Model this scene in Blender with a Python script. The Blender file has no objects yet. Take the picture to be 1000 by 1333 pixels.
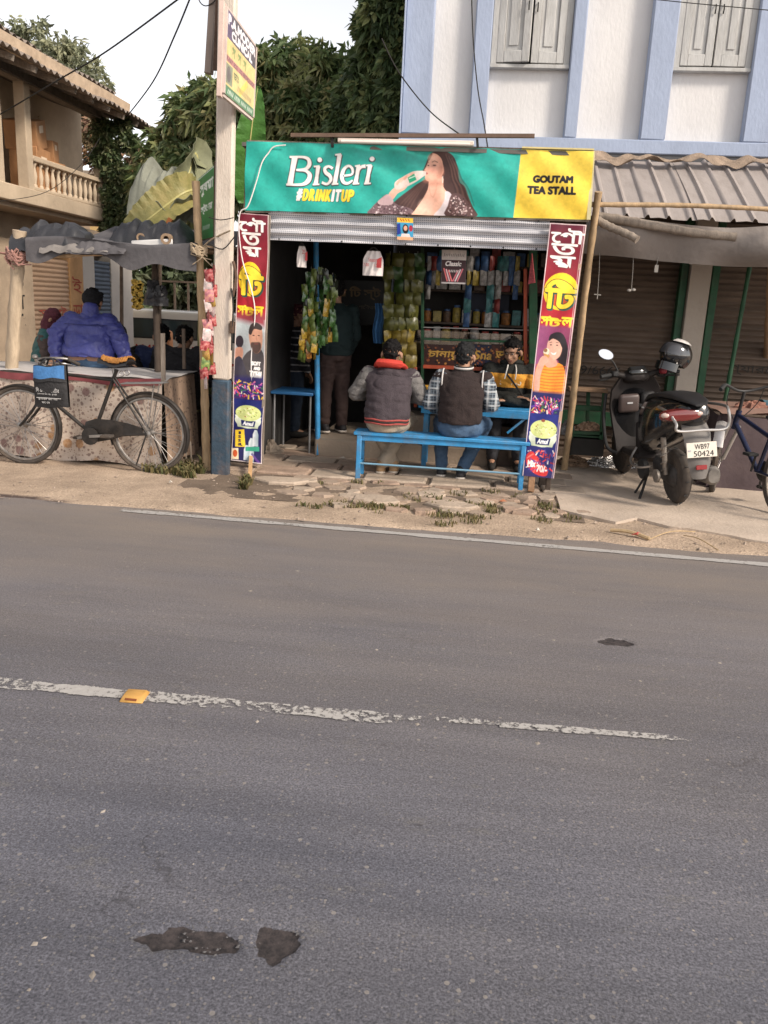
import bpy, bmesh, math, random
import numpy as np
from mathutils import Vector, Matrix, noise

random.seed(7); RNG = np.random.default_rng(7)
SC = bpy.context.scene
COL = SC.collection
rad = math.radians

# ------------------------------------------------------------------ camera
CAMH, FPX = 1.5, 1080.0
YAW, PIT, ROL = rad(6.0), rad(14.0), rad(2.75)
_f = Vector((-math.sin(YAW)*math.cos(PIT), math.cos(YAW)*math.cos(PIT), -math.sin(PIT)))
_r0 = Vector((math.cos(YAW), math.sin(YAW), 0)); _u0 = _r0.cross(_f)
_r = math.cos(ROL)*_r0 + math.sin(ROL)*_u0
_u = -math.sin(ROL)*_r0 + math.cos(ROL)*_u0
cam_d = bpy.data.cameras.new('camera'); cam = bpy.data.objects.new('camera', cam_d); COL.objects.link(cam)
cam_d.sensor_fit = 'VERTICAL'; cam_d.sensor_height = 36.0; cam_d.lens = FPX*36.0/1333.0
cam_d.clip_start = 0.05; cam_d.clip_end = 3000
cam.matrix_world = Matrix(((_r.x, _u.x, -_f.x, 0), (_r.y, _u.y, -_f.y, 0), (_r.z, _u.z, -_f.z, CAMH), (0, 0, 0, 1)))
SC.camera = cam

# ------------------------------------------------------------------ sky, sun, exposure
SUN_EL, SUN_AZ = rad(36), rad(120)      # azimuth clockwise from +Y (north): behind the camera, to the right
W = bpy.data.worlds.new('World'); SC.world = W; W.use_nodes = True
nt = W.node_tree; bg = nt.nodes['Background']
sky = nt.nodes.new('ShaderNodeTexSky'); sky.sky_type = 'NISHITA'; sky.sun_disc = False
sky.sun_elevation = SUN_EL; sky.sun_rotation = SUN_AZ; sky.dust_density = 1.0; sky.air_density = 1.0; sky.ozone_density = 1.0
hs = nt.nodes.new('ShaderNodeHueSaturation'); hs.inputs['Saturation'].default_value = 0.22; hs.inputs['Value'].default_value = 1.25
tint = nt.nodes.new('ShaderNodeMix'); tint.data_type = 'RGBA'; tint.blend_type = 'MULTIPLY'; tint.inputs[0].default_value = 1.0
tint.inputs[7].default_value = (1.0, 0.965, 0.945, 1)
nt.links.new(sky.outputs[0], hs.inputs['Color']); nt.links.new(hs.outputs[0], tint.inputs[6]); nt.links.new(tint.outputs[2], bg.inputs['Color'])
bg.inputs['Strength'].default_value = 0.135
sun_d = bpy.data.lights.new('sun', 'SUN'); sun_d.energy = 2.8; sun_d.angle = rad(11); sun_d.color = (1.0, 0.89, 0.76)
sun = bpy.data.objects.new('sun', sun_d); COL.objects.link(sun)
sun.rotation_euler = Vector((math.sin(SUN_AZ)*math.cos(SUN_EL), math.cos(SUN_AZ)*math.cos(SUN_EL), math.sin(SUN_EL))).to_track_quat('Z', 'Y').to_euler()
sun.location = (8, -8, 12)
VS = SC.view_settings
VS.view_transform = 'Standard'; VS.look = 'None'; VS.exposure = 0.58; VS.gamma = 1.0; VS.use_curve_mapping = False
SC.cycles.max_bounces = 8; SC.cycles.transparent_max_bounces = 16
try:
    SC.cycles.use_denoising = True
except Exception:
    pass

# ------------------------------------------------------------------ picking real places: the ground point or the point on a wall plane behind a sight line
def ray(px, py): return _f*FPX + _r*(px-500.0) - _u*(py-666.5)
CP = Vector((0, 0, CAMH))
def at(px, py, Y):
    d = ray(px, py); return CP + d*(Y/d.y)
def atX(px, py, X):
    d = ray(px, py); return CP + d*(X/d.x)
def gr(px, py, z=0.0):
    d = ray(px, py); return CP + d*((z-CAMH)/d.z)
def ppm(p):      # photo pixels per metre at a point
    return FPX/((Vector(p)-CP).dot(_f))

# ------------------------------------------------------------------ materials
def s2l(c):
    return tuple(((x/255)/12.92 if x/255 <= 0.04045 else ((x/255+0.055)/1.055)**2.4) for x in c)
def hexc(r, g, b): return s2l((r, g, b))
_M = {}
def mat(name, col, rough=0.7, var=0.18, scale=5.0, bump=0.0, bscale=60.0, metal=0.0, spec=0.4, dirt=None, dirt_amt=0.5, dirt_scale=3.0, coat=0.0, stretch=(1, 1, 1), trans=0.0):
    if name in _M: return _M[name]
    m = bpy.data.materials.new(name); m.use_nodes = True; n = m.node_tree.nodes; L = m.node_tree.links
    b = n['Principled BSDF']
    b.inputs['Roughness'].default_value = rough; b.inputs['Metallic'].default_value = metal
    b.inputs['Specular IOR Level'].default_value = spec; b.inputs['Coat Weight'].default_value = coat
    geo = n.new('ShaderNodeTexCoord'); mp = n.new('ShaderNodeMapping'); mp.inputs['Scale'].default_value = stretch
    L.new(geo.outputs['Object'], mp.inputs['Vector'])
    nz = n.new('ShaderNodeTexNoise'); nz.inputs['Scale'].default_value = scale; nz.inputs['Detail'].default_value = 6; nz.inputs['Roughness'].default_value = 0.65
    L.new(mp.outputs[0], nz.inputs['Vector'])
    rp = n.new('ShaderNodeValToRGB'); lo = tuple(max(0, c*(1-var)) for c in col); hi = tuple(min(1, c*(1+var)) for c in col)
    rp.color_ramp.elements[0].position = 0.32; rp.color_ramp.elements[1].position = 0.68
    rp.color_ramp.elements[0].color = (*lo, 1); rp.color_ramp.elements[1].color = (*hi, 1)
    L.new(nz.outputs['Fac'], rp.inputs['Fac']); out = rp.outputs['Color']
    if dirt is not None:
        n2 = n.new('ShaderNodeTexNoise'); n2.inputs['Scale'].default_value = dirt_scale; n2.inputs['Detail'].default_value = 9; n2.inputs['Roughness'].default_value = 0.75
        L.new(mp.outputs[0], n2.inputs['Vector'])
        r2 = n.new('ShaderNodeValToRGB'); r2.color_ramp.elements[0].position = 0.48; r2.color_ramp.elements[1].position = 0.72
        r2.color_ramp.elements[0].color = (0, 0, 0, 1); r2.color_ramp.elements[1].color = (dirt_amt,)*3+(1,)
        L.new(n2.outputs['Fac'], r2.inputs['Fac'])
        mx = n.new('ShaderNodeMix'); mx.data_type = 'RGBA'; mx.inputs[7].default_value = (*dirt, 1)
        L.new(r2.outputs['Color'], mx.inputs[0]); L.new(out, mx.inputs[6]); out = mx.outputs[2]
    L.new(out, b.inputs['Base Color'])
    if bump > 0:
        n3 = n.new('ShaderNodeTexNoise'); n3.inputs['Scale'].default_value = bscale; n3.inputs['Detail'].default_value = 5
        L.new(mp.outputs[0], n3.inputs['Vector'])
        bp = n.new('ShaderNodeBump'); bp.inputs['Strength'].default_value = bump; bp.inputs['Distance'].default_value = 0.02
        L.new(n3.outputs['Fac'], bp.inputs['Height']); L.new(bp.outputs[0], b.inputs['Normal'])
    _M[name] = m
    return m
def vcol_mat(name, rough=0.6, spec=0.3, var=0.06, bump=0.0, bscale=80, trans=0.0, dirt=0.0, coat=0.0):
    """colour comes from the mesh's own print (point attribute 'Col')"""
    if name in _M: return _M[name]
    m = bpy.data.materials.new(name); m.use_nodes = True; n = m.node_tree.nodes; L = m.node_tree.links
    b = n['Principled BSDF']; b.inputs['Roughness'].default_value = rough; b.inputs['Specular IOR Level'].default_value = spec; b.inputs['Coat Weight'].default_value = coat
    a = n.new('ShaderNodeAttribute'); a.attribute_name = 'Col'
    tc = n.new('ShaderNodeTexCoord'); nz = n.new('ShaderNodeTexNoise'); nz.inputs['Scale'].default_value = 6; nz.inputs['Detail'].default_value = 8
    L.new(tc.outputs['Object'], nz.inputs['Vector'])
    r = n.new('ShaderNodeMapRange'); r.inputs[3].default_value = 1-var; r.inputs[4].default_value = 1+var
    L.new(nz.outputs['Fac'], r.inputs[0])
    mx = n.new('ShaderNodeMix'); mx.data_type = 'RGBA'; mx.blend_type = 'MULTIPLY'; mx.inputs[0].default_value = 1
    L.new(a.outputs['Color'], mx.inputs[6]); L.new(r.outputs[0], mx.inputs[7])
    L.new(mx.outputs[2], b.inputs['Base Color'])
    if bump:
        n3 = n.new('ShaderNodeTexNoise'); n3.inputs['Scale'].default_value = bscale; n3.inputs['Detail'].default_value = 4
        L.new(tc.outputs['Object'], n3.inputs['Vector'])
        bp = n.new('ShaderNodeBump'); bp.inputs['Strength'].default_value = bump; bp.inputs['Distance'].default_value = 0.02
        L.new(n3.outputs['Fac'], bp.inputs['Height']); L.new(bp.outputs[0], b.inputs['Normal'])
    if trans:
        tr = n.new('ShaderNodeBsdfTranslucent'); L.new(mx.outputs[2], tr.inputs['Color'])
        ms = n.new('ShaderNodeMixShader'); ms.inputs[0].default_value = trans
        L.new(b.outputs[0], ms.inputs[1]); L.new(tr.outputs[0], ms.inputs[2]); L.new(ms.outputs[0], n['Material Output'].inputs['Surface'])
    _M[name] = m
    return m
def glass_mat(name, tintc=(0.03, 0.04, 0.04), rough=0.05):
    if name in _M: return _M[name]
    m = bpy.data.materials.new(name); m.use_nodes = True; b = m.node_tree.nodes['Principled BSDF']
    b.inputs['Base Color'].default_value = (*tintc, 1); b.inputs['Roughness'].default_value = rough; b.inputs['Specular IOR Level'].default_value = 0.8
    _M[name] = m
    return m
def clear_mat(name, fac=0.12):
    if name in _M: return _M[name]
    m = bpy.data.materials.new(name); m.use_nodes = True; n = m.node_tree.nodes; L = m.node_tree.links
    g = n.new('ShaderNodeBsdfGlossy'); g.inputs['Roughness'].default_value = 0.05
    t = n.new('ShaderNodeBsdfTransparent'); ms = n.new('ShaderNodeMixShader'); ms.inputs[0].default_value = fac
    L.new(t.outputs[0], ms.inputs[1]); L.new(g.outputs[0], ms.inputs[2]); L.new(ms.outputs[0], n['Material Output'].inputs['Surface'])
    _M[name] = m
    return m

# ------------------------------------------------------------------ mesh builder
def frame(z, hint=Vector((0, 0, 1))):
    z = Vector(z).normalized(); h = Vector(hint)
    if abs(z.dot(h.normalized())) > 0.98: h = Vector((1, 0, 0)) if abs(z.x) < 0.9 else Vector((0, 1, 0))
    x = h.cross(z).normalized(); y = z.cross(x)
    return x, y, z
def wmat(o):
    m = o.matrix_basis.copy()
    while o.parent: o = o.parent; m = o.matrix_basis @ m
    return m
def cat_rom(pts, k=6, closed=False):
    P = [Vector(p) for p in pts]; n = len(P); out = []
    rng = range(n) if closed else range(n-1)
    for i in rng:
        p0 = P[(i-1) % n] if closed or i > 0 else P[0]; p1 = P[i]; p2 = P[(i+1) % n]; p3 = P[(i+2) % n] if closed or i+2 < n else P[-1]
        for j in range(k):
            t = j/k
            out.append(0.5*((2*p1)+(p2-p0)*t+(2*p0-5*p1+4*p2-p3)*t*t+(3*p1-p0-3*p2+p3)*t*t*t))
    if not closed: out.append(P[-1])
    return out
class MB:
    def __init__(s): s.v = []; s.f = []; s.m = []; s.xf = None
    def add(s, vs, fs, mi=0):
        o = len(s.v)
        s.v.extend([Vector(v) if s.xf is None else s.xf @ Vector(v) for v in vs])
        s.f.extend([tuple(i+o for i in f) for f in fs]); s.m.extend([mi]*len(fs)); return s
    def box(s, c, size, rot=None, mi=0, taper=1.0):
        c = Vector(c); hx, hy, hz = [x/2 for x in size]
        vs = []
        for z in (-1, 1):
            k = taper if z > 0 else 1.0
            for x, y in ((-1, -1), (1, -1), (1, 1), (-1, 1)):
                v = Vector((x*hx*k, y*hy*k, z*hz))
                if rot is not None: v = rot @ v
                vs.append(c+v)
        return s.add(vs, [(3, 2, 1, 0), (4, 5, 6, 7), (0, 1, 5, 4), (1, 2, 6, 5), (2, 3, 7, 6), (3, 0, 4, 7)], mi)
    def bar(s, p0, p1, w, h, hint=(0, 0, 1), mi=0, w1=None, h1=None):
        p0, p1 = Vector(p0), Vector(p1); x, y, z = frame(p1-p0, Vector(hint))
        w1 = w if w1 is None else w1; h1 = h if h1 is None else h1
        vs = [p0+x*a*w/2+y*b*h/2 for a, b in ((-1, -1), (1, -1), (1, 1), (-1, 1))]+[p1+x*a*w1/2+y*b*h1/2 for a, b in ((-1, -1), (1, -1), (1, 1), (-1, 1))]
        return s.add(vs, [(3, 2, 1, 0), (4, 5, 6, 7), (0, 1, 5, 4), (1, 2, 6, 5), (2, 3, 7, 6), (3, 0, 4, 7)], mi)
    def tube(s, pts, r, n=8, mi=0, closed=False, cap=True, flat=1.0, hint=(0, 0, 1)):
        P = [Vector(p) for p in pts]; N = len(P)
        R = r if isinstance(r, (list, tuple)) else [r]*N
        vs, fs = [], []; px = None
        for i, p in enumerate(P):
            if closed: t = P[(i+1) % N]-P[(i-1) % N]
            else: t = P[min(i+1, N-1)]-P[max(i-1, 0)]
            if t.length < 1e-9: t = Vector((0, 0, 1))
            t.normalize()
            if px is None: x, y, _ = frame(t, Vector(hint))
            else:
                x = px-t*px.dot(t)
                x = x.normalized() if x.length > 1e-6 else frame(t)[0]
                y = t.cross(x)
            px = x
            for k in range(n):
                a = 2*math.pi*k/n; vs.append(p+(x*math.cos(a)+y*math.sin(a)*flat)*R[i])
        for i in range(N if closed else N-1):
            j = (i+1) % N
            for k in range(n):
                k2 = (k+1) % n; fs.append((i*n+k, i*n+k2, j*n+k2, j*n+k))
        if cap and not closed:
            fs.append(tuple(range(n))[::-1]); fs.append(tuple((N-1)*n+k for k in range(n)))
        return s.add(vs, fs, mi)
    def lathe(s, prof, base=(0, 0, 0), axis=(0, 0, 1), n=16, mi=0, sx=1.0, sy=1.0, hint=(1, 0, 0)):
        base = Vector(base); x, y, z = frame(axis, Vector(hint)); vs, fs = [], []
        for r, h in prof:
            for k in range(n):
                a = 2*math.pi*k/n; vs.append(base+x*math.cos(a)*r*sx+y*math.sin(a)*r*sy+z*h)
        for i in range(len(prof)-1):
            for k in range(n):
                k2 = (k+1) % n; fs.append((i*n+k, i*n+k2, (i+1)*n+k2, (i+1)*n+k))
        if prof[0][0] > 1e-6: fs.append(tuple(range(n))[::-1])
        if prof[-1][0] > 1e-6: fs.append(tuple((len(prof)-1)*n+k for k in range(n)))
        return s.add(vs, fs, mi)
    def ell(s, c, rad3, rot=None, n=14, mi=0):
        vs, fs = [], []; m = n//2; c = Vector(c)
        for i in range(m+1):
            th = math.pi*i/m
            for k in range(n):
                a = 2*math.pi*k/n
                v = Vector((rad3[0]*math.sin(th)*math.cos(a), rad3[1]*math.sin(th)*math.sin(a), rad3[2]*math.cos(th)))
                if rot is not None: v = rot @ v
                vs.append(c+v)
        for i in range(m):
            for k in range(n):
                k2 = (k+1) % n; fs.append((i*n+k, (i+1)*n+k, (i+1)*n+k2, i*n+k2))
        return s.add(vs, fs, mi)
    def caps(s, p0, p1, r0, r1, n=12, flat=1.0, hint=(0, 0, 1), mi=0):
        p0, p1 = Vector(p0), Vector(p1); d = p1-p0; Ln = max(d.length, 1e-5); prof = [(1e-4, -r0)]
        for k in range(1, 4): a = math.pi/2*k/4; prof.append((r0*math.sin(a), -r0*math.cos(a)))
        prof.append((r0, 0)); prof.append((r1, Ln))
        for k in range(1, 4): a = math.pi/2*k/4; prof.append((r1*math.cos(a), Ln+r1*math.sin(a)))
        prof.append((1e-4, Ln+r1))
        return s.lathe(prof, p0, d, n, mi, 1.0, flat, hint)
    def prism(s, poly, M, depth, mi=0, mi_side=None):
        n = len(poly); vs = [M @ Vector((p[0], p[1], 0)) for p in poly]+[M @ Vector((p[0], p[1], depth)) for p in poly]
        s.add(vs, [tuple(range(n))[::-1], tuple(range(n, 2*n))]+[(i, (i+1) % n, n+(i+1) % n, n+i) for i in range(n)], mi); return s
    def grid(s, fn, nu, nv, mi=0, thick=0.0):
        vs = [fn(i/nu, j/nv) for j in range(nv+1) for i in range(nu+1)]
        fs = [(j*(nu+1)+i, j*(nu+1)+i+1, (j+1)*(nu+1)+i+1, (j+1)*(nu+1)+i) for j in range(nv) for i in range(nu)]
        return s.add(vs, fs, mi)
    def build(s, name, mats, parent=None, bevel=0.0, ang=40, weld=False, local=False, solid=0.0, seg=1):
        me = bpy.data.meshes.new(name)
        vs = s.v
        if parent is not None and not local:
            inv = wmat(parent).inverted(); vs = [inv @ v for v in vs]
        me.from_pydata([tuple(v) for v in vs], [], s.f)
        mats = mats if isinstance(mats, (list, tuple)) else [mats]
        for m in mats: me.materials.append(m)
        if len(mats) > 1: me.polygons.foreach_set('material_index', s.m)
        if bevel or weld or solid:
            bm = bmesh.new(); bm.from_mesh(me)
            if weld: bmesh.ops.remove_doubles(bm, verts=bm.verts, dist=1e-5)
            if solid: bmesh.ops.recalc_face_normals(bm, faces=bm.faces); bmesh.ops.solidify(bm, geom=list(bm.faces), thickness=solid)
            if bevel:
                ed = [e for e in bm.edges if len(e.link_faces) == 2 and e.calc_face_angle(0) > 0.5]
                bmesh.ops.bevel(bm, geom=ed, offset=bevel, segments=seg, affect='EDGES', profile=0.5)
            bm.to_mesh(me); bm.free()
        me.update(); finish(me, ang)
        o = bpy.data.objects.new(name, me); COL.objects.link(o)
        if parent is not None: o.parent = parent
        return o
def finish(me, ang=40):
    me.polygons.foreach_set('use_smooth', [True]*len(me.polygons))
    try: me.set_sharp_from_angle(angle=rad(ang))
    except Exception: pass
def tag(o, label, cat, group=None, kind=None):
    if label: o['label'] = label
    if cat: o['category'] = cat
    if group: o['group'] = group
    if kind: o['kind'] = kind
    return o
def struct(o): o['kind'] = 'structure'; return o
def thing(name, label, cat, loc=(0, 0, 0), rz=0.0, group=None):
    o = bpy.data.objects.new(name, None); COL.objects.link(o); o.empty_display_size = 0.1
    o.location = loc; o.rotation_euler = (0, 0, rz)
    return tag(o, label, cat, group)
def copy_tree(o, parent=None):
    c = o.copy(); COL.objects.link(c); c.parent = parent
    for ch in list(o.children): copy_tree(ch, c)
    return c
def inst(src_me, name, parent, M):
    o = bpy.data.objects.new(name, src_me); COL.objects.link(o)
    if parent is not None: o.parent = parent; M = wmat(parent).inverted() @ M
    o.matrix_basis = M
    return o
def fbm(x, y, z=0.0, oct=4):
    return noise.fractal(Vector((x, y, z)), 0.9, 2.1, oct)

# ------------------------------------------------------------------ print: posters and signs painted into a fine mesh's own colours
def poly_mask(pts, X, Y, soft):
    P = np.array([(p[0], p[1]) for p in pts], float); n = len(P)
    ins = np.zeros(X.shape, bool); d2 = np.full(X.shape, 1e18)
    for i in range(n):
        x1, y1 = P[i]; x2, y2 = P[(i+1) % n]
        c = ((y1 > Y) != (y2 > Y)); 
        if y1 != y2: ins ^= c & (X < (x2-x1)*(Y-y1)/(y2-y1)+x1)
        dx, dy = x2-x1, y2-y1; L2 = dx*dx+dy*dy+1e-12
        t = np.clip(((X-x1)*dx+(Y-y1)*dy)/L2, 0, 1)
        d2 = np.minimum(d2, (X-x1-t*dx)**2+(Y-y1-t*dy)**2)
    sd = np.sqrt(d2)*np.where(ins, 1, -1)
    return np.clip(sd/soft+0.5, 0, 1)
_TX = {}
def text_tris(s):
    if s in _TX: return _TX[s]
    c = bpy.data.curves.new('lettering_tmp', 'FONT'); c.body = s; c.resolution_u = 4
    o = bpy.data.objects.new('lettering_tmp', c); COL.objects.link(o)
    me = bpy.data.meshes.new_from_object(o.evaluated_get(bpy.context.evaluated_depsgraph_get()))
    me.calc_loop_triangles()
    V = np.array([v.co[:2] for v in me.vertices]); T = np.array([t.vertices[:] for t in me.loop_triangles])
    bpy.data.objects.remove(o); bpy.data.curves.remove(c); bpy.data.meshes.remove(me)
    _TX[s] = (V, T); return V, T
class Canvas:
    """x runs right 0..w, y runs down 0..h (any unit); k samples per unit"""
    def __init__(s, w, h, k, col):
        s.w, s.h, s.k = w, h, k; s.nx, s.ny = int(w*k)+1, int(h*k)+1
        s.X, s.Y = np.meshgrid(np.linspace(0, w, s.nx), np.linspace(0, h, s.ny)); s.C = np.zeros((s.ny, s.nx, 3)); s.C[:] = s2l(col)
        s.soft = 1.0/k
    def win(s, x0, y0, x1, y1, pad=2):
        i0 = max(0, int(x0*s.k)-pad); i1 = min(s.nx, int(x1*s.k)+pad+2); j0 = max(0, int(y0*s.k)-pad); j1 = min(s.ny, int(y1*s.k)+pad+2)
        return slice(j0, j1), slice(i0, i1)
    def put(s, sl, a, col, col2=None, t=None):
        c = np.array(s2l(col))
        if col2 is not None: c = c*(1-t[..., None])+np.array(s2l(col2))*t[..., None]
        s.C[sl] = s.C[sl]*(1-a[..., None])+c*a[..., None]
    def poly(s, pts, col, soft=None, alpha=1.0, col2=None, gdir=(0, 1), curve=0):
        if curve: pts = cat_rom([(p[0], p[1], 0) for p in pts], curve, True)
        xs = [p[0] for p in pts]; ys = [p[1] for p in pts]; so = soft or s.soft*1.2
        sl = s.win(min(xs)-so, min(ys)-so, max(xs)+so, max(ys)+so)
        X, Y = s.X[sl], s.Y[sl]
        if X.size == 0: return
        a = poly_mask(pts, X, Y, so)*alpha; t = None
        if col2 is not None:
            pr = X*gdir[0]+Y*gdir[1]; cs = [x*gdir[0]+y*gdir[1] for x, y in zip(xs, ys)]
            t = np.clip((pr-min(cs))/(max(cs)-min(cs)+1e-9), 0, 1)
        s.put(sl, a, col, col2, t)
    def ell(s, cx, cy, rx, ry, col, rot=0.0, soft=None, alpha=1.0, n=28):
        c, d = math.cos(rot), math.sin(rot)
        s.poly([(cx+rx*math.cos(2*math.pi*i/n)*c-ry*math.sin(2*math.pi*i/n)*d, cy+rx*math.cos(2*math.pi*i/n)*d+ry*math.sin(2*math.pi*i/n)*c) for i in range(n)], col, soft, alpha)
    def line(s, pts, w, col, alpha=1.0, curve=0, soft=None):
        if curve: pts = cat_rom([(p[0], p[1], 0) for p in pts], curve)
        P = [(p[0], p[1]) for p in pts]; W = w if isinstance(w, (list, tuple)) else [w]*len(P)
        if len(W) != len(P): W = list(np.interp(np.linspace(0, 1, len(P)), np.linspace(0, 1, len(W)), W))
        L, Rr = [], []
        for i in range(len(P)):
            a = P[max(i-1, 0)]; b = P[min(i+1, len(P)-1)]; dx, dy = b[0]-a[0], b[1]-a[1]; l = math.hypot(dx, dy) or 1
            L.append((P[i][0]-dy/l*W[i]/2, P[i][1]+dx/l*W[i]/2)); Rr.append((P[i][0]+dy/l*W[i]/2, P[i][1]-dx/l*W[i]/2))
        s.poly(L+Rr[::-1], col, soft, alpha)
    def text(s, t, box, col, bold=0.0, shear=0.0, outline=None, oc=(0, 0, 0), shadow=None, sc=(0, 0, 0), tilt=0.0, alpha=1.0, col2=None):
        V, T = text_tris(t); x0, y0, x1, y1 = box
        mn, mx = V.min(0), V.max(0); q = (V-mn)/(mx-mn+1e-9)
        pad = bold+(outline or 0)+(max(abs(shadow[0]), abs(shadow[1])) if shadow else 0)+abs(tilt)*(x1-x0)+abs(shear)*(y1-y0)
        P = np.stack([x0+bold+q[:, 0]*(x1-x0-2*bold)+shear*(q[:, 1]-0.5)*(y1-y0), y1-bold-q[:, 1]*(y1-y0-2*bold)], 1); P[:, 1] += tilt*(P[:, 0]-x0)
        sl = s.win(x0-pad, y0-pad, x1+pad, y1+pad, 4); X, Y = s.X[sl], s.Y[sl]
        if X.size == 0: return
        SS = 3; h, w = X.shape; gx = np.linspace(X[0, 0], X[0, -1], w*SS); gy = np.linspace(Y[0, 0], Y[-1, 0], h*SS)
        m = np.zeros((h*SS, w*SS), bool); fx = (w*SS-1)/(gx[-1]-gx[0]); fy = (h*SS-1)/(gy[-1]-gy[0])
        for tri in T:
            a, b, c = P[tri[0]], P[tri[1]], P[tri[2]]
            i0 = int((min(a[0], b[0], c[0])-gx[0])*fx); i1 = int((max(a[0], b[0], c[0])-gx[0])*fx)+2; j0 = int((min(a[1], b[1], c[1])-gy[0])*fy); j1 = int((max(a[1], b[1], c[1])-gy[0])*fy)+2
            i0 = max(i0, 0); j0 = max(j0, 0); i1 = min(i1, w*SS); j1 = min(j1, h*SS)
            if i1 <= i0 or j1 <= j0: continue
            xx = gx[None, i0:i1]; yy = gy[j0:j1, None]
            e = lambda p, q2: (q2[0]-p[0])*(yy-p[1])-(q2[1]-p[1])*(xx-p[0])
            e1, e2, e3 = e(a, b), e(b, c), e(c, a)
            m[j0:j1, i0:i1] |= ((e1 >= 0) & (e2 >= 0) & (e3 >= 0)) | ((e1 <= 0) & (e2 <= 0) & (e3 <= 0))
        def dil(mm, r):
            ri = int(round(r*fx))
            if ri <= 0: return mm
            o = mm.copy()
            for dy in range(-ri, ri+1):
                dx = int(math.sqrt(ri*ri-dy*dy))
                t2 = np.zeros_like(mm)
                if dy >= 0: t2[dy:] = mm[:mm.shape[0]-dy]
                else: t2[:dy] = mm[-dy:]
                cs = np.cumsum(np.pad(t2.astype(int), ((0, 0), (dx+1, dx))), 1)
                o |= (cs[:, 2*dx+1:]-cs[:, :-(2*dx+1)]) > 0
            return o
        def down(mm): return mm.reshape(h, SS, w, SS).mean((1, 3))
        mb = dil(m, bold)
        if shadow:
            sh = dil(m, bold+(outline or 0)); dx, dy = int(shadow[0]*fx), int(shadow[1]*fy)
            sh2 = sh.copy()
            for k in range(1, max(abs(dx), abs(dy))+1):
                ax, ay = int(dx*k/max(abs(dx), abs(dy))), int(dy*k/max(abs(dx), abs(dy)))
                sh2 |= np.roll(np.roll(sh, ax, 1), ay, 0)
            s.put(sl, down(sh2)*alpha, sc)
        if outline: s.put(sl, down(dil(m, bold+outline))*alpha, oc)
        tt = np.clip((Y-y0)/(y1-y0), 0, 1) if col2 is not None else None
        s.put(sl, down(mb)*alpha, col, col2, tt)
    def speck(s, pts, cols, n, r0, r1, seed=1, curve=0, alpha=1.0):
        rg = random.Random(seed)
        if curve: pts = cat_rom([(p[0], p[1], 0) for p in pts], curve, True)
        P = [(p[0], p[1]) for p in pts]; xs = [p[0] for p in P]; ys = [p[1] for p in P]; done = 0
        for _ in range(n*6):
            if done >= n: break
            x, y = rg.uniform(min(xs), max(xs)), rg.uniform(min(ys), max(ys)); c = False
            for i in range(len(P)):
                (x1, y1), (x2, y2) = P[i], P[(i+1) % len(P)]
                if (y1 > y) != (y2 > y) and x < (x2-x1)*(y-y1)/(y2-y1)+x1: c = not c
            if not c: continue
            done += 1; r = rg.uniform(r0, r1)
            s.ell(x, y, r, r*rg.uniform(0.5, 1), rg.choice(cols), rg.uniform(0, 3), alpha=alpha, n=8)
    def grain(s, amt=.07, seed=1):
        r = np.random.default_rng(seed); h, w = s.C.shape[:2]; t = np.zeros((h, w))
        for st_, a in ((3, .5), (7, .6), (17, .7), (41, .7)):
            gh, gw = h//st_+2, w//st_+2; g = r.normal(0, 1, (gh, gw)); yi = np.linspace(0, gh-1.001, h); xi = np.linspace(0, gw-1.001, w); y0 = yi.astype(int); x0 = xi.astype(int); fy = (yi-y0)[:, None]; fx = (xi-x0)[None]
            t += a*((g[y0][:, x0]*(1-fx)+g[y0][:, x0+1]*fx)*(1-fy)+(g[y0+1][:, x0]*(1-fx)+g[y0+1][:, x0+1]*fx)*fy)
        s.C = np.clip(s.C*(1+amt*t)[..., None]*(1+.25*amt*r.normal(0, 1, (h, w, 1))), 0, 1)
    def mesh(s, name, fn, material, parent=None, back=0.004, wrinkle=None):
        s.grain(.075, len(name)+s.nx)
        """fn(u,v)->world point; u right 0..1, v down 0..1"""
        nx, ny = s.nx, s.ny
        U, Vv = np.meshgrid(np.linspace(0, 1, nx), np.linspace(0, 1, ny))
        c00, c10, c01, c11 = [np.array(fn(a, b)) for a, b in ((0, 0), (1, 0), (0, 1), (1, 1))]
        P = (c00*((1-U)*(1-Vv))[..., None]+c10*(U*(1-Vv))[..., None]+c01*((1-U)*Vv)[..., None]+c11*(U*Vv)[..., None])
        nrm = np.cross(c10-c00, c01-c00); nrm /= np.linalg.norm(nrm)
        if nrm.dot(np.array(c00)-np.array(CP)) > 0: nrm = -nrm
        if wrinkle is not None: P = P+nrm*wrinkle(U, Vv)[..., None]
        P = P.reshape(-1, 3)
        if parent is not None:
            inv = np.array(wmat(parent).inverted()); P = P @ inv[:3, :3].T+inv[:3, 3]
        idx = np.arange(nx*ny).reshape(ny, nx)
        F = np.stack([idx[:-1, :-1], idx[1:, :-1], idx[1:, 1:], idx[:-1, 1:]], -1).reshape(-1, 4)
        me = np_mesh(name, P, F, material); vcol(me, s.C.reshape(-1, 3))
        o = bpy.data.objects.new(name, me); COL.objects.link(o)
        if parent is not None: o.parent = parent
        return o
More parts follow.
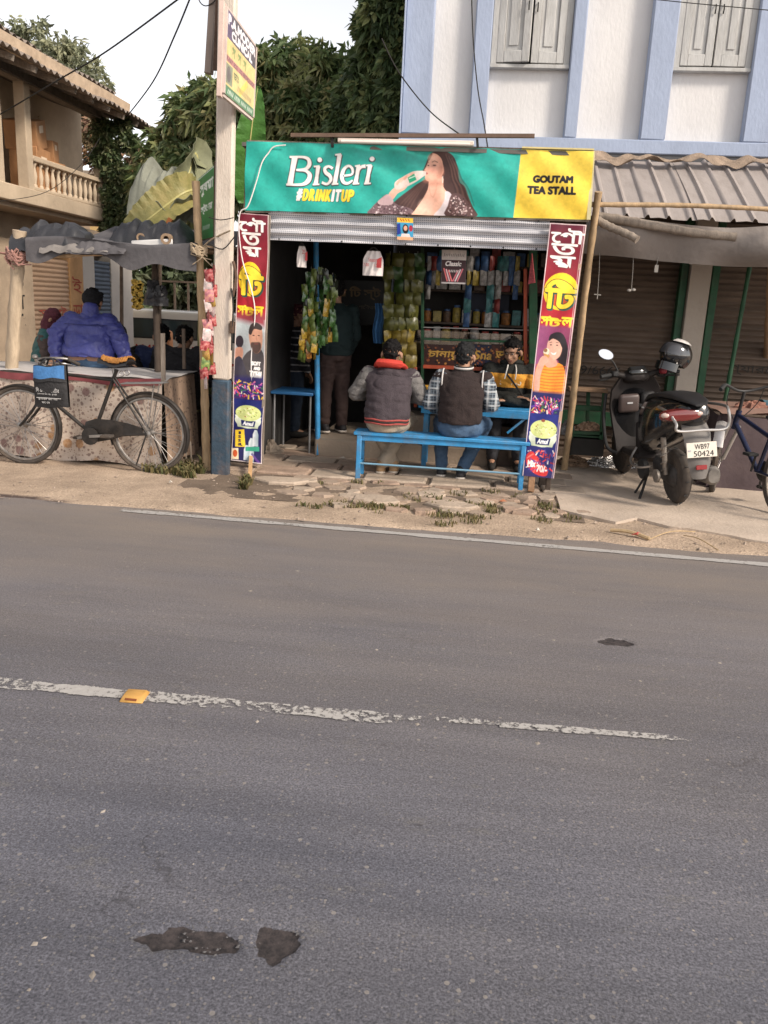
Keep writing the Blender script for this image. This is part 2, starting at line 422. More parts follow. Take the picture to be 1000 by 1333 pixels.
def np_mesh(name, P, F, material, smooth=True):
    me = bpy.data.meshes.new(name); k = F.shape[1]
    me.vertices.add(len(P)); me.vertices.foreach_set('co', np.ascontiguousarray(P, dtype=np.float32).ravel())
    me.loops.add(F.size); me.loops.foreach_set('vertex_index', np.ascontiguousarray(F, dtype=np.int32).ravel())
    me.polygons.add(len(F)); me.polygons.foreach_set('loop_start', np.arange(0, F.size, k, dtype=np.int32))
    try: me.polygons.foreach_set('loop_total', np.full(len(F), k, dtype=np.int32))
    except Exception: pass
    me.polygons.foreach_set('use_smooth', np.full(len(F), smooth, dtype=bool))
    me.update(calc_edges=True); me.validate()
    if material: me.materials.append(material)
    return me
def vcol(me, C, name='Col'):
    a = me.color_attributes.new(name, 'FLOAT_COLOR', 'POINT')
    C4 = np.ones((len(C), 4), np.float32); C4[:, :3] = C; a.data.foreach_set('color', C4.ravel())
def bil(c00, c10, c11, c01):
    c00, c10, c11, c01 = map(Vector, (c00, c10, c11, c01))
    return lambda u, v: c00*((1-u)*(1-v))+c10*(u*(1-v))+c01*((1-u)*v)+c11*(u*v)
# ================================================================== ground, road, paving
def nodes_of(m): return m.node_tree.nodes, m.node_tree.links
def asphalt():
    m = bpy.data.materials.new('asphalt'); m.use_nodes = True; n, L = nodes_of(m); b = n['Principled BSDF']
    g = n.new('ShaderNodeNewGeometry'); sp = n.new('ShaderNodeSeparateXYZ'); L.new(g.outputs['Position'], sp.inputs[0])
    def nz(scale, det=6, ro=.6, stretch=None):
        t = n.new('ShaderNodeTexNoise'); t.inputs['Scale'].default_value = scale; t.inputs['Detail'].default_value = det; t.inputs['Roughness'].default_value = ro
        if stretch:
            mp = n.new('ShaderNodeMapping'); mp.inputs['Scale'].default_value = stretch; L.new(g.outputs['Position'], mp.inputs[0]); L.new(mp.outputs[0], t.inputs['Vector'])
        else: L.new(g.outputs['Position'], t.inputs['Vector'])
        return t
    def ramp(src, p0, p1, c0, c1):
        r = n.new('ShaderNodeValToRGB'); r.color_ramp.elements[0].position = p0; r.color_ramp.elements[1].position = p1
        r.color_ramp.elements[0].color = (*c0, 1); r.color_ramp.elements[1].color = (*c1, 1); L.new(src, r.inputs[0]); return r.outputs[0]
    def mix(f, a, c, mode='MIX'):
        x = n.new('ShaderNodeMix'); x.data_type = 'RGBA'; x.blend_type = mode
        if isinstance(f, (int, float)): x.inputs[0].default_value = f
        else: L.new(f, x.inputs[0])
        for k, v in ((6, a), (7, c)):
            if isinstance(v, tuple): x.inputs[k].default_value = (*v, 1)
            else: L.new(v, x.inputs[k])
        return x.outputs[2]
    base = ramp(nz(1.1, 5, .55, (.45, 1.3, 1)).outputs['Fac'], .3, .7, (.086, .087, .101), (.124, .123, .138))
    grain = ramp(nz(150, 3, .7).outputs['Fac'], .34, .66, (.42, .42, .42), (1.62, 1.6, 1.58))
    c = mix(.85, base, grain, 'MULTIPLY'); c = mix(.8, c, ramp(nz(62, 4, .75).outputs['Fac'], .36, .64, (.74, .74, .75), (1.26, 1.25, 1.25)), 'MULTIPLY')
    # tyre-polished long streaks
    st = ramp(nz(3, 5, .6, (.25, 3, 1)).outputs['Fac'], .35, .65, (.86, .86, .87), (1.13, 1.12, 1.11)); c = mix(.8, c, st, 'MULTIPLY')
    # pale stones showing through
    v = n.new('ShaderNodeTexVoronoi'); v.inputs['Scale'].default_value = 34; L.new(g.outputs['Position'], v.inputs['Vector'])
    lt = n.new('ShaderNodeMath'); lt.operation = 'LESS_THAN'; lt.inputs[1].default_value = .22; L.new(v.outputs['Distance'], lt.inputs[0])
    svc = n.new('ShaderNodeSeparateColor'); L.new(v.outputs['Color'], svc.inputs[0]); sel = ramp(svc.outputs[0], .80, .95, (0, 0, 0), (1, 1, 1)); mm = n.new('ShaderNodeMath'); mm.operation = 'MULTIPLY'; L.new(lt.outputs[0], mm.inputs[0]); L.new(sel, mm.inputs[1])
    sc_ = n.new('ShaderNodeMath'); sc_.operation = 'MULTIPLY'; sc_.inputs[1].default_value = .75; L.new(mm.outputs[0], sc_.inputs[0])
    c = mix(sc_.outputs[0], c, (.26, .235, .21))
    v2 = n.new('ShaderNodeTexVoronoi'); v2.inputs['Scale'].default_value = 85; L.new(g.outputs['Position'], v2.inputs['Vector'])
    lt2 = n.new('ShaderNodeMath'); lt2.operation = 'LESS_THAN'; lt2.inputs[1].default_value = .30; L.new(v2.outputs['Distance'], lt2.inputs[0])
    svd = n.new('ShaderNodeSeparateColor'); L.new(v2.outputs['Color'], svd.inputs[0]); sel2 = ramp(svd.outputs[0], .72, .93, (0, 0, 0), (.75, .75, .75)); m2 = n.new('ShaderNodeMath'); m2.operation = 'MULTIPLY'; L.new(lt2.outputs[0], m2.inputs[0]); L.new(sel2, m2.inputs[1])
    c = mix(m2.outputs[0], c, (.215, .195, .18))
    # big faint patches, brownish and bluish, and polished wheel tracks
    c = mix(.9, c, ramp(nz(.55, 4, .6, (.5, 1, 1)).outputs['Fac'], .36, .64, (.88, .90, .96), (1.13, 1.10, 1.06)), 'MULTIPLY')
    wt = n.new('ShaderNodeMath'); wt.operation = 'SINE'; wm = n.new('ShaderNodeMath'); wm.operation = 'MULTIPLY'; wm.inputs[1].default_value = 3.6; L.new(sp.outputs['Y'], wm.inputs[0]); L.new(wm.outputs[0], wt.inputs[0])
    wr_ = n.new('ShaderNodeMapRange'); wr_.inputs[1].default_value = -1; wr_.inputs[2].default_value = 1; wr_.inputs[3].default_value = .93; wr_.inputs[4].default_value = 1.07; L.new(wt.outputs[0], wr_.inputs[0]); c = mix(1.0, c, wr_.outputs[0], 'MULTIPLY')
    # worn coarse spots where the binder has gone
    wsp = ramp(nz(5.5, 7, .8, (.7, 1.3, 1)).outputs['Fac'], .57, .66, (0, 0, 0), (.6, .6, .6)); c = mix(wsp, c, ramp(nz(130, 3, .8).outputs['Fac'], .42, .60, (.045, .043, .046), (.24, .225, .21)))
    # hairline cracks
    vc = n.new('ShaderNodeTexVoronoi'); vc.feature = 'DISTANCE_TO_EDGE'; vc.inputs['Scale'].default_value = .8; wv = n.new('ShaderNodeMixRGB') if False else n.new('ShaderNodeVectorMath'); wv.operation = 'MULTIPLY_ADD'; wv.inputs[1].default_value = (.35, .35, 0); L.new(nz(2.4, 6, .7).outputs['Color'], wv.inputs[0]); L.new(g.outputs['Position'], wv.inputs[2]); L.new(wv.outputs[0], vc.inputs['Vector'])
    cm = n.new('ShaderNodeMapRange'); cm.inputs[1].default_value = .0035; cm.inputs[2].default_value = .0; L.new(vc.outputs['Distance'], cm.inputs[0]); cg = ramp(nz(1.3, 3, .6).outputs['Fac'], .52, .60, (0, 0, 0), (.6, .6, .6)); cmm = n.new('ShaderNodeMath'); cmm.operation = 'MULTIPLY'; L.new(cm.outputs[0], cmm.inputs[0]); L.new(cg, cmm.inputs[1]); c = mix(cmm.outputs[0], c, (.03, .028, .03))
    # dark tar spots
    tar = ramp(nz(9, 4, .6, (1, 1.6, 1)).outputs['Fac'], .70, .74, (0, 0, 0), (.75, .75, .75)); c = mix(tar, c, (.035, .033, .037))
    # dust blown from the shoulder
    mr = n.new('ShaderNodeMapRange'); mr.inputs[1].default_value = 2.0; mr.inputs[2].default_value = 5.4; mr.inputs[3].default_value = 0.0; mr.inputs[4].default_value = .78; L.new(sp.outputs['Y'], mr.inputs[0])
    dn = ramp(nz(1.6, 6, .65, (.4, 1.5, 1)).outputs['Fac'], .28, .72, (.45, .45, .45), (1.25, 1.25, 1.25)); dm = n.new('ShaderNodeMath'); dm.operation = 'MULTIPLY'; L.new(mr.outputs[0], dm.inputs[0]); L.new(dn, dm.inputs[1])
    c = mix(dm.outputs[0], c, mix(.5, (.215, .178, .148), mix(.8, (.215, .178, .148), grain, 'MULTIPLY')))
    # potholes: bitumen and wet grit bared (attribute from the mesh)
    at_ = n.new('ShaderNodeAttribute'); at_.attribute_name = 'hole'; hc = ramp(nz(40, 5, .7).outputs['Fac'], .35, .65, (.016, .014, .015), (.065, .052, .050))
    hn = n.new('ShaderNodeMath'); hn.operation = 'MULTIPLY_ADD'; hn.inputs[1].default_value = .55; L.new(nz(26, 6, .75).outputs['Fac'], hn.inputs[0]); L.new(at_.outputs['Fac'], hn.inputs[2])
    hm = n.new('ShaderNodeMapRange'); hm.inputs[1].default_value = .82; hm.inputs[2].default_value = .88; L.new(hn.outputs[0], hm.inputs[0])
    c = mix(hm.outputs[0], c, hc)
    L.new(c, b.inputs['Base Color']); b.inputs['Roughness'].default_value = .82; b.inputs['Specular IOR Level'].default_value = .35
    bp = n.new('ShaderNodeBump'); bp.inputs['Strength'].default_value = .55; bp.inputs['Distance'].default_value = .006
    ad = n.new('ShaderNodeMath'); ad.operation = 'ADD'; L.new(nz(210, 5, .8).outputs['Fac'], ad.inputs[0]); L.new(nz(45, 6, .7).outputs['Fac'], ad.inputs[1]); L.new(ad.outputs[0], bp.inputs['Height']); L.new(bp.outputs[0], b.inputs['Normal'])
    return m
def nonuni(a, b, step, lo, hi):
    mid = list(np.arange(a, b+1e-6, step)); pre = [lo]; d = step*2; x = a
    left = []
    while x-d > lo: x -= d; left.append(x); d *= 1.8
    right = []; d = step*2; x = mid[-1]
    while x+d < hi: x += d; right.append(x); d *= 1.8
    return np.array([lo]+left[::-1]+mid+right+[hi])
def nfield(X, Y, sc, seed=0, oct=4):
    r = np.random.default_rng(seed); Z = np.zeros_like(X); a = 1.0
    for o in range(oct):
        for k in range(5):
            th = r.uniform(0, 6.283); f = sc*2**o*r.uniform(.7, 1.4); Z += a*np.sin((X*math.cos(th)+Y*math.sin(th))*f*6.283+r.uniform(0, 6.28))*np.cos((X*math.cos(th+1.3)+Y*math.sin(th+1.3))*f*4.1+r.uniform(0, 6.28))/5
        a *= .55
    return Z
HOLES = [(gr(232, 1221), .115, .042, .22), (gr(280, 1222), .065, .026, .2), (gr(361, 1233), .060, .050, .2), (gr(797, 835), .085, .05, .14), (gr(302, 1148), .05, .02, .1)]
xs = nonuni(-2.6, 2.6, .0125, -300, 300); ys = nonuni(1.2, 5.4, .0125, -6, 5.62)
X, Y = np.meshgrid(xs, ys)
Z = .0015*nfield(X, Y, .5, 3)*np.exp(-(X/30)**2)-.02*np.clip((Y-5.0)/.62, 0, 1)**2*0
H = np.zeros_like(X)
for hi_, (c, rx, ry, wob) in enumerate(HOLES):
    a = np.arctan2((Y-c.y)/ry, (X-c.x)/rx); rr = np.hypot((X-c.x)/rx, (Y-c.y)/ry)
    edge = 1+sum(wob*2.4/k_**.75*np.sin(k_*a+k_*k_*1.7+hi_*2.1) for k_ in (1, 2, 3, 5, 7, 11, 16, 23))*.55
    H = np.maximum(H, np.clip((edge-rr)/.5+.5, 0, 1)*(1 if hi_ < 3 else .85 if hi_ == 3 else .50))
Z -= .009*np.clip((H-.4)/.3, 0, 1)
idx = np.arange(X.size).reshape(X.shape); Fq = np.stack([idx[:-1, :-1], idx[:-1, 1:], idx[1:, 1:], idx[1:, :-1]], -1).reshape(-1, 4)
road_me = np_mesh('road', np.stack([X, Y, Z], -1).reshape(-1, 3), Fq, asphalt())
ha = road_me.attributes.new('hole', 'FLOAT', 'POINT'); ha.data.foreach_set('value', H.ravel().astype(np.float32))
road = bpy.data.objects.new('road', road_me); COL.objects.link(road); struct(road)

def dirt_mat():
    m = mat('roadside_dirt', (.375, .285, .21), .95, .25, 2.2, .55, 55, dirt=(.25, .185, .135), dirt_amt=.7, dirt_scale=1.6, spec=.2)
    n, L = nodes_of(m); b = n['Principled BSDF']; src = b.inputs['Base Color'].links[0].from_socket
    g = n.new('ShaderNodeNewGeometry'); t = n.new('ShaderNodeTexNoise'); t.inputs['Scale'].default_value = 90; t.inputs['Detail'].default_value = 4; L.new(g.outputs['Position'], t.inputs['Vector'])
    r = n.new('ShaderNodeMapRange'); r.inputs[1].default_value = .3; r.inputs[2].default_value = .7; r.inputs[3].default_value = .72; r.inputs[4].default_value = 1.28; L.new(t.outputs['Fac'], r.inputs[0])
    x = n.new('ShaderNodeMix'); x.data_type = 'RGBA'; x.blend_type = 'MULTIPLY'; x.inputs[0].default_value = 1; L.new(src, x.inputs[6]); L.new(r.outputs[0], x.inputs[7]); at_ = n.new('ShaderNodeAttribute'); at_.attribute_name = 'damp'; y = n.new('ShaderNodeMix'); y.data_type = 'RGBA'; y.inputs[7].default_value = (.075, .055, .048, 1); L.new(at_.outputs['Fac'], y.inputs[0]); L.new(x.outputs[2], y.inputs[6]); L.new(y.outputs[2], b.inputs['Base Color'])
    return m
DIRT = dirt_mat(); nodes_of(DIRT)
xs = nonuni(-6.5, 5.0, .045, -400, 400); ys = nonuni(5.3, 9.0, .045, -400, 900)
X, Y = np.meshgrid(xs, ys); near = np.exp(-(np.maximum(abs(X)-8, 0)/6)**2)*np.exp(-(np.maximum(Y-10, 0)/5)**2)
def sstep(t): t = np.clip(t, 0, 1); return t*t*(3-2*t)
edgeY = 5.50+.07*nfield(X, Y*0, .35, 11)+.03*nfield(X, Y*0, 1.7, 12)
edgeY = edgeY+np.where(X < -2.5, .0, 0)
Z = -.035+sstep((Y-edgeY+.06)/.16)*.048+near*(.010*nfield(X, Y, .5, 5)+.006*nfield(X, Y, 2.2, 6))*sstep((Y-edgeY)/.3)
Z -= .40*sstep((Y-9.3)/3)*sstep((-2.2-X)/.8)
Z = np.where(Y < 5.2, -.035, Z)
idx = np.arange(X.size).reshape(X.shape); Fq = np.stack([idx[:-1, :-1], idx[:-1, 1:], idx[1:, 1:], idx[1:, :-1]], -1).reshape(-1, 4)
c_ = gr(22, 649); DMP = np.clip((1.0+.35*nfield(X, Y*2, 1.6, 33)-np.hypot((X-c_.x)/.42, (Y-c_.y)/.075))/.25, 0, 1)
gm = np_mesh('ground', np.stack([X, Y, Z], -1).reshape(-1, 3), Fq, DIRT)
da = gm.attributes.new('damp', 'FLOAT', 'POINT'); da.data.foreach_set('value', DMP.ravel().astype(np.float32))
ground = bpy.data.objects.new('ground', gm); COL.objects.link(ground); struct(ground)

# ---- painted lines, worn by traffic
def paint_mat(name, wear, sc):
    m = bpy.data.materials.new(name); m.use_nodes = True; n, L = nodes_of(m); b = n['Principled BSDF']; b.inputs['Roughness'].default_value = .8
    g = n.new('ShaderNodeNewGeometry'); t = n.new('ShaderNodeTexNoise'); t.inputs['Scale'].default_value = sc; t.inputs['Detail'].default_value = 8; t.inputs['Roughness'].default_value = .75; L.new(g.outputs['Position'], t.inputs['Vector'])
    t2 = n.new('ShaderNodeTexNoise'); t2.inputs['Scale'].default_value = 3; t2.inputs['Detail'].default_value = 3; L.new(g.outputs['Position'], t2.inputs['Vector'])
    ad = n.new('ShaderNodeMath'); ad.operation = 'MULTIPLY_ADD'; ad.inputs[1].default_value = .55; L.new(t2.outputs['Fac'], ad.inputs[0]); L.new(t.outputs['Fac'], ad.inputs[2])
    at_ = n.new('ShaderNodeAttribute'); at_.attribute_name = 'keep'; a2 = n.new('ShaderNodeMath'); a2.operation = 'ADD'; L.new(ad.outputs[0], a2.inputs[0]); L.new(at_.outputs['Fac'], a2.inputs[1])
    r = n.new('ShaderNodeMapRange'); r.inputs[1].default_value = wear-.025; r.inputs[2].default_value = wear+.035; L.new(a2.outputs[0], r.inputs[0])
    cr = n.new('ShaderNodeValToRGB'); cr.color_ramp.elements[0].color = (.22, .205, .19, 1); cr.color_ramp.elements[1].color = (.47, .445, .42, 1); L.new(t.outputs['Fac'], cr.inputs[0]); L.new(cr.outputs[0], b.inputs['Base Color'])
    tr = n.new('ShaderNodeBsdfTransparent'); ms = n.new('ShaderNodeMixShader'); L.new(r.outputs[0], ms.inputs[0]); L.new(tr.outputs[0], ms.inputs[1]); L.new(b.outputs[0], ms.inputs[2]); L.new(ms.outputs[0], n['Material Output'].inputs['Surface'])
    return m
PAINT = paint_mat('worn_road_paint', .70, 42)
def strip(name, p0, p1, w, keepfn, z=.0045):
    p0, p1 = Vector(p0), Vector(p1); d = p1-p0; nx = max(8, int(d.length/.03)); ny = 6; s_ = Vector((-d.y, d.x, 0)).normalized()
    P, K = [], []
    for j in range(ny+1):
        for i in range(nx+1):
            u, v = i/nx, j/ny; q = p0+d*u+s_*(v-.5)*w*(1+.12*math.sin(u*d.length*9)+.1*math.sin(u*d.length*23+2)); P.append((q.x, q.y, z)); K.append(keepfn(u, v))
    ix = np.arange((nx+1)*(ny+1)).reshape(ny+1, nx+1); F = np.stack([ix[:-1, :-1], ix[:-1, 1:], ix[1:, 1:], ix[1:, :-1]], -1).reshape(-1, 4)
    me = np_mesh(name, np.array(P), F, PAINT); a = me.attributes.new('keep', 'FLOAT', 'POINT'); a.data.foreach_set('value', np.array(K, np.float32))
    o = bpy.data.objects.new(name, me); COL.objects.link(o); struct(o); return o
ed = lambda v: -.55*max(0, abs(v-.5)*2-.72)/.28
strip('edge_line', gr(158, 664.5), gr(1010, 736.5), .10, lambda u, v: .07+ed(v)-.12*(1-min(1, u*9)))
strip('center_line', gr(-60, 884), gr(163, 905), .105, lambda u, v: -.035+ed(v)*.7)
strip('center_line', gr(190, 907), gr(512, 937), .11, lambda u, v: -.04+ed(v)*.7-.03*u)
strip('center_line', gr(512, 934.5), gr(652, 942), .05, lambda u, v: -.03+ed(v)*.5)
strip('center_line', gr(650, 944), gr(985, 970), .06, lambda u, v: -.06+ed(v)*.6-.16*max(0, u-.55)/.45)
strip('edge_line', gr(200, 656), gr(370, 672), .035, lambda u, v: -.05+ed(v))

# ---- yellow road stud
st = thing('road_stud', 'small yellow raised road stud set in the worn centre line', 'road stud', gr(176, 908))
c = gr(176, 908); a = Vector((1, .06, 0)).normalized(); bb = Vector((-.06, 1, 0)).normalized()
mb = MB()
def stud(hw, hd, z0, hw2, hd2, z1): return [c+a*x*hw+bb*y*hd+Vector((0, 0, z0)) for x, y in ((-1, -1), (1, -1), (1, 1), (-1, 1))]+[c+a*x*hw2+bb*y*hd2+Vector((0, 0, z1)) for x, y in ((-1, -1), (1, -1), (1, 1), (-1, 1))]
BOXF = [(3, 2, 1, 0), (4, 5, 6, 7), (0, 1, 5, 4), (1, 2, 6, 5), (2, 3, 7, 6), (3, 0, 4, 7)]
mb.add(stud(.046, .05, .001, .036, .028, .021), BOXF); mb.build('housing', mat('stud_yellow', (.50, .27, .07), .5, .2, 40, dirt=(.12, .08, .05), dirt_amt=.5, dirt_scale=40), st, bevel=.003)
mb = MB(); mb.box(c+Vector((0, -.0405, .0115)), (.045, .003, .008), Matrix.Rotation(-.9, 3, 'X')); mb.build('reflector', mat('stud_reflector', (.16, .05, .02), .3), st)

# ---- loose stones on the road and the verge: far too many to count
def pebbles(n, fx, seed):
    r = np.random.default_rng(seed); P, F = [], []; k = 0
    base = np.array([(0, 0, 1), (1, 0, 0), (0, 1, 0), (-1, 0, 0), (0, -1, 0)], float); fc = [(0, 1, 2), (0, 2, 3), (0, 3, 4), (0, 4, 1)]
    for _ in range(n):
        x, y, z, s = fx(r); th = r.uniform(0, 6.28); q = base*np.array([s*r.uniform(.7, 1.4), s*r.uniform(.6, 1), s*r.uniform(.35, .7)])*r.uniform(.7, 1.2, (5, 1))
        R2 = np.array([[math.cos(th), -math.sin(th), 0], [math.sin(th), math.cos(th), 0], [0, 0, 1]]); P.append(q @ R2.T+np.array([x, y, z-.0005])); F += [(a+k, b+k, c_+k) for a, b, c_ in fc]; k += 5
    return np.concatenate(P), np.array(F)
def by_hole(r):
    c, rx, ry, _ = HOLES[r.integers(0, 3)]; a = r.uniform(0, 6.28); k = r.uniform(1.0, 1.7); return (c.x+rx*k*math.cos(a), c.y+ry*k*math.sin(a), 0., r.choice([.002, .003, .005]))
P, F = pebbles(130, lambda r: (r.uniform(-1.7, 1.7), 1.3+3.2*r.uniform(0, 1)**1.1, -.001, r.choice([.005, .008, .012, .016], p=[.45, .33, .16, .06])), 17)
P[:, 2] *= .35
me = np_mesh('embedded_stones', P, F, mat('tan_road_stone', (.27, .235, .20), .9, .5, 5), False); o = bpy.data.objects.new('embedded_stones', me); COL.objects.link(o); tag(o, 'tan stones bedded flat in the road surface', 'stones', kind='stuff')
P, F = pebbles(90, by_hole, 15)
me = np_mesh('pothole_crumbs', P, F, mat('tar_crumb', (.10, .095, .095), .9, .5, 30), False); o = bpy.data.objects.new('pothole_crumbs', me); COL.objects.link(o); tag(o, 'dark crumbs of asphalt around the potholes', 'grit', kind='stuff')
P, F = pebbles(420, lambda r: (r.uniform(-2.4, 2.4), 1.2+4.3*r.uniform(0, 1)**.8, .0, r.choice([.002, .003, .004, .0055], p=[.5, .3, .15, .05])), 5)
me = np_mesh('road_grit', P, F, mat('grit_stone', (.30, .265, .225), .9, .5, 9), False); o = bpy.data.objects.new('road_grit', me); COL.objects.link(o); tag(o, 'pale grit and small stones scattered over the asphalt', 'grit', kind='stuff')
P, F = pebbles(2200, lambda r: (r.uniform(-4.5, 3.2), 5.5+2.0*r.uniform(0, 1)**1.3, .016, r.choice([.004, .007, .012, .02], p=[.5, .33, .14, .03])), 6)
me = np_mesh('verge_gravel', P, F, mat('verge_stone', (.27, .21, .165), .95, .45, 7), False); o = bpy.data.objects.new('verge_gravel', me); COL.objects.link(o); tag(o, 'dusty gravel and crumbs along the dirt verge', 'gravel', kind='stuff')

# ---- concrete apron in front of the shutters on the right
CONC = mat('apron_concrete', (.47, .385, .31), .9, .16, 1.6, .35, 45, dirt=(.29, .225, .175), dirt_amt=.6, dirt_scale=2.2, spec=.25)
ap = [gr(716, 600), gr(722, 645), gr(730, 668), gr(760, 676), gr(800, 684), gr(830, 680), gr(870, 690), gr(920, 697), gr(1000, 712), gr(1120, 730)]
apx = []
for i in range(len(ap)-1):
    for t in np.linspace(0, 1, 7)[:-1]:
        q = ap[i].lerp(ap[i+1], t); apx.append((q.x+.018*noise.noise(Vector((q.x*7, q.y*7, 0))), q.y+.03*noise.noise(Vector((q.x*6, q.y*6, 3)))))
apx += [(4.6, 6.2), (6, 6.2), (6, 9.2), (apx[0][0], 9.2)]
mb = MB(); mb.prism(apx, Matrix.Translation((0, 0, -.02)), .052); struct(mb.build('concrete_apron', CONC, None))

# ---- old stone setts and slabs in front of the tea stall, each its own stone
fore = struct(MB().add([(-2.35, 6.05, .0), (.86, 6.05, .0), (.86, 9.6, .012), (-2.35, 9.6, .012)], [(0, 1, 2, 3)]).build('forecourt', mat('forecourt_earth', (.15, .11, .08), .95, .3, 3, .5, 40)))
fore.location.z = .012
STN = [mat('slab_stone_a', (.39, .31, .24), .9, .22, 5, .5, 40, dirt=(.2, .15, .11), dirt_amt=.6), mat('slab_stone_b', (.33, .25, .19), .9, .25, 6, .5, 40, dirt=(.17, .12, .09), dirt_amt=.6), mat('slab_brick', (.33, .235, .175), .9, .25, 8, .5, 45, dirt=(.2, .14, .1), dirt_amt=.7)]
def stone(cx, cy, w, d, rot, h, mi, seed, nm='paving_stone'):
    r = random.Random(seed); k = r.randint(5, 7) if nm == 'paving_stone' else 4; pts = []
    for i in range(k if k != 4 else 4):
        a = (2*math.pi*i/k + r.uniform(-.25, .25)) if k != 4 else math.pi/4+math.pi/2*i
        rr = r.uniform(.85, 1.05) if k != 4 else 1.38*r.uniform(.96, 1.02); x, y = w/2*math.cos(a)*rr, d/2*math.sin(a)*rr; pts.append((x, y))
    m = MB(); n = len(pts); top = [(x*.93, y*.93, h+r.uniform(-.006, .006)) for x, y in pts]
    M = Matrix.Translation((cx, cy, 0)) @ Matrix.Rotation(rot, 4, 'Z'); mid = [(x, y, h-.012) for x, y in pts]; bot = [(x, y, -.03) for x, y in pts]
    vs = [M @ Vector(v) for v in bot+mid+top]; fs = [tuple(range(2*n, 3*n))]
    for l in (0, 1): fs += [(l*n+i, l*n+(i+1) % n, (l+1)*n+(i+1) % n, (l+1)*n+i) for i in range(n)]
    m.add(vs, fs); return m.build(nm, STN[mi], fore, ang=25)
rs = random.Random(3); q = 0
for j in range(7):                       # broken setts at the verge
    y = 6.02+j*.15
    x = -1.55+(.1 if j % 2 else 0)+(.0 if j > 1 else .5)
    while x < .78:
        w = rs.uniform(.13, .30)
        if rs.random() < .80: stone(x+w/2, y+rs.uniform(-.03, .03), w*.97, .155, rs.uniform(-.25, .25), .021+rs.uniform(0, .018), rs.choice([0, 0, 1, 1, 2]), q)
        q += 1; x += w
for (px, py, w, d, rt) in ((490, 655, .42, .30, .1), (585, 662, .46, .24, -.1), (560, 648, .3, .2, .3), (665, 668, .17, .13, .4), (690, 660, .2, .13, 1.3), (640, 655, .22, .16, .2), (365, 630, .5, .24, .05)):
    p = gr(px, py); stone(p.x, p.y, w, d, rt, .041, 0 if w > .25 else 2, 500+int(px))
for j in range(5):                       # flagstones of the stall floor
    y = 7.12+j*.30; x = -2.3+(.2 if j % 2 else 0)
    while x < .7:
        w = rs.uniform(.36, .58); stone(x+w/2, y, w*1.0, .29, rs.uniform(-.03, .03), .03+rs.uniform(0, .01), rs.choice([1, 1, 2, 0]), 900+q, 'flagstone'); q += 1; x += w+.015

# ---- grass and weeds in the joints
def grass(n, cen, seed, hmax=.06, name='grass'):
    r = np.random.default_rng(seed); P, F = [], []; k = 0; C = []
    for (c, rx, ry, frac) in cen:
        for _ in range(int(n*frac)):
            a = r.uniform(0, 6.28); rr = math.sqrt(r.uniform(0, 1)); x, y = c.x+rx*rr*math.cos(a), c.y+ry*rr*math.sin(a)
            h = r.uniform(.35, 1)*hmax; w = h*.10+.002; th = r.uniform(0, 6.28); ln = r.uniform(.2, 1.1)*h; dx, dy = math.cos(th), math.sin(th)
            P += [(x-dy*w, y+dx*w, .015), (x+dy*w, y-dx*w, .015), (x+dx*ln*.4+dy*w*.8, y+dy*ln*.4-dx*w*.8, .02+h*.62), (x+dx*ln*.4-dy*w*.8, y+dy*ln*.4+dx*w*.8, .02+h*.62), (x+dx*ln, y+dy*ln, .02+h*.85)]
            F += [(k, k+1, k+2), (k, k+2, k+3), (k+3, k+2, k+4)]; k += 5
            t = r.uniform(0, 1); cc = np.array((.07, .085, .03))*(1-t)+np.array((.22, .17, .08))*t; C += [cc]*5
    me = np_mesh(name, np.array(P), np.array(F), vcol_mat('grass_blade', .8, trans=.25), False); vcol(me, np.array(C))
    o = bpy.data.objects.new(name, me); COL.objects.link(o); return o
rg = random.Random(9); cen = []
for (px, py, w, h, k) in ((455, 662, 40, 5, 7), (500, 664, 40, 7, 10), (585, 676, 48, 6, 14), (640, 670, 25, 8, 7), (708, 668, 22, 14, 14), (610, 658, 40, 7, 8), (550, 650, 50, 5, 6), (660, 645, 50, 6, 7), (480, 632, 60, 5, 4), (735, 684, 14, 4, 2), (400, 660, 30, 5, 2)):
    for _ in range(k): q_ = gr(px+rg.gauss(0, w*.5), py+rg.gauss(0, h*.55)); r_ = rg.uniform(.025, .085); cen.append((q_, r_, r_*rg.uniform(.5, .9), r_*r_))
tot = sum(c_[3] for c_ in cen); cen = [(a_, b_, c_, d_/tot) for a_, b_, c_, d_ in cen]
tag(grass(1200, cen, 4, .045), 'short weeds and grass growing between the paving stones', 'grass', kind='stuff')
cen = [(gr(235+rg.gauss(0, 18), 618+rg.gauss(0, 4)), rg.uniform(.03, .09), rg.uniform(.02, .06), 1/26) for _ in range(22)]+[(gr(305+rg.gauss(0, 15), 632+rg.gauss(0, 4)), rg.uniform(.02, .06), rg.uniform(.02, .04), 1/26) for _ in range(4)]
tag(grass(900, cen, 8, .09, 'weeds'), 'scruffy weeds around the foot of the electric pole', 'weeds', kind='stuff')

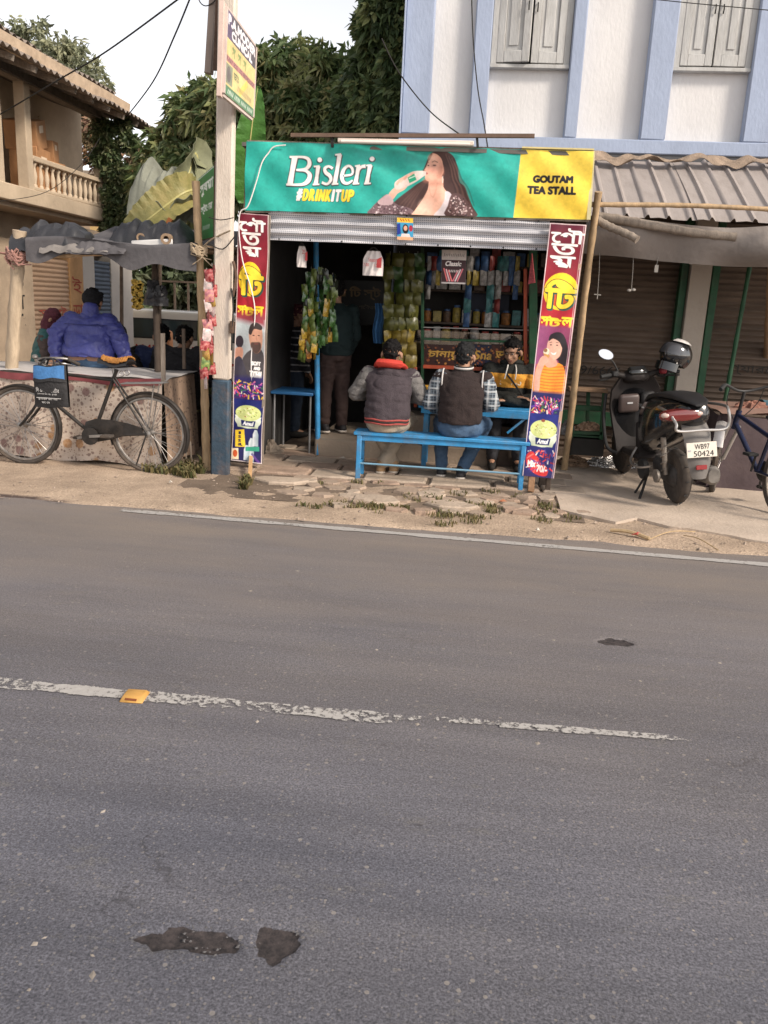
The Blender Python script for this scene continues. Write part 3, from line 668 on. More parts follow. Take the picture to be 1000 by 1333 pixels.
# ---- litter
PAPER = mat('litter_paper', (.45, .40, .34), .9, .3, 30); REDW = mat('litter_red', (.42, .06, .05), .5, .3, 30); LEAF = mat('dry_leaf', (.26, .16, .07), .9, .3, 30)
def scrap(px, py, s, m, label, seed, name='litter_scrap'):
    p = gr(px, py, .03); r = random.Random(seed); mb = MB(); n = 7
    vs = [p+Vector((0, 0, .018+s*.15))]+[p+Vector((s*r.uniform(.6, 1.1)*math.cos(6.28*i/n), s*.7*r.uniform(.5, 1.1)*math.sin(6.28*i/n), r.uniform(-.004, .3*s))) for i in range(n)]
    mb.add(vs, [(0, 1+i, 1+(i+1) % n) for i in range(n)]); o = mb.build(name, m, None, solid=.002); return tag(o, label, 'litter')
scrap(830, 697, .05, REDW, 'crumpled red wrapper on the dirt beyond the concrete edge', 1)
scrap(590, 594+8, .028, PAPER, 'scrap of white paper on the forecourt behind the bench', 2)
scrap(447, 597, .045, PAPER, 'torn paper lying at the foot of the concrete step', 3)
scrap(700, 690, .022, PAPER, 'pale scrap near the paving edge below the right banner', 4)
scrap(222, 628, .02, PAPER, 'white scrap among the weeds by the electric pole', 5)
scrap(655, 653, .03, mat('brick_chip', (.42, .16, .08), .9, .2, 20), 'orange brick chip among the grassy setts', 6)
for i, (a_, b_, lab) in enumerate((((795, 690), (845, 701), 'thick dry palm stalk lying on the dirt by the concrete edge'), ((845, 702), (905, 692), 'thin curved dry straw beside the red wrapper'), ((890, 697), (935, 716), 'long dry straw lying toward the edge line on the right'))):
    p0, p1 = gr(*a_, .03), gr(*b_, .03); md = (p0+p1)/2+Vector((0, .06 if i else .02, .012)); mb = MB(); mb.tube(cat_rom([p0, md, p1], 6), [.014, .004, .004][i] if i else .013, 6); tag(mb.build('dry_stalk', mat('straw', (.42, .30, .17), .9, .25, 20)), lab, 'stalk')
# ================================================================== blue building with shuttered shops
BLUE = mat('blue_limewash', (.345, .40, .52), .85, .07, 2.5, .2, 30, dirt=(.27, .31, .40), dirt_amt=.45, dirt_scale=1.5, spec=.2, stretch=(1.3, 1.3, .6))
WHITE = mat('white_limewash', (.66, .645, .635), .85, .05, 2.0, .2, 30, dirt=(.54, .53, .54), dirt_amt=.35, dirt_scale=1.2, spec=.2, stretch=(1.3, 1.3, .55))
SHUT_W = mat('weathered_white_wood', (.45, .445, .43), .8, .14, 9, .25, 60, dirt=(.30, .28, .25), dirt_amt=.6, dirt_scale=6, stretch=(1, 1, .25))
DARKG = mat('dark_gap', (.015, .014, .013), .9, .1)
bld = thing('blue_building', 'pale blue and white two storey building with wooden window shutters and shop shutters below', 'building', (1.5, 8.9, 0))
XL, XR, YF, ZT, ZB = -.955, 6.5, 8.8, 6.4, 3.04
mb = MB(); mb.box(((XL+XR)/2, 11.52, (ZT+2.2)/2), (XR-XL, 5.0, ZT-2.2)); mb.build('wall', WHITE, bld)   # recessed panels' plane at Y=9.02
PAN = [(-.675, -.28, ZB+.12, 9), (-.115, .65, ZB+.12, 9), (.775, 1.38, ZB+.12, 9), (1.62, 2.34, ZB+.12, 9), (2.60, 3.2, ZB+.12, 9), (3.45, 4.2, ZB+.12, 9)]
xx = XL
for (a_, b_, z0, _) in PAN+[(XR, XR, 0, 0)]:
    mb = MB(); mb.box(((xx+a_)/2, 8.965, (ZT+ZB+.13)/2), (a_-xx, .115, ZT-ZB-.13)); mb.build('pilaster', BLUE, bld, bevel=.012); xx = b_
mb = MB(); mb.box(((XL+XR)/2, 8.963, ZB+.065), (XR-XL+.006, .120, .13)); mb.build('plinth_band', BLUE, bld, bevel=.01)
mb = MB(); mb.box(((XL+XR)/2, 8.97, 2.94), (XR-XL, .10, .20)); mb.build('ledge', mat('grey_ledge', (.09, .09, .095), .9, .2), bld)
mb = MB(); mb.box((XL-.003, 11.3, 3.2), (.01, 4.9, 6.4)); mb.build('side_wall', BLUE, bld)
def window(xc, w, ajar):
    z0, z1 = 3.83, 5.2; wn = MB(); 
    for sx in (-1, 1): wn.box((xc+sx*(w/2+.03), 8.99, (z0+z1)/2), (.06, .07, z1-z0+.05))
    wn.box((xc, 8.985, z0-.02), (w+.12, .09, .035)); wnd = wn.build('window', SHUT_W, bld, bevel=.004)
    MB().box((xc, 9.01, (z0+z1)/2), (w, .014, z1-z0)).build('dark_opening', DARKG, wnd)
    for sx in (-1, 1):
        lw = w/2-.006; hinge = Vector((xc+sx*w/2, 8.972, 0)); R = Matrix.Translation(hinge) @ Matrix.Rotation((-sx if True else 1)*-1*ajar[0 if sx < 0 else 1], 4, 'Z')
        m = MB(); m.xf = R; cx = -sx*lw/2
        for ex in (-1, 1): m.box((cx+ex*(lw/2-.035), 0, (z0+z1)/2), (.07, .04, z1-z0-.02))
        for zz in (z0+.06, z0+.72, z1-.06): m.box((cx, 0, zz), (lw-.14, .038, .10))
        leaf = m.build('shutter_leaf', SHUT_W, wnd, bevel=.004)
        for (za, zb) in ((z0+.11, z0+.67), (z0+.77, z1-.11)):
            m = MB(); m.xf = R; m.box((cx, .006, (za+zb)/2), (lw-.14, .016, zb-za)); m.box((cx, -.004, (za+zb)/2), (lw-.22, .016, zb-za-.09)); m.build('panel', SHUT_W, leaf, bevel=.005)
        m = MB(); m.xf = R; m.tube([(cx-sx*(lw/2-.03), -.03, z0+.45), (cx-sx*(lw/2-.03), -.045, z0+.49), (cx-sx*(lw/2-.03), -.03, z0+.53)], .006, 6); m.build('handle', DARKG, leaf)
window(.267, .64, (.20, .02)); window(1.98, .60, (.03, .03)); window(3.83, .62, (.02, .02))
# ground floor: walls, piers and roller shutters
GF = mat('shop_wall_plaster', (.34, .29, .245), .9, .2, 2.5, .2, 30, dirt=(.18, .15, .12), dirt_amt=.7)
mb = MB(); mb.box((2.9, 9.45, 1.42), (7.0, .9, 2.84)); mb.build('shop_wall', GF, bld)
mb = MB(); mb.box((2.08, 8.86, 1.42), (.20, .28, 2.84)); mb.build('pier', mat('pier_plaster', (.42, .36, .30), .9, .18, 3, .2, 30, dirt=(.25, .21, .17), dirt_amt=.6), bld, bevel=.006)
GREEN = mat('green_enamel', (.014, .075, .030), .55, .3, 8, .1, 40, dirt=(.07, .06, .045), dirt_amt=.6, dirt_scale=7)
for x in (1.94, .70, 2.24, 4.0):
    MB().box((x, 8.86, 1.4), (.07, .16, 2.8)).build('shutter_guide', GREEN, bld, bevel=.004)
SHUT = mat('rusty_shutter_steel', (.125, .088, .064), .62, .22, 3, .2, 40, dirt=(.045, .032, .025), dirt_amt=.8, dirt_scale=3.5, metal=.15, stretch=(.5, 1, 2.5))
def shutter(x0, x1, y, z0, z1, pitch=.058):
    n = int((z1-z0)/pitch*6); vs, fs = [], []
    for i in range(n+1):
        z = z0+(z1-z0)*i/n; ph = (z-z0)/pitch % 1; d = .020*math.sin(math.pi*min(1, ph/.8)) if ph < .8 else 0
        vs += [(x0, y-d, z), (x1, y-d, z)]
        if i: k = 2*i; fs.append((k-2, k-1, k+1, k))
    return MB().add(vs, fs)
sh1 = shutter(.72, 1.93, 8.90, .02, 2.8).build('roller_shutter', SHUT, bld, ang=25)
sh2 = shutter(2.26, 3.98, 8.90, .02, 2.8).build('roller_shutter', SHUT, bld, ang=25)
MB().box((1.33, 8.885, .05), (1.2, .05, .09)).build('bottom_rail', SHUT, sh1); MB().box((3.1, 8.885, .05), (1.7, .05, .09)).build('bottom_rail', SHUT, sh2)
def text_obj(s, M, size, material, name='lettering', parent=None, ext=.002, fit=None):
    """flat lettering in the XY plane of M; fit=(w,h) scales to a box"""
    V, T = text_tris(s); mn, mx = V.min(0), V.max(0); Q = (V-mn)
    if fit: Q = Q/(mx-mn)*np.array(fit)
    else: Q = Q*size
    m = MB(); n = len(Q)
    m.add([M @ Vector((a, b, 0)) for a, b in Q], [tuple(t) for t in T]); return m.build(name, material, parent)
INKB = mat('black_sign_paint', (.02, .018, .016), .8, .2, 20)
FACE = Matrix(((1, 0, 0, 0), (0, 0, -1, 0), (0, 1, 0, 0), (0, 0, 0, 1)))      # text x -> X, y -> Z, facing -Y
def face(p, rz=0.0): return Matrix.Translation(p) @ Matrix.Rotation(rz, 4, 'Z') @ FACE
text_obj('9/6666-', face((1.04, 8.872, .905)), .1, INKB, parent=sh1, fit=(.46, .085))
text_obj('গ্যারেজ', face((2.52, 8.872, .98)), .1, INKB, parent=sh2, fit=(.55, .10))
# padlocks and hasps low on the shutters
MB().box((1.33, 8.86, .14), (.05, .03, .06)).build('padlock', mat('brass', (.3, .2, .07), .4, metal=.8), sh1, bevel=.008)

# ---- corrugated awning, its bamboo and tarpaulin
TIN = mat('dusty_tin_sheet', (.36, .315, .29), .6, .10, 2, .12, 30, metal=.25, dirt=(.20, .165, .14), dirt_amt=.6, dirt_scale=2.5, stretch=(2, .5, 1))
aw = thing('tin_awning', 'corrugated tin awning over the shuttered shops beside the tea stall', 'awning', (2.6, 8.2, 2.6))
ridge = .172
for k, (x0, x1) in enumerate(((.66, 1.72), (1.70, 2.76), (2.74, 3.80), (3.78, 4.84))):
    def fn(u, v, x0=x0, x1=x1, k=k):
        x = x0+(x1-x0)*u; ph = ((x-.70)/ridge) % 1; d = .026*min(1, max(0, (0.11-abs(ph-.5))/.05))
        Yy = 8.82-(1.30+.03*math.sin(k*2.1))*v; z = 2.965-.655*v+d+.008*math.sin(v*5+x*3)+k*.003
        return (x, Yy, z-.012*(v > .97)*abs(math.sin(x*9)))
    MB().grid(fn, 96, 10).build('tin_sheet', TIN, aw, ang=50, solid=-.002)
BAM = mat('dry_bamboo', (.42, .29, .165), .65, .25, 9, .15, 60, dirt=(.22, .15, .09), dirt_amt=.55, dirt_scale=6, stretch=(3, 3, .6))
GREYW = mat('grey_old_wood', (.25, .205, .165), .85, .28, 8, .35, 50, dirt=(.12, .095, .075), dirt_amt=.6, stretch=(3, 3, .6))
def bamboo(name, p0, p1, r, label, m=None, wob=.012, seed=0, parent=None, cat='pole', nodes=7, group=None):
    p0, p1 = Vector(p0), Vector(p1); rg = random.Random(seed); N = nodes*4; pts, R = [], []
    x, y, z = frame(p1-p0); ph = rg.uniform(0, 6)
    for i in range(N+1):
        t = i/N; pts.append(p0.lerp(p1, t)+x*wob*math.sin(t*4+ph)+y*wob*.7*math.sin(t*5.3+ph*2)); kk = r*(1.0-.12*t)
        R.append(kk*(1.14 if i % 4 == 0 else 1.0))
    o = MB().tube(pts, R, 10).build(name, m or BAM, parent, ang=60)
    return tag(o, label, cat, group) if label else o
bamboo('bamboo_rail', at(768, 265, 7.32), at(1040, 273, 7.32), .020, 'thin bamboo rail tied across the front of the tin awning', seed=2)
bamboo('bamboo_pole', gr(733, 612, .03)+Vector((0, .02, 0)), at(781, 250, 7.25), .031, 'leaning bamboo pole standing behind the right hand banner', seed=3)
bamboo('tree_log', at(775, 283, 7.45), at(958, 309, 7.5), .038, 'long grey log slung below the tin awning edge', GREYW, seed=5, cat='log')
bamboo('tree_log', at(772, 282, 7.40), at(829, 313, 7.25), .034, 'short sawn log jutting out below the tin awning', GREYW, seed=6, cat='log')
bamboo('wooden_beam', at(770, 326, 7.78), at(1045, 331, 7.78), .040, 'grey beam under the tarpaulin, in front of the roller shutters', GREYW, seed=9, cat='beam')
bamboo('wooden_prop', gr(1003, 590, .03)+Vector((.05, .35, 0)), at(1003, 330, 7.75), .035, 'brown wooden prop in front of the roller shutter by the parked bicycle', mat('brown_wood', (.28, .17, .095), .8, .25, 7, .3, 50), seed=10, cat='prop')
bamboo('green_pipe', (2.37, 8.45, .0), (2.46, 8.45, 2.3), .022, 'thin green pipe standing in front of the second roller shutter', GREEN, seed=12, wob=.004, cat='pipe')
TARP = mat('grey_tarpaulin', (.225, .195, .175), .7, .22, 3, .3, 18, dirt=(.14, .115, .1), dirt_amt=.6, dirt_scale=3)
def tfn(u, v):
    x = .80+3.2*u; sag = .05*math.sin(u*9)+.03*math.sin(u*23+1)
    zt, zb = 2.27+.02*math.sin(u*14), 1.985+.03*math.sin(u*7+2)
    return (x, 7.50+.12*v-.07*math.sin(math.pi*v)*(1+.7*math.sin(u*11+2))+.02*math.sin(u*37), zt+(zb-zt)*v+.5*sag*math.sin(math.pi*v))
tag(MB().grid(tfn, 90, 16).build('tarpaulin', TARP, None, ang=70, solid=.003), 'sagging grey tarpaulin hanging under the tin awning edge', 'tarpaulin')
def rag(u, v):
    x = .75+3.4*u; return (x, 8.70-.14*v, 2.985-.06*v+.022*math.sin(u*41)+.016*math.sin(u*97+v*6)+.02*math.sin(u*19+v*3))
tag(MB().grid(rag, 140, 6).build('sackcloth', mat('brown_sackcloth', (.26, .195, .145), .95, .3, 12, .6, 60), None, ang=70, solid=.004), 'ragged brown sackcloth packed between tin awning and blue wall', 'cloth')
STR = mat('pale_string', (.28, .26, .235), .9, .1)
for i, (px, y0, y1, lab) in enumerate(((781, 322, 384, 'white string with a crossed hook nearest the bamboo pole'), (825, 322, 378, 'white string with a small knotted bow below the sawn log'), (858, 322, 345, 'short string with a small grey weight below the tarpaulin'))):
    a_, b_ = at(px, y0, 7.62), at(px-3, y1, 7.62); m = MB(); m.tube([a_, a_.lerp(b_, .5)+Vector((.004, 0, 0)), b_], .0024, 5)
    if i == 0: m.tube([b_+Vector((-.03, 0, .004)), b_+Vector((.03, 0, 0))], .005, 5); m.tube([b_+Vector((0, 0, .01)), b_+Vector((0, 0, -.035))], .005, 5)
    elif i == 1: m.ell(b_+Vector((-.018, 0, 0)), (.02, .01, .012), n=8); m.ell(b_+Vector((.018, 0, .006)), (.02, .01, .012), n=8)
    else: m.box(b_+Vector((0, 0, -.03)), (.03, .02, .06))
    tag(m.build('hanging_string', STR), lab, 'string')
bl = thing('light_bulb', 'white bulb in a holder hanging below the tarpaulin', 'light bulb', at(902, 322, 7.62)); p = at(902, 324, 7.62)
MB().lathe([(.002, 0), (.018, -.005), (.02, -.04)], p, (0, 0, 1), 10).build('holder', mat('white_bakelite', (.75, .70, .66), .4, .05), bl)
MB().lathe([(.019, -.04), (.034, -.075), (.032, -.10), (.015, -.122), (.001, -.126)], p, (0, 0, 1), 12).build('bulb', mat('frosted_glass', (.8, .78, .74), .2, .03), bl)

# ================================================================== left house with balcony, along the lane
CREAM = mat('cream_old_plaster', (.47, .37, .265), .9, .14, 1.8, .2, 25, dirt=(.33, .26, .19), dirt_amt=.7, dirt_scale=1.5)
CREAMD = mat('stained_plaster', (.36, .275, .195), .9, .18, 2.2, .2, 25, dirt=(.24, .19, .14), dirt_amt=.8, dirt_scale=1.8)
hs_ = thing('balcony_house', 'old cream two storey house with balustraded balcony and shuttered shops beside the lane', 'house', (-8, 11, -.35))
BX, FX = -6.0, -6.9; Y0, Y1 = 8.7, 13.32
MB().box((FX-2.5, 11.3, 1.15), (5.0, 6.4, 3.3)).build('ground_floor_wall', CREAMD, hs_)
MB().box((FX-2.5, 11.2, 3.55), (5.02, 6.2, 1.6)).build('upper_wall', CREAM, hs_)
MB().box(((BX+FX)/2, (Y0+Y1)/2, 2.66), (BX-FX, Y1-Y0, .20)).build('balcony_slab', CREAM, hs_, bevel=.012)
MB().box(((BX+FX)/2-.04, (Y0+Y1)/2, 2.53), (BX-FX-.14, Y1-Y0-.1, .07)).build('slab_moulding', CREAMD, hs_, bevel=.01)
def rail_part(nm, z, h, w): MB().box((BX-.09, (11.1+Y1)/2, z), (w, Y1-11.1, h)).build(nm, CREAM, hs_, bevel=.012)
rail_part('top_rail', 3.16, .07, .13); rail_part('bottom_rail', 2.785, .05, .12)
m = MB(); m.lathe([(.034, 0), (.034, .03), (.022, .045), (.028, .09), (.036, .14), (.03, .19), (.02, .24), (.018, .265), (.028, .28), (.034, .30), (.034, .325)], (0, 0, 0), n=10); bo = m.build('baluster', mat('baluster_plaster', (.55, .44, .32), .9, .15, 6, dirt=(.3, .23, .16), dirt_amt=.6), hs_, local=True)
bo.matrix_basis = wmat(hs_).inverted() @ Matrix.Translation((BX-.09, 11.22, 2.805))
for k in range(1, 13): inst(bo.data, 'baluster', hs_, Matrix.Translation((BX-.09, 11.22+k*.162, 2.805)))
for y in (10.32, 11.02, 13.24): MB().box((BX-.10, y, 3.42), (.15, .15, 1.34)).build('balcony_post', CREAM, hs_, bevel=.01)
MB().box((BX-.10, 11.0, 4.12), (.16, 4.7, .14)).build('eaves_beam', GREYW, hs_)
MB().box((FX+.02, 12.62, 3.42), (.05, .50, 1.0)).build('door', mat('dark_wood_door', (.06, .045, .035), .7, .3, 8), hs_)
MB().box((FX+.01, 12.30, 3.42), (.06, .12, 1.2)).build('door_jamb', CREAM, hs_); MB().box((FX+.01, 12.94, 3.42), (.06, .12, 1.2)).build('door_jamb', CREAM, hs_)
MB().box((FX+.02, 11.35, 3.5), (.05, .42, .9)).build('window', DARKG, hs_)
MB().box((BX-.1, 13.3, 3.0), (.9, .12, .55)).build('end_parapet', CREAM, hs_)
ROOFT = mat('rusty_roof_tin', (.20, .165, .14), .75, .25, 4, .3, 30, dirt=(.32, .25, .19), dirt_amt=.5, dirt_scale=3)
def rfn(z0, z1, xa, xb, ya, yb):
    def fn(u, v):
        y = ya+(yb-ya)*u; return (xa+(xb-xa)*v, y, z0+(z1-z0)*v+.022*math.sin(y*42)+.02*math.sin(y*2.1)+.03*noise.noise(Vector((y*2, v*2, 0))))
    return fn
rf = MB().grid(rfn(4.06, 4.95, -5.42, -8.0, 8.4, 14.25), 240, 6).build('roof_sheet', ROOFT, hs_, ang=60, solid=-.004)
MB().grid(rfn(4.40, 5.25, -5.78, -8.4, 8.4, 13.2), 220, 6).build('upper_roof_sheet', ROOFT, rf, ang=60, solid=-.004)
MB().box((-5.60, 10.8, 4.20), (.05, 4.8, .17), Matrix.Rotation(.15, 3, 'Y')).build('fascia_board', mat('pale_fascia_wood', (.50, .38, .27), .85, .2, 7, dirt=(.28, .2, .14), dirt_amt=.6), rf)
for k in range(11): MB().bar((-5.5, 8.8+k*.5, 4.02), (-6.8, 8.8+k*.5, 4.42), .05, .07).build('rafter', GREYW, rf)
MB().box((FX+.5, 11.0, 4.17), (1.0, 4.6, .02), Matrix.Rotation(.3, 3, 'Y')).build('ceiling_boards', mat('dark_ceiling_wood', (.10, .08, .065), .9, .2, 6), rf)
# shops below
SH_B = mat('tan_shutter_steel', (.33, .22, .145), .65, .2, 3, .2, 40, metal=.1, dirt=(.2, .13, .09), dirt_amt=.6)
SH_G = mat('slate_shutter_steel', (.075, .095, .125), .6, .2, 3, .2, 40, metal=.15)
def xshut(y0, y1, z0, z1, m, x):
    n = int((z1-z0)/.07*6); vs, fs = [], []
    for i in range(n+1):
        z = z0+(z1-z0)*i/n; ph = (z-z0)/.07 % 1; d = .02*math.sin(math.pi*ph)
        vs += [(x+d, y0, z), (x+d, y1, z)]
        if i: k = 2*i; fs.append((k-2, k-1, k+1, k))
    return MB().add(vs, fs).build('roller_shutter', m, hs_, ang=25)
SX = -6.62; FXo = FX
for (y0, y1, kind) in ((10.9, 11.9, 'w'), (11.9, 13.02, 't'), (13.02, 13.48, 'o'), (13.48, 13.9, 'p'), (13.9, 14.55, 's'), (14.55, 15.45, 'p')):
    if kind == 't': tsh = xshut(y0, y1, -.3, 1.95, SH_B, SX+.02)
    elif kind == 's': xshut(y0, y1, -.3, 2.0, SH_G, SX+.02)
    else: MB().box((SX-.1, (y0+y1)/2, .9), (.32, y1-y0, 2.5)).build('shop_pier', {'o': mat('ochre_pier', (.42, .24, .11), .9, .2, 4), 'p': mat('pale_pier', (.45, .41, .37), .9, .15, 3, dirt=(.3, .27, .23), dirt_amt=.6), 'w': CREAMD}[kind], hs_, bevel=.01)
MB().box((SX-.2, 13.2, 2.32), (.3, 4.6, .36)).build('shop_lintel', CREAMD, hs_)
FX_M = Matrix(((0, 0, 1, 0), (1, 0, 0, 0), (0, 1, 0, 0), (0, 0, 0, 1)))       # text on a wall facing +X, read toward +Y
def faceX(p): return Matrix.Translation(p) @ FX_M
REDP = mat('red_sign_paint', (.30, .05, .03), .85, .2, 20)
text_obj('ই', faceX((-6.553, 13.08, 1.45)), .2, REDP, parent=hs_, fit=(.32, .26)); text_obj('ডা', faceX((-6.553, 13.08, 1.05)), .2, REDP, parent=hs_, fit=(.32, .24))
text_obj('সেলাই', faceX((-6.572, 12.05, 1.05)), .2, REDP, parent=hs_, fit=(.85, .2)); text_obj('ঘর', faceX((-6.572, 12.3, .78)), .2, REDP, parent=hs_, fit=(.45, .18))
for i, t in enumerate(('ন', 'ফ', 'ন', '৫')): text_obj(t, faceX((-6.553, 11.35, 1.72-i*.26)), .2, INKB, parent=hs_, fit=(.28, .2))
# cartons stacked on the balcony
CARD = mat('brown_carton', (.36, .185, .085), .85, .15, 6); TAPE = mat('parcel_tape', (.50, .29, .13), .4, .1)
def carton(c, size, rz, label, tilt=0.0):
    t = thing('carton', label, 'carton', (c[0], c[1], c[2]-size[2]/2)); R = Matrix.Rotation(rz, 3, 'Z') @ Matrix.Rotation(tilt, 3, 'X')
    MB().box(c, size, R).build('box', CARD, t, bevel=.008)
    MB().box(c, (.06, size[1]+.003, size[2]+.003), R).build('tape', TAPE, t); MB().box(Vector(c)+R @ Vector((size[0]/2, 0, size[2]*.2)), (.003, size[1]*.4, size[2]*.25), R).build('label_sticker', mat('carton_label', (.62, .5, .38), .7, .1), t)
carton((-6.30, 11.52, 3.05), (.38, .46, .58), .1, 'upright brown carton standing on the balcony floor')
carton((-6.34, 11.50, 3.52), (.42, .52, .36), .25, 'brown carton tilted on top of the others on the balcony', .22)
carton((-6.36, 12.05, 3.02), (.36, .42, .46), -.1, 'lower brown carton behind the balusters')
carton((-6.40, 12.08, 3.40), (.34, .40, .28), .3, 'small brown carton resting behind the balcony post', .1)
# yellow house at the back of the lane
yb = thing('yellow_house', 'yellow plastered house at the far end of the lane', 'house', (-9, 20, -.4)); YEL = mat('yellow_plaster', (.58, .40, .17), .9, .15, 1.5, dirt=(.4, .27, .13), dirt_amt=.6)
MB().box((-11.2, 20.0, 1.8), (4.6, 1.0, 4.4)).build('wall', YEL, yb); MB().box((-11.2, 20.0, 4.08), (5.0, 1.4, .16)).build('roof', mat('stained_concrete', (.3, .25, .2), .9, .2), yb)
for y_, z_ in ((19.49, 3.0), (19.49, .8)):
    w = MB().box((-9.7, y_, z_), (.7, .04, .9)).build('window', SHUT_W, yb); MB().box((-9.7, y_-.02, z_), (.5, .03, .7)).build('pane', DARKG, w)
# ================================================================== tea stall
DKW = mat('dark_stall_wood', (.075, .055, .042), .85, .3, 5, .3, 40); SHADB = mat('shade_dark_board', (.035, .032, .030), .9, .3, 4)  # near-black wall board carries the deep shade of the stall interior in its colour
stall = thing('tea_stall', 'open fronted tea stall shack with dark interior under the green banner', 'stall', (-.7, 8.3, 0))
MB().box((-2.03, 8.5, 1.35), (.04, 2.55, 2.7)).build('side_wall', SHADB, stall)
MB().box((-1.48, 9.8, 1.35), (1.1, .04, 2.7)).build('back_wall', SHADB, stall)
MB().box((-.16, 8.96, 1.35), (1.54, .03, 2.7)).build('back_wall', SHADB, stall)
MB().box((.665, 8.62, 1.35), (.03, .66, 2.7)).build('side_wall', DKW, stall)  # wall length shaped so sun reaches the man behind the plank table
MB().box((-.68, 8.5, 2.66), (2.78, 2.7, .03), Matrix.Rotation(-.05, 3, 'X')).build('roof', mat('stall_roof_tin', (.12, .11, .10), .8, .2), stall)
for x in (-1.98, .62): MB().box((x, 7.26, 1.2), (.06, .06, 2.4)).build('front_post', DKW, stall, bevel=.005)
MB().box((-.68, 7.27, 2.12), (2.6, .05, .09)).build('front_lintel', DKW, stall)
for k in range(6): MB().bar((-1.9+k*.5, 7.3, 2.55), (-1.9+k*.5, 9.6, 2.6), .05, .05).build('rafter', DKW, stall)
BLUEP = mat('blue_gloss_paint', (.035, .23, .47), .45, .22, 9, .15, 50, dirt=(.15, .135, .12), dirt_amt=.6, dirt_scale=7)
p0, p1 = gr(414, 592, .03), at(410, 330, 8.05)
MB().tube([p0, p0.lerp(p1, .5)+Vector((.006, 0, 0)), p1+Vector((0, 0, .3))], .026, 10).build('blue_post', BLUEP, stall)

# ---- main banner
SGN = thing('shop_banner', 'wide teal and yellow shop banner with a woman drinking, above the tea stall', 'banner', (-.63, 7.15, 2.22))
cv = Canvas(452, 89, 1.7, (40, 168, 152))
cv.poly([(0, 0), (452, 0), (452, 89), (0, 89)], (46, 172, 158), col2=(34, 158, 144), gdir=(.2, 1))
for i in range(9):
    x = 30+i*42; cv.line([(x-30, 8+(i*7) % 20), (x+10, 20+(i*11) % 25), (x+60, 26+(i*5) % 22)], [2, 7, 2], (70, 200, 180) if i % 2 else (22, 158, 140), .22, 4, soft=5)
def T(zx, zy): lx = zx/4.545+159; return (lx, zy/4.545-4-lx*.0288)
def TP(L): return [T(*p) for p in L]
HAIR, HAIR2, SKIN, SKIN2 = (74, 50, 46), (112, 80, 70), (232, 176, 152), (205, 142, 120)
cv.poly(TP([(440, 72), (395, 85), (375, 115), (352, 180), (350, 190), (420, 250), (470, 300), (520, 380), (560, 455), (680, 460), (655, 405), (625, 345), (600, 285), (572, 262), (562, 225), (552, 165), (525, 105), (480, 76)]), HAIR, curve=4)
cv.poly(TP([(385, 240), (330, 260), (275, 300), (215, 350), (170, 400), (160, 455), (310, 455), (350, 370), (395, 290)]), HAIR, curve=4)
for k in range(7): cv.line(TP([(470+k*9, 90+k*5), (505+k*8, 170), (520+k*10, 240), (545+k*13, 300), (560+k*17, 400)]), [1.2, 2.0, 1.6, .8], HAIR2 if k % 2 else (52, 34, 33), .65, 5, soft=1.6)
for k in range(4): cv.line(TP([(350+k*8, 262), (290+k*14, 320), (220+k*24, 400), (200+k*28, 450)]), [.6, 1.8, .8], HAIR2, .5, 5, soft=1.6)
cv.poly(TP([(140, 330), (85, 375), (55, 410), (45, 450), (300, 452), (285, 415), (215, 395), (175, 365)]), (118, 92, 96), curve=3)
cv.speck(TP([(110, 350), (55, 410), (45, 450), (300, 452), (280, 415), (200, 390)]), [(225, 205, 205), (70, 48, 55), (170, 140, 145), (90, 66, 70)], 120, .6, 1.5, 3)
cv.poly(TP([(395, 235), (385, 300), (350, 370), (312, 430), (305, 456), (455, 458), (495, 390), (500, 325), (475, 285), (468, 225)]), SKIN, col2=(240, 190, 165), gdir=(0, 1), curve=3)
cv.line(TP([(390, 270), (402, 330), (420, 350)]), [.5, 1.2, .5], SKIN2, .6, 4, soft=1.5); cv.line(TP([(440, 260), (430, 320), (420, 350)]), [.5, 1.4, .5], SKIN2, .6, 4, soft=1.5)
cv.poly(TP([(490, 312), (527, 335), (512, 400), (500, 458), (425, 459), (465, 410), (487, 360)]), (240, 228, 226), col2=(205, 190, 195), gdir=(1, 0), curve=3)
cv.poly(TP([(525, 335), (508, 400), (498, 459), (680, 462), (650, 410), (600, 345), (560, 325)]), (92, 66, 64), curve=3)
cv.speck(TP([(525, 340), (505, 459), (672, 460), (640, 405), (590, 345)]), [(215, 195, 190), (55, 38, 42), (160, 130, 130)], 110, .6, 1.4, 5)
cv.poly(TP([(400, 84), (384, 105), (376, 138), (367, 165), (357, 186), (366, 193), (362, 205), (367, 214), (363, 228), (372, 246), (395, 254), (435, 246), (462, 222), (474, 180), (466, 130), (448, 95), (425, 80)]), SKIN, curve=4)
cv.poly(TP([(440, 95), (470, 150), (474, 190), (462, 225), (435, 248), (420, 250), (445, 210), (450, 150)]), SKIN2, soft=5, alpha=.6)
cv.poly(TP([(395, 84), (430, 78), (470, 105), (490, 160), (498, 225), (480, 215), (470, 170), (455, 120), (425, 92)]), HAIR, curve=3)
cv.poly(TP([(398, 84), (386, 100), (378, 130), (390, 118), (400, 95)]), HAIR, curve=3)
for (q_, w_, h_, c_, a_) in ((T(452, 190), 4.5, 8, (188, 122, 100), .45), (T(405, 185), 5, 4, (240, 160, 140), .35), (T(400, 112), 5, 4, (248, 206, 184), .5), (T(430, 268), 9, 4, (176, 112, 92), .5), (T(380, 400), 10, 9, (250, 208, 186), .45), (T(440, 330), 5, 10, (196, 134, 112), .35), (T(372, 246), 4, 2.5, (196, 132, 110), .5)): cv.ell(q_[0], q_[1], w_, h_, c_, soft=5, alpha=a_)
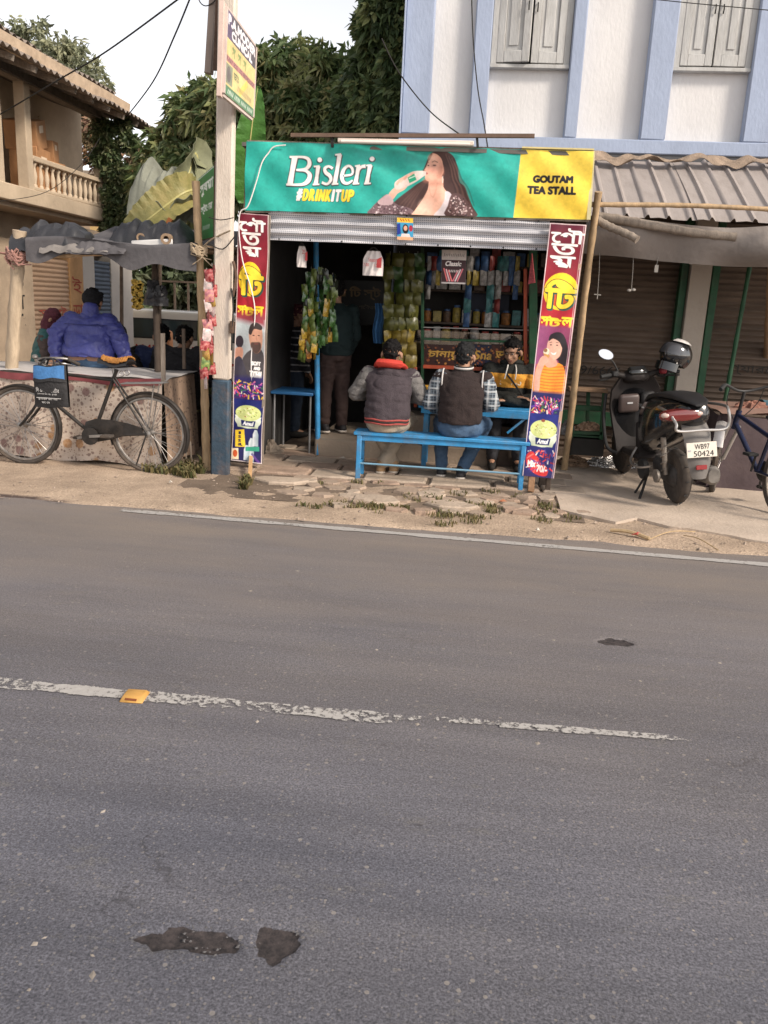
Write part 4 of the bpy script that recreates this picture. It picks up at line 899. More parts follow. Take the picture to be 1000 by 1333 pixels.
cv.ell(*T(415, 156), 2.3, 1.0, (55, 36, 34)); cv.ell(*T(379, 157), 1.2, .9, (55, 36, 34)); cv.line(TP([(400, 137), (415, 130), (434, 139)]), .9, (80, 54, 46), .9); cv.line(TP([(374, 140), (382, 136)]), .8, (80, 54, 46), .9)
cv.ell(*T(412, 160), 3.4, 1.8, (140, 95, 85), alpha=.35, soft=2)
cv.ell(*T(371, 205), 1.8, 1.5, (176, 92, 88)); cv.line(TP([(468, 222), (470, 262)]), .9, (240, 225, 215)); cv.ell(*T(362, 190), 1.0, .8, (200, 136, 114))
cv.poly(TP([(150, 335), (185, 290), (215, 275), (262, 272), (245, 300), (205, 325), (178, 362)]), (224, 172, 150), curve=3)
cv.poly(TP([(364, 192), (325, 190), (285, 196), (225, 228), (186, 258), (190, 295), (212, 300), (262, 280), (318, 250), (352, 224), (366, 214)]), (238, 222, 212), col2=(214, 190, 180), gdir=(0, 1), curve=3)
cv.poly(TP([(258, 222), (298, 203), (314, 243), (272, 262)]), (40, 160, 120)); cv.line(TP([(268, 235), (305, 220)]), 1.4, (190, 226, 205)); cv.poly(TP([(352, 190), (368, 193), (368, 215), (352, 222)]), (225, 205, 196))
for k in range(4): cv.line(TP([(196+k*20, 272-k*16), (212+k*22, 248-k*13), (240+k*20, 226-k*9)]), [2.8, 3.4, 2.2], (232, 184, 164) if k % 2 else (222, 166, 144), .95, 4)
cv.poly(TP([(120, 345), (150, 330), (182, 365), (172, 392), (110, 392), (88, 375)]), (206, 176, 178), curve=3)
cv.poly([(361, 0), (452, 0), (452, 89), (356, 89)], (246, 213, 82), col2=(240, 204, 70))
cv.text('GOUTAM', (378, 32.5, 428.5, 42.5), (28, 26, 30), bold=.9); cv.text('TEA STALL', (371.5, 46.5, 433, 57.5), (28, 26, 30), bold=.9)
# lettering with flared serifs, drawn stroke by stroke
def logo(col, dx, dy, grow=0.0):
    def st_(pts, w, cur=5): cv.line([(x+dx, y+dy) for x, y in pts], [a+grow for a in w], col, 1.0, cur)
    def stem(xt, yt, xb, yb, w): st_([(xt, yt), ((xt+xb)/2, (yt+yb)/2), (xb, yb)], [w*1.25, w*.95, w*1.25], 4)
    stem(66, 18, 60, 54, 6.2); st_([(59, 18.5), (76, 18), (84, 20.5), (85.5, 27), (80, 33), (68, 34.5)], [2.4, 2.8, 4.6, 5.6, 4.0, 2.2]); st_([(68, 34.6), (80, 35), (86, 40), (83.5, 48.5), (75, 53.2), (56, 53.6)], [2.2, 3.2, 5.8, 6.0, 3.2, 2.6]); st_([(55, 53.7), (66, 53.7)], [2.4, 2.4], 0); st_([(59.5, 18.3), (70, 18.2)], [2.2, 2.2], 0)
    stem(97.5, 29, 94.5, 52, 4.8); st_([(91.5, 29.6), (99.5, 28.8)], [2, 2.2], 0); st_([(90.5, 52.6), (99.5, 52)], [2, 2], 0); cv.ell(99.5+dx, 21+dy, 3.1+grow/2, 3.0+grow/2, col)
    st_([(117, 31.5), (111.5, 28.8), (106.5, 31.8), (108, 37), (113.5, 41), (115, 46.5), (110, 51.6), (102.8, 49.6)], [3.4, 3.0, 4.0, 4.8, 4.8, 4.2, 3.2, 3.4])
    stem(125.5, 13, 120.5, 51.5, 4.9); st_([(119.5, 13.8), (127.5, 12.6)], [2, 2.2], 0); st_([(116.5, 52), (125.5, 51.2)], [2, 2], 0)
    st_([(131, 40.5), (142.5, 38.2), (143, 31), (137.8, 27.4), (131.8, 32), (129.8, 41), (132, 48.5), (138, 50.2), (144, 46)], [2.4, 2.6, 3.6, 3.0, 4.4, 5.2, 4.4, 3.2, 2])
    stem(151.5, 27, 148, 50, 4.8); st_([(146.5, 27.8), (153.5, 26.6)], [2, 2.2], 0); st_([(144.5, 50.6), (153, 49.8)], [2, 2], 0); st_([(150.5, 35), (155, 28.8), (160.8, 27.6)], [2.4, 3.6, 4.8])
    stem(166.8, 26, 163, 49.5, 4.8); st_([(161.5, 26.8), (168.6, 25.8)], [2, 2.2], 0); st_([(159.5, 50), (168.5, 49.2)], [2, 2], 0); cv.ell(168.8+dx, 17.8+dy, 3.2+grow/2, 3.0+grow/2, col)
logo((30, 92, 92), -.8, 1.3, 1.2); logo((60, 56, 60), .9, .7, 1.1); logo((248, 240, 236), 0, 0, 0)
x = 69.5
for ch, cl in (('#', (248, 240, 236)), ('D', (250, 212, 60)), ('R', (250, 212, 60)), ('I', (250, 212, 60)), ('N', (250, 212, 60)), ('K', (250, 212, 60)), ('I', (248, 240, 236)), ('T', (248, 240, 236)), ('U', (250, 212, 60)), ('P', (250, 212, 60))):
    w = 4.2 if ch == 'I' else 8.4; cv.text(ch, (x, 58.5, x+w-.6, 74.5), cl, bold=.95 if ch != 'I' else .8, shear=.12, shadow=(.9, .9), sc=(36, 74, 60)); x += w+.25
sg = bil(at(321, 184, 7.15), at(773, 197, 7.15), at(767, 286, 7.15), at(318.5, 273.5, 7.15))
def wr(U, V): return .012*np.sin(U*19+V*3)*np.sin(V*3.1)+.007*np.sin(U*47-V*9)+.010*np.sin(U*7+V*5)
FLEX = vcol_mat('printed_flex_vinyl', .42, .4, .05, .06, 25)
cv.mesh('printed_vinyl', sg, FLEX, SGN, wrinkle=wr)
def edge_bar(a_, b_, w=.03): return MB().bar(a_, b_, w, w)
for a_, b_ in (((0, 0), (1, 0)), ((0, 1), (1, 1)), ((0, 0), (0, 1)), ((1, 0), (1, 1)), ((.33, 0), (.33, 1)), ((.66, 0), (.66, 1))):
    q0, q1 = sg(*a_)+Vector((0, .035, 0)), sg(*b_)+Vector((0, .035, 0)); edge_bar(q0, q1, .028).build('frame_batten', GREYW, SGN)
MB().bar(sg(.80, 0)+Vector((0, .0, .012)), sg(1, 0)+Vector((0, 0, .012)), .03, .012).build('folded_edge', mat('pale_vinyl', (.6, .5, .22), .5), SGN)
MB().bar(sg(.995, 0)+Vector((.01, .01, 0)), sg(.995, 1)+Vector((.01, .01, 0)), .025, .03).build('folded_edge', mat('pale_yellow_vinyl', (.62, .55, .30), .5), SGN)
q = [at(349, 200, 7.12), at(341, 212, 7.11), at(334, 236, 7.11), at(323, 268, 7.10), at(313, 276, 7.1), at(311, 300, 7.1), at(316, 340, 7.1), at(327, 376, 7.09), at(332, 410, 7.09), at(327, 470, 7.09), at(330, 520, 7.09)]
q = [at(372, 189, 7.12), at(357, 191, 7.12)]+q
tag(MB().tube(cat_rom(q, 5), .0055, 6).build('electric_cable', mat('white_cable', (.72, .68, .66), .5, .05)), 'white cable running over the teal banner corner down the left banner', 'cable')
# tube light on a batten above the banner
tl = thing('tube_light', 'tube light fixed on a brown batten above the banner', 'lamp', at(560, 182, 7.1))
MB().bar(at(379, 176, 7.12), at(696, 177, 7.12), .035, .028).build('batten', mat('brown_batten', (.14, .09, .065), .8, .2, 10), tl)
MB().bar(at(440, 183, 7.08), at(617, 187, 7.08), .045, .035).build('fitting', mat('fitting_white', (.62, .52, .45), .5, .08, 6), tl, bevel=.006)
MB().tube([at(444, 184, 7.055), at(612, 188, 7.055)], .013, 10).build('tube', mat('milky_glass', (.72, .64, .58), .2, .03), tl)
for px in (432, 621): MB().bar(at(px, 178, 7.13), at(px+1, 192, 7.13), .02, .02).build('bracket', INKB, tl)

# ---- perforated tin fascia under the banner
def gingham():
    m = bpy.data.materials.new('perforated_fascia_tin'); m.use_nodes = True; n, L = nodes_of(m); b = n['Principled BSDF']; b.inputs['Roughness'].default_value = .5
    g = n.new('ShaderNodeNewGeometry'); sp = n.new('ShaderNodeSeparateXYZ'); L.new(g.outputs['Position'], sp.inputs[0])
    def saw(ax, f):
        a = n.new('ShaderNodeMath'); a.operation = 'MULTIPLY'; a.inputs[1].default_value = f; L.new(sp.outputs[ax], a.inputs[0]); s_ = n.new('ShaderNodeMath'); s_.operation = 'FRACT'; L.new(a.outputs[0], s_.inputs[0])
        r = n.new('ShaderNodeMapRange'); r.inputs[1].default_value = .42; r.inputs[2].default_value = .58; L.new(s_.outputs[0], r.inputs[0]); return r.outputs[0]
    mx = n.new('ShaderNodeMath'); mx.operation = 'MULTIPLY'; L.new(saw('X', 62), mx.inputs[0]); L.new(saw('Z', 62), mx.inputs[1])
    nz = n.new('ShaderNodeTexNoise'); nz.inputs['Scale'].default_value = 5; nz.inputs['Detail'].default_value = 6
    rp = n.new('ShaderNodeValToRGB'); rp.color_ramp.elements[0].color = (.40, .40, .43, 1); rp.color_ramp.elements[1].color = (.66, .64, .64, 1); rp.color_ramp.elements[0].position = .3; rp.color_ramp.elements[1].position = .65; L.new(nz.outputs['Fac'], rp.inputs[0])
    mi = n.new('ShaderNodeMix'); mi.data_type = 'RGBA'; mi.inputs[7].default_value = (.17, .18, .21, 1); L.new(mx.outputs[0], mi.inputs[0]); L.new(rp.outputs[0], mi.inputs[6]); L.new(mi.outputs[2], b.inputs['Base Color'])
    return m
fs = thing('tin_fascia', 'white perforated tin strip with folds under the shop banner', 'fascia', at(530, 300, 7.2))
fq = bil(at(350, 273, 7.19), at(716, 287.5, 7.19), at(713, 326, 7.19), at(350, 312, 7.19))
def ffn(u, v):
    p = fq(u, v); d = .018*math.sin(v*math.pi*6+math.sin(u*5)*.5)+.006*math.sin(u*31); return p+Vector((0, -d, 0))
MB().grid(ffn, 120, 40).build('tin_strip', gingham(), fs, ang=60, solid=.002)
for v in (.03, .97):
    for k in range(9): MB().ell(fq(.04+k*.115, v)+Vector((0, -.02, 0)), (.008, .006, .008), n=6).build('nail', INKB, fs)
cp = Canvas(21, 28, 4, (60, 150, 190)); cp.poly([(0, 0), (21, 0), (21, 6), (0, 6)], (235, 190, 60)); [cp.line([(4+3.4*q, 1.5), (6+3.4*q, 4.5)], 1.2, (190, 40, 30)) for q in range(4)]; cp.ell(11, 14, 4, 6, (25, 18, 24)); cp.ell(11, 13, 2.4, 3.2, (220, 165, 140)); cp.poly([(4, 28), (6, 20), (16, 20), (19, 28)], (225, 205, 200)); cp.poly([(0, 24), (21, 24), (21, 28), (0, 28)], (220, 170, 130)); cp.ell(18, 13, 2.5, 4, (170, 40, 60)); cp.poly([(0, 8), (4, 7), (5, 20), (0, 22)], (30, 50, 140))
po = cp.mesh('small_poster', bil(at(517, 283, 7.155), at(538, 284, 7.155), at(538, 313, 7.155), at(517, 312, 7.155)), FLEX); tag(po, 'small poster with a woman stuck on the tin strip', 'poster')

# ---- the two tall leaning banners
def bengali(cv, TZ, gau, ta, ma, tti, stal, ring):
    def bx(z): (x0, y0), (x1, y1) = TZ(z[0], z[1]), TZ(z[2], z[3]); return (x0, y0, x1, y1)
    W_ = (246, 236, 230); Y_ = (250, 210, 50)
    cv.text('\u09c7গৗ', bx(gau), W_, bold=.55, shadow=(.7, .7), sc=(50, 8, 18)); cv.text('ত', bx(ta), W_, bold=.6, shadow=(.7, .7), sc=(50, 8, 18)); cv.text('ম', bx(ma), W_, bold=.6, shadow=(.7, .7), sc=(50, 8, 18))
    x0, y0, x1, y1 = bx(ring); cv.ell((x0+x1)/2, (y0+y1)/2, (x1-x0)/2, (y1-y0)/2, (250, 206, 40)); cv.ell((x0+x1)/2+.5, (y0+y1)/2+3, (x1-x0)/2.7, (y1-y0)/2.8, (190, 38, 40), alpha=.9)
    cv.text('\u09bfট', bx(tti), (252, 216, 60), bold=1.5, outline=.7, oc=(40, 20, 24), shadow=(1.6, 1.6), sc=(24, 92, 84))
    x0, y0, x1, y1 = bx(stal); w = (x1-x0)/3.1
    cv.text('স', (x0, y0+1, x0+w*.8, y1), Y_, bold=.6, shadow=(.5, .5), sc=(60, 10, 18)); cv.text('ট', (x0+w*.7, y0, x0+w*2.0, y1), Y_, bold=.6, shadow=(.5, .5), sc=(60, 10, 18)); cv.text('ল', (x0+w*2.0, y0, x1, y1), Y_, bold=.6, shadow=(.5, .5), sc=(60, 10, 18))
def bowl(cv, cx, cy, rx, seed):
    cv.ell(cx, cy+rx*.55, rx*1.02, rx*.62, (226, 232, 214)); cv.poly([(cx-rx*1.02, cy+rx*.2), (cx+rx*1.02, cy+rx*.2), (cx+rx*.78, cy+rx*1.12), (cx-rx*.78, cy+rx*1.12)], (238, 240, 228), col2=(196, 206, 176)); cv.poly([(cx-rx*.55, cy+rx*.55), (cx+rx*.6, cy+rx*.55), (cx+rx*.52, cy+rx*1.02), (cx-rx*.48, cy+rx*1.02)], (24, 34, 92)); cv.text('Amul', (cx-rx*.36, cy+rx*.62, cx+rx*.42, cy+rx*.95), (240, 240, 240), bold=.3, shear=.15)
    cv.ell(cx, cy-.5, rx*.98, rx*.62, (206, 214, 140)); rg = random.Random(seed)
    for i in range(34):
        a = rg.uniform(0, 6.28); r = rg.uniform(.1, .8)*rx; x, y = cx+r*math.cos(a), cy-1+r*.55*math.sin(a); b_ = rg.uniform(0, 6.28); cv.line([(x, y), (x+2*math.cos(b_), y+1.2*math.sin(b_)), (x+3.5*math.cos(b_+.8), y+2*math.sin(b_+.8))], .8, rg.choice([(226, 230, 170), (176, 190, 96), (150, 168, 74), (234, 226, 190)]), .9, 3)
    for i in range(8): a = rg.uniform(0, 6.28); cv.ell(cx+rx*.6*math.cos(a), cy-1+rx*.35*math.sin(a), .8, .6, rg.choice([(60, 96, 40), (170, 70, 40), (90, 60, 30)]))
def cluster(cv, pts, cols, seed, n=60, r=1.8):
    rg = random.Random(seed); xs = [p[0] for p in pts]; ys = [p[1] for p in pts]
    for i in range(n):
        x, y = rg.uniform(min(xs), max(xs)), rg.uniform(min(ys), max(ys)); a = rg.uniform(0, 3.14); l = rg.uniform(.6, 1.5)*r
        cv.line([(x-l*math.cos(a), y-l*math.sin(a)), (x+l*math.cos(a), y+l*math.sin(a))], rg.uniform(.5, 1.2)*r*.7, rg.choice(cols), .95)
MULTI = [(230, 190, 60), (200, 60, 70), (235, 225, 215), (150, 60, 150), (90, 60, 160), (220, 120, 160), (60, 110, 70)]
def wob(U, V): return .010*np.sin(V*13+U*2)+.007*np.sin(V*31)*U+.005*np.sin(U*9+V*20)
# left banner
bnL = thing('tall_banner', 'tall narrow banner with a bearded man, left of the stall opening', 'banner', gr(324, 622))
def TL(zx, zy): return ((zx-(82-37*(zy-30)/1245))/157*40, (zy-32)/1248*322)
def tl_(L): return [TL(*p) for p in L]
cv = Canvas(40, 322, 2.2, (118, 26, 40)); cv.poly([(0, 0), (40, 0), (40, 135), (0, 135)], (104, 26, 44), col2=(176, 30, 42))
bengali(cv, TL, (84, 52, 222, 118), (100, 122, 196, 182), (104, 190, 196, 236), (84, 284, 208, 428), (76, 476, 210, 528), (84, 262, 196, 430))
cv.poly([(0, 131), (40, 131), (40, 216), (0, 216)], (196, 206, 208), col2=(120, 110, 116)); cv.poly([(0, 126), (40, 124), (40, 140), (0, 134)], (150, 60, 70), soft=8)
cv.poly(tl_([(140, 700), (200, 690), (215, 760), (205, 870), (90, 870), (100, 760)]), (72, 66, 68), curve=3)
cv.poly(tl_([(140, 590), (165, 560), (200, 575), (208, 630), (198, 690), (170, 712), (148, 680), (138, 630)]), (196, 146, 122), curve=4)
cv.poly(tl_([(136, 610), (146, 570), (175, 556), (205, 574), (200, 592), (165, 590), (150, 620)]), (58, 46, 44), curve=3); cv.poly(tl_([(148, 660), (170, 655), (196, 655), (196, 690), (172, 714), (150, 692)]), (82, 62, 56), soft=1.5, curve=3)
cv.ell(*TL(162, 622), 1.5, .7, (50, 34, 30)); cv.ell(*TL(188, 620), 1.5, .7, (50, 34, 30)); cv.line(tl_([(176, 622), (178, 648)]), 1.0, (168, 116, 96), .8); cv.line(tl_([(164, 664), (186, 662)]), .8, (130, 70, 64))
cv.ell(*TL(88, 660), 5.5, 8, (54, 44, 52)); cv.poly(tl_([(64, 700), (104, 690), (104, 740), (66, 770)]), (206, 150, 128), curve=3); cv.poly(tl_([(60, 760), (100, 740), (130, 870), (52, 870)]), (64, 60, 72), curve=3)
for i, (t, b_) in enumerate((('SOFT', (150, 752, 196, 774)), ('AND', (160, 778, 194, 796)), ('TOOFAN', (140, 800, 200, 836)))):
    (x0, y0), (x1, y1) = TL(b_[0], b_[1]), TL(b_[2], b_[3]); cv.text(t, (x0, y0, min(x1, 39.5), y1), (244, 240, 236), bold=.5)
cv.poly([(0, 208), (40, 205), (40, 238), (0, 238)], (46, 40, 92), soft=6); cluster(cv, [(1, 214), (39, 234)], MULTI, 5, 90, 2.2)
cv.poly([(0, 237), (40, 237), (40, 322), (0, 322)], (28, 36, 104), col2=(38, 34, 82)); bowl(cv, 20, 256, 17, 3)
cv.poly(tl_([(64, 1118), (112, 1108), (118, 1200), (66, 1204)]), (246, 206, 60)); cv.text('L', (*TL(92, 1180), *TL(104, 1196)), (40, 30, 60), bold=.4)
for i, ch in enumerate('issa'): cv.text(ch, (8.2, 281+i*5.2, 12.2, 285+i*5.2), (40, 30, 60), bold=.3)
for (cx, y0, y1, c) in ((150, 1150, 1280, (228, 232, 232)), (172, 1105, 1190, (236, 238, 240)), (126, 1190, 1270, (214, 220, 226))):
    x, ya = TL(cx, y0); _, yb_ = TL(cx, y1); cv.poly([(x-1.6, ya), (x+1.6, ya), (x+3.8, ya+6), (x+3.8, yb_), (x-3.8, yb_), (x-3.8, ya+6)], c, col2=(160, 180, 190), gdir=(1, 0))
cv.poly(tl_([(118, 1200), (190, 1190), (190, 1214), (118, 1222)]), (60, 160, 130)); cv.poly(tl_([(50, 1215), (82, 1210), (84, 1270), (50, 1272)]), (236, 214, 180)); cv.ell(*TL(66, 1240), 3, 5, (200, 90, 50)); cv.line(tl_([(150, 1230), (200, 1290)]), 3, (96, 64, 140), .8)
cv.line([(.6, 0), (.6, 322)], .9, (230, 214, 208)); cv.line([(39.4, 0), (39.4, 322)], .9, (230, 214, 208)); cv.line([(0, .6), (40, .6)], .9, (200, 170, 170)); cv.line([(0, 321.4), (40, 321.4)], 1, (226, 214, 210))
fL = bil(at(311, 277, 7.13), at(350.5, 280, 7.13), at(341, 604, 7.06), at(301, 599, 7.06)); cv.mesh('printed_vinyl', fL, FLEX, bnL, wrinkle=wob)
for u in (.06, .97): MB().bar(fL(u, 0)+Vector((0, .03, 0)), fL(u, 1)+Vector((0, .03, 0)), .024, .024).build('side_batten', GREYW, bnL)
for v in (.01, .35, .7, .99): MB().bar(fL(0, v)+Vector((0, .03, 0)), fL(1, v)+Vector((0, .03, 0)), .022, .02).build('cross_batten', GREYW, bnL)
MB().bar(fL(.6, .97)+Vector((0, .045, 0)), gr(324, 625, .02)+Vector((0, .03, 0)), .032, .03).build('foot_stake', mat('raw_stake', (.45, .27, .13), .8, .2, 8), bnL)
# right banner
bnR = thing('tall_banner', 'tall narrow banner with a woman eating ice cream, leaning right of the stall opening', 'banner', gr(703, 640))
def TR(zx, zy): return ((zx-(165-127*(zy-35)/1215))/(160-8*(zy-35)/1215)*48, (zy-42)/1212*328)
def tr_(L): return [TR(*p) for p in L]
cv = Canvas(48, 328, 2.1, (110, 26, 42)); cv.poly([(0, 0), (48, 0), (48, 135), (0, 135)], (92, 24, 44), col2=(186, 34, 44))
bengali(cv, TR, (172, 62, 312, 132), (172, 134, 282, 184), (166, 190, 274, 242), (148, 298, 276, 436), (126, 470, 266, 520), (146, 266, 282, 440))
cv.poly([(0, 128), (48, 128), (48, 216), (0, 216)], (132, 44, 78), col2=(150, 84, 130), gdir=(-1, .4), soft=4)
cv.poly(tr_([(165, 575), (180, 550), (215, 545), (238, 575), (250, 640), (240, 700), (238, 755), (210, 740), (205, 680), (160, 640)]), (38, 28, 34), curve=4)
cv.poly(tr_([(110, 700), (150, 685), (210, 690), (235, 720), (238, 835), (85, 835), (95, 760)]), (238, 150, 48), curve=2)
for k in range(9): cv.line(tr_([(100, 706+k*15), (165, 712+k*15), (240, 704+k*15)]), 1.1, (206, 84, 30), .8, 3)
cv.poly(tr_([(150, 660), (190, 670), (200, 700), (160, 715), (140, 695)]), (214, 160, 138), curve=3)
cv.poly(tr_([(158, 590), (175, 562), (212, 566), (222, 610), (212, 655), (186, 675), (162, 655), (152, 622)]), (228, 176, 154), curve=4); cv.poly(tr_([(160, 590), (170, 556), (205, 552), (226, 580), (224, 620), (208, 590), (180, 576)]), (38, 28, 34), curve=3)
cv.ell(*TR(170, 606), 1.4, .7, (40, 26, 26)); cv.ell(*TR(198, 606), 1.5, .7, (40, 26, 26)); cv.poly(tr_([(168, 640), (182, 646), (196, 638), (190, 652), (176, 652)]), (244, 236, 232)); cv.line(tr_([(164, 596), (176, 592)]), .7, (40, 26, 26)); cv.line(tr_([(192, 592), (206, 594)]), .7, (40, 26, 26))
cv.ell(*TR(150, 640), 4.2, 4.6, (240, 226, 200)); cv.ell(*TR(146, 634), 2.6, 2.6, (150, 110, 70)); cv.poly(tr_([(136, 648), (166, 656), (146, 690)]), (206, 150, 84)); cv.poly(tr_([(124, 670), (150, 662), (160, 685), (140, 705), (122, 760), (116, 830), (92, 830), (100, 740)]), (224, 170, 148), curve=3)
cv.poly([(0, 214), (48, 214), (48, 246), (0, 246)], (40, 38, 92), soft=4); cluster(cv, [(4, 222), (44, 242)], MULTI, 8, 95, 2.4)
cv.poly([(0, 243), (48, 243), (48, 328), (0, 328)], (32, 42, 122), col2=(40, 38, 96)); bowl(cv, 24, 264, 20, 9); cv.ell(22, 252, 3, 2, (150, 80, 60))
cv.poly(tr_([(58, 1150), (90, 1130), (130, 1190), (160, 1210), (150, 1245), (100, 1240), (60, 1200)]), (206, 52, 52), curve=3); cluster(cv, [(6, 292), (44, 322)], [(214, 60, 56), (232, 120, 110), (60, 50, 130), (236, 226, 220), (96, 80, 150), (150, 40, 50)], 12, 70, 2.6); cv.text('Mix', (6, 306, 18, 315), (246, 226, 220), bold=.4); cv.text('70/-', (20, 312, 36, 321), (246, 226, 220), bold=.4)
cv.line([(.7, 0), (.7, 328)], 1, (226, 206, 206)); cv.line([(47.3, 0), (47.3, 328)], 1, (226, 206, 206)); cv.line([(0, .7), (48, .7)], 1.2, (214, 190, 190)); cv.line([(45, 0), (45, 328)], .6, (206, 180, 180))
fR = bil(at(716, 290, 7.12), at(763.5, 293, 7.12), at(721, 623, 6.98), at(680, 619, 6.98)); cv.mesh('printed_vinyl', fR, FLEX, bnR, wrinkle=wob)
for u in (.06, .97): MB().bar(fR(u, 0)+Vector((0, .03, 0)), fR(u, 1)+Vector((0, .03, 0)), .026, .026).build('side_batten', mat('pale_batten', (.45, .30, .22), .8, .2), bnR)
for v in (.01, .35, .7, .99): MB().bar(fR(0, v)+Vector((0, .03, 0)), fR(1, v)+Vector((0, .03, 0)), .022, .02).build('cross_batten', GREYW, bnR)
WST = mat('stump_wood', (.27, .155, .085), .85, .3, 8, .3, 40)
for px, w in ((691, .055), (713, .04)): MB().bar(at(px+2, 612, 7.02), gr(px, 641, .02)+Vector((0, .02, 0)), w, w).build('foot_stake', WST if w > .05 else DKW, bnR, bevel=.006)

# ---- things hanging in the opening
def carry_bag(px, y0, y1, w, Y, label, txt, rot=0.0):
    p, q_ = at(px, y0, Y), at(px, y1, Y); h = (p-q_).length; t = thing('carry_bag', label, 'bag', p); c = (p+q_)/2
    m = MB(); pr = [(-.36, .5), (-.2, .42), (0, .40), (.2, .42), (.36, .5), (.47, .30), (.5, .0), (.5, -.5), (-.5, -.5), (-.5, .0), (-.47, .30)]
    R = Matrix.Translation(c) @ Matrix.Rotation(rot, 4, 'Z') @ FACE
    def bf(u, v):
        x = (u-.5); wx = w*(1.0 if v > .35 else .62+.38*v/.35); return R @ Vector((x*wx, (.42-v*.92)*h, .028*math.sin(math.pi*u)*(.4+.6*v)+.006*math.sin(u*19+v*7)))
    m.grid(bf, 14, 12); m.grid(lambda u, v: R @ Vector(((u-.5)*w*(1.0 if v > .35 else .62+.38*v/.35), (.42-v*.92)*h, -.028*math.sin(math.pi*u)*(.4+.6*v))), 14, 12)
    m.build('bag', mat('white_carry_bag', (.66, .60, .57), .6, .12, 12), t)
    m = MB(); m.tube(cat_rom([R @ Vector((-w*.22, .42*h, 0)), R @ Vector((-w*.1, .53*h, 0)), R @ Vector((w*.08, .53*h, 0)), R @ Vector((w*.2, .42*h, 0))], 4), .006, 5); m.build('handle', INKB, t)
    RD = mat('bag_red_print', (.45, .05, .05), .6, .1)
    m = MB(); m.add([R @ Vector((w*a, h*b, .034)) for a, b in ((.22, -.2), (.46, -.2), (.46, .2), (.24, .12))], [(0, 1, 2, 3)]); m.build('red_print', RD, t)
    for s_, (a, b, ww, hh) in txt: text_obj(s_, R @ Matrix.Translation((w*a, h*b, .036)), .1, RD, parent=t, fit=(w*ww, h*hh))
carry_bag(393, 318, 348, .085, 7.32, 'narrow white carry bag with red print hanging by the left banner', [('25', (-.1, .08, .4, .18))], .5)
carry_bag(486, 324, 359, .18, 7.30, 'wide white carry bag with red print hanging in the stall opening', [('Season', (-.18, .02, .42, .14)), ('7.00', (-.42, -.16, .26, .12)), ('1.50', (.1, -.16, .26, .1))], -.15)
cp = Canvas(32, 44, 3.2, (206, 196, 190)); cp.poly([(0, 13), (32, 13), (32, 42), (0, 42)], (58, 16, 22)); [cp.line([(3+2.3*q, 8.5), (3.6+2.3*q, 4.5+(q*5 % 3)*.5)], .9, (120, 110, 108)) for q in range(12)]; cp.text('Classic', (5, 14.5, 26, 21), (246, 236, 232), bold=.35, shear=.2)
for i in range(3): cp.line([(3+i*3, 24+i), (8+i*3, 41)], 1.8, (240, 196 if i % 2 else 120, 200 if i % 2 else 120)); cp.line([(27-i*3+1, 24+i), (20-i*3+1, 41)], 1.8, (240, 220, 220) if i % 2 else (226, 120, 130))
[cp.line([(10+2.2*q, 29), (11+2.2*q, 26)], .9, (240, 226, 220)) for q in range(6)]
cf = bil(at(575.5, 325, 7.5), at(607.5, 326, 7.5), at(606, 370, 7.48), at(574.5, 369, 7.48)); po = thing('hanging_poster', 'dark red cigarette poster hanging under the tin strip', 'poster', at(590, 325, 7.5)); cp.mesh('printed_card', cf, FLEX, po, wrinkle=lambda U, V: .006*np.sin(U*3)); MB().tube([cf(.5, 0), cf(.5, 0)+Vector((0, 0, .12))], .002, 4).build('string', STR, po)
pn = thing('red_pennant', 'small red patterned pouch hanging near the right banner', 'pouch', at(692, 332, 7.5)); MB().add([at(693, 330, 7.5), at(697, 368, 7.48), at(688, 370, 7.5), at(691, 345, 7.52)], [(0, 1, 2, 3)]).build('pouch', mat('red_pouch', (.42, .07, .08), .5, .5, 60), pn, solid=.006)

# ---- strips of sachets hanging inside: each strip a thing, each sachet a part
def sachet_mesh(w, h, t, mats_, name='sachet'):
    m = MB()
    def f(sg_): return lambda u, v: Vector(((u-.5)*w*(1-.06*math.sin(v*40)*0), sg_*t*math.sin(math.pi*u)*math.sin(math.pi*min(1, max(0, (v-.08)/.84)))**.7, (.5-v)*h))
    m.grid(f(-1), 5, 6); m.grid(f(1), 5, 6); m.f = m.f; o = m.build(name, mats_); me = o.data; bpy.data.objects.remove(o); return me
SACH = [mat('sachet_green', (.035, .095, .02), .25, .55, 45, spec=.6), mat('sachet_yellow', (.36, .23, .03), .28, .5, 45, spec=.6), mat('sachet_lime', (.12, .16, .035), .28, .55, 45, spec=.6), mat('sachet_orange', (.34, .14, .03), .28, .5, 45, spec=.6), mat('sachet_dark', (.025, .03, .02), .25, .55, 45, spec=.6)]
SM = [sachet_mesh(.058, .095, .010, m) for m in SACH]
rg = random.Random(11)
def strip_of(px, y0, y1, Y, pool, label, group, sm, step, wj=.0, seed=0):
    p, q_ = at(px, y0, Y), at(px, y1, Y); t = thing('sachet_strip', label, 'sachets', (p.x, p.y, p.z), 0, group); z = p.z; k = 0; r = random.Random(seed)
    while z-step > q_.z:
        f_ = (p.z-z)/(p.z-q_.z); M = Matrix.Translation((p.x+r.uniform(-1, 1)*wj+.02*math.sin(f_*5+seed), p.y+r.uniform(-.012, .012), z-step/2)) @ Matrix.Rotation(r.uniform(-1.1, 1.1), 4, 'Z') @ Matrix.Rotation(r.uniform(-.2, .2), 4, 'Y')
        inst(sm[pool(f_, r)], 'sachet', t, M); z -= step; k += 1
    MB().tube([p+Vector((0, 0, .02)), p], .003, 4).build('cord', STR, t)
GARL = 'green and gold strips of shiny sachets hung in a bunch by the blue post'
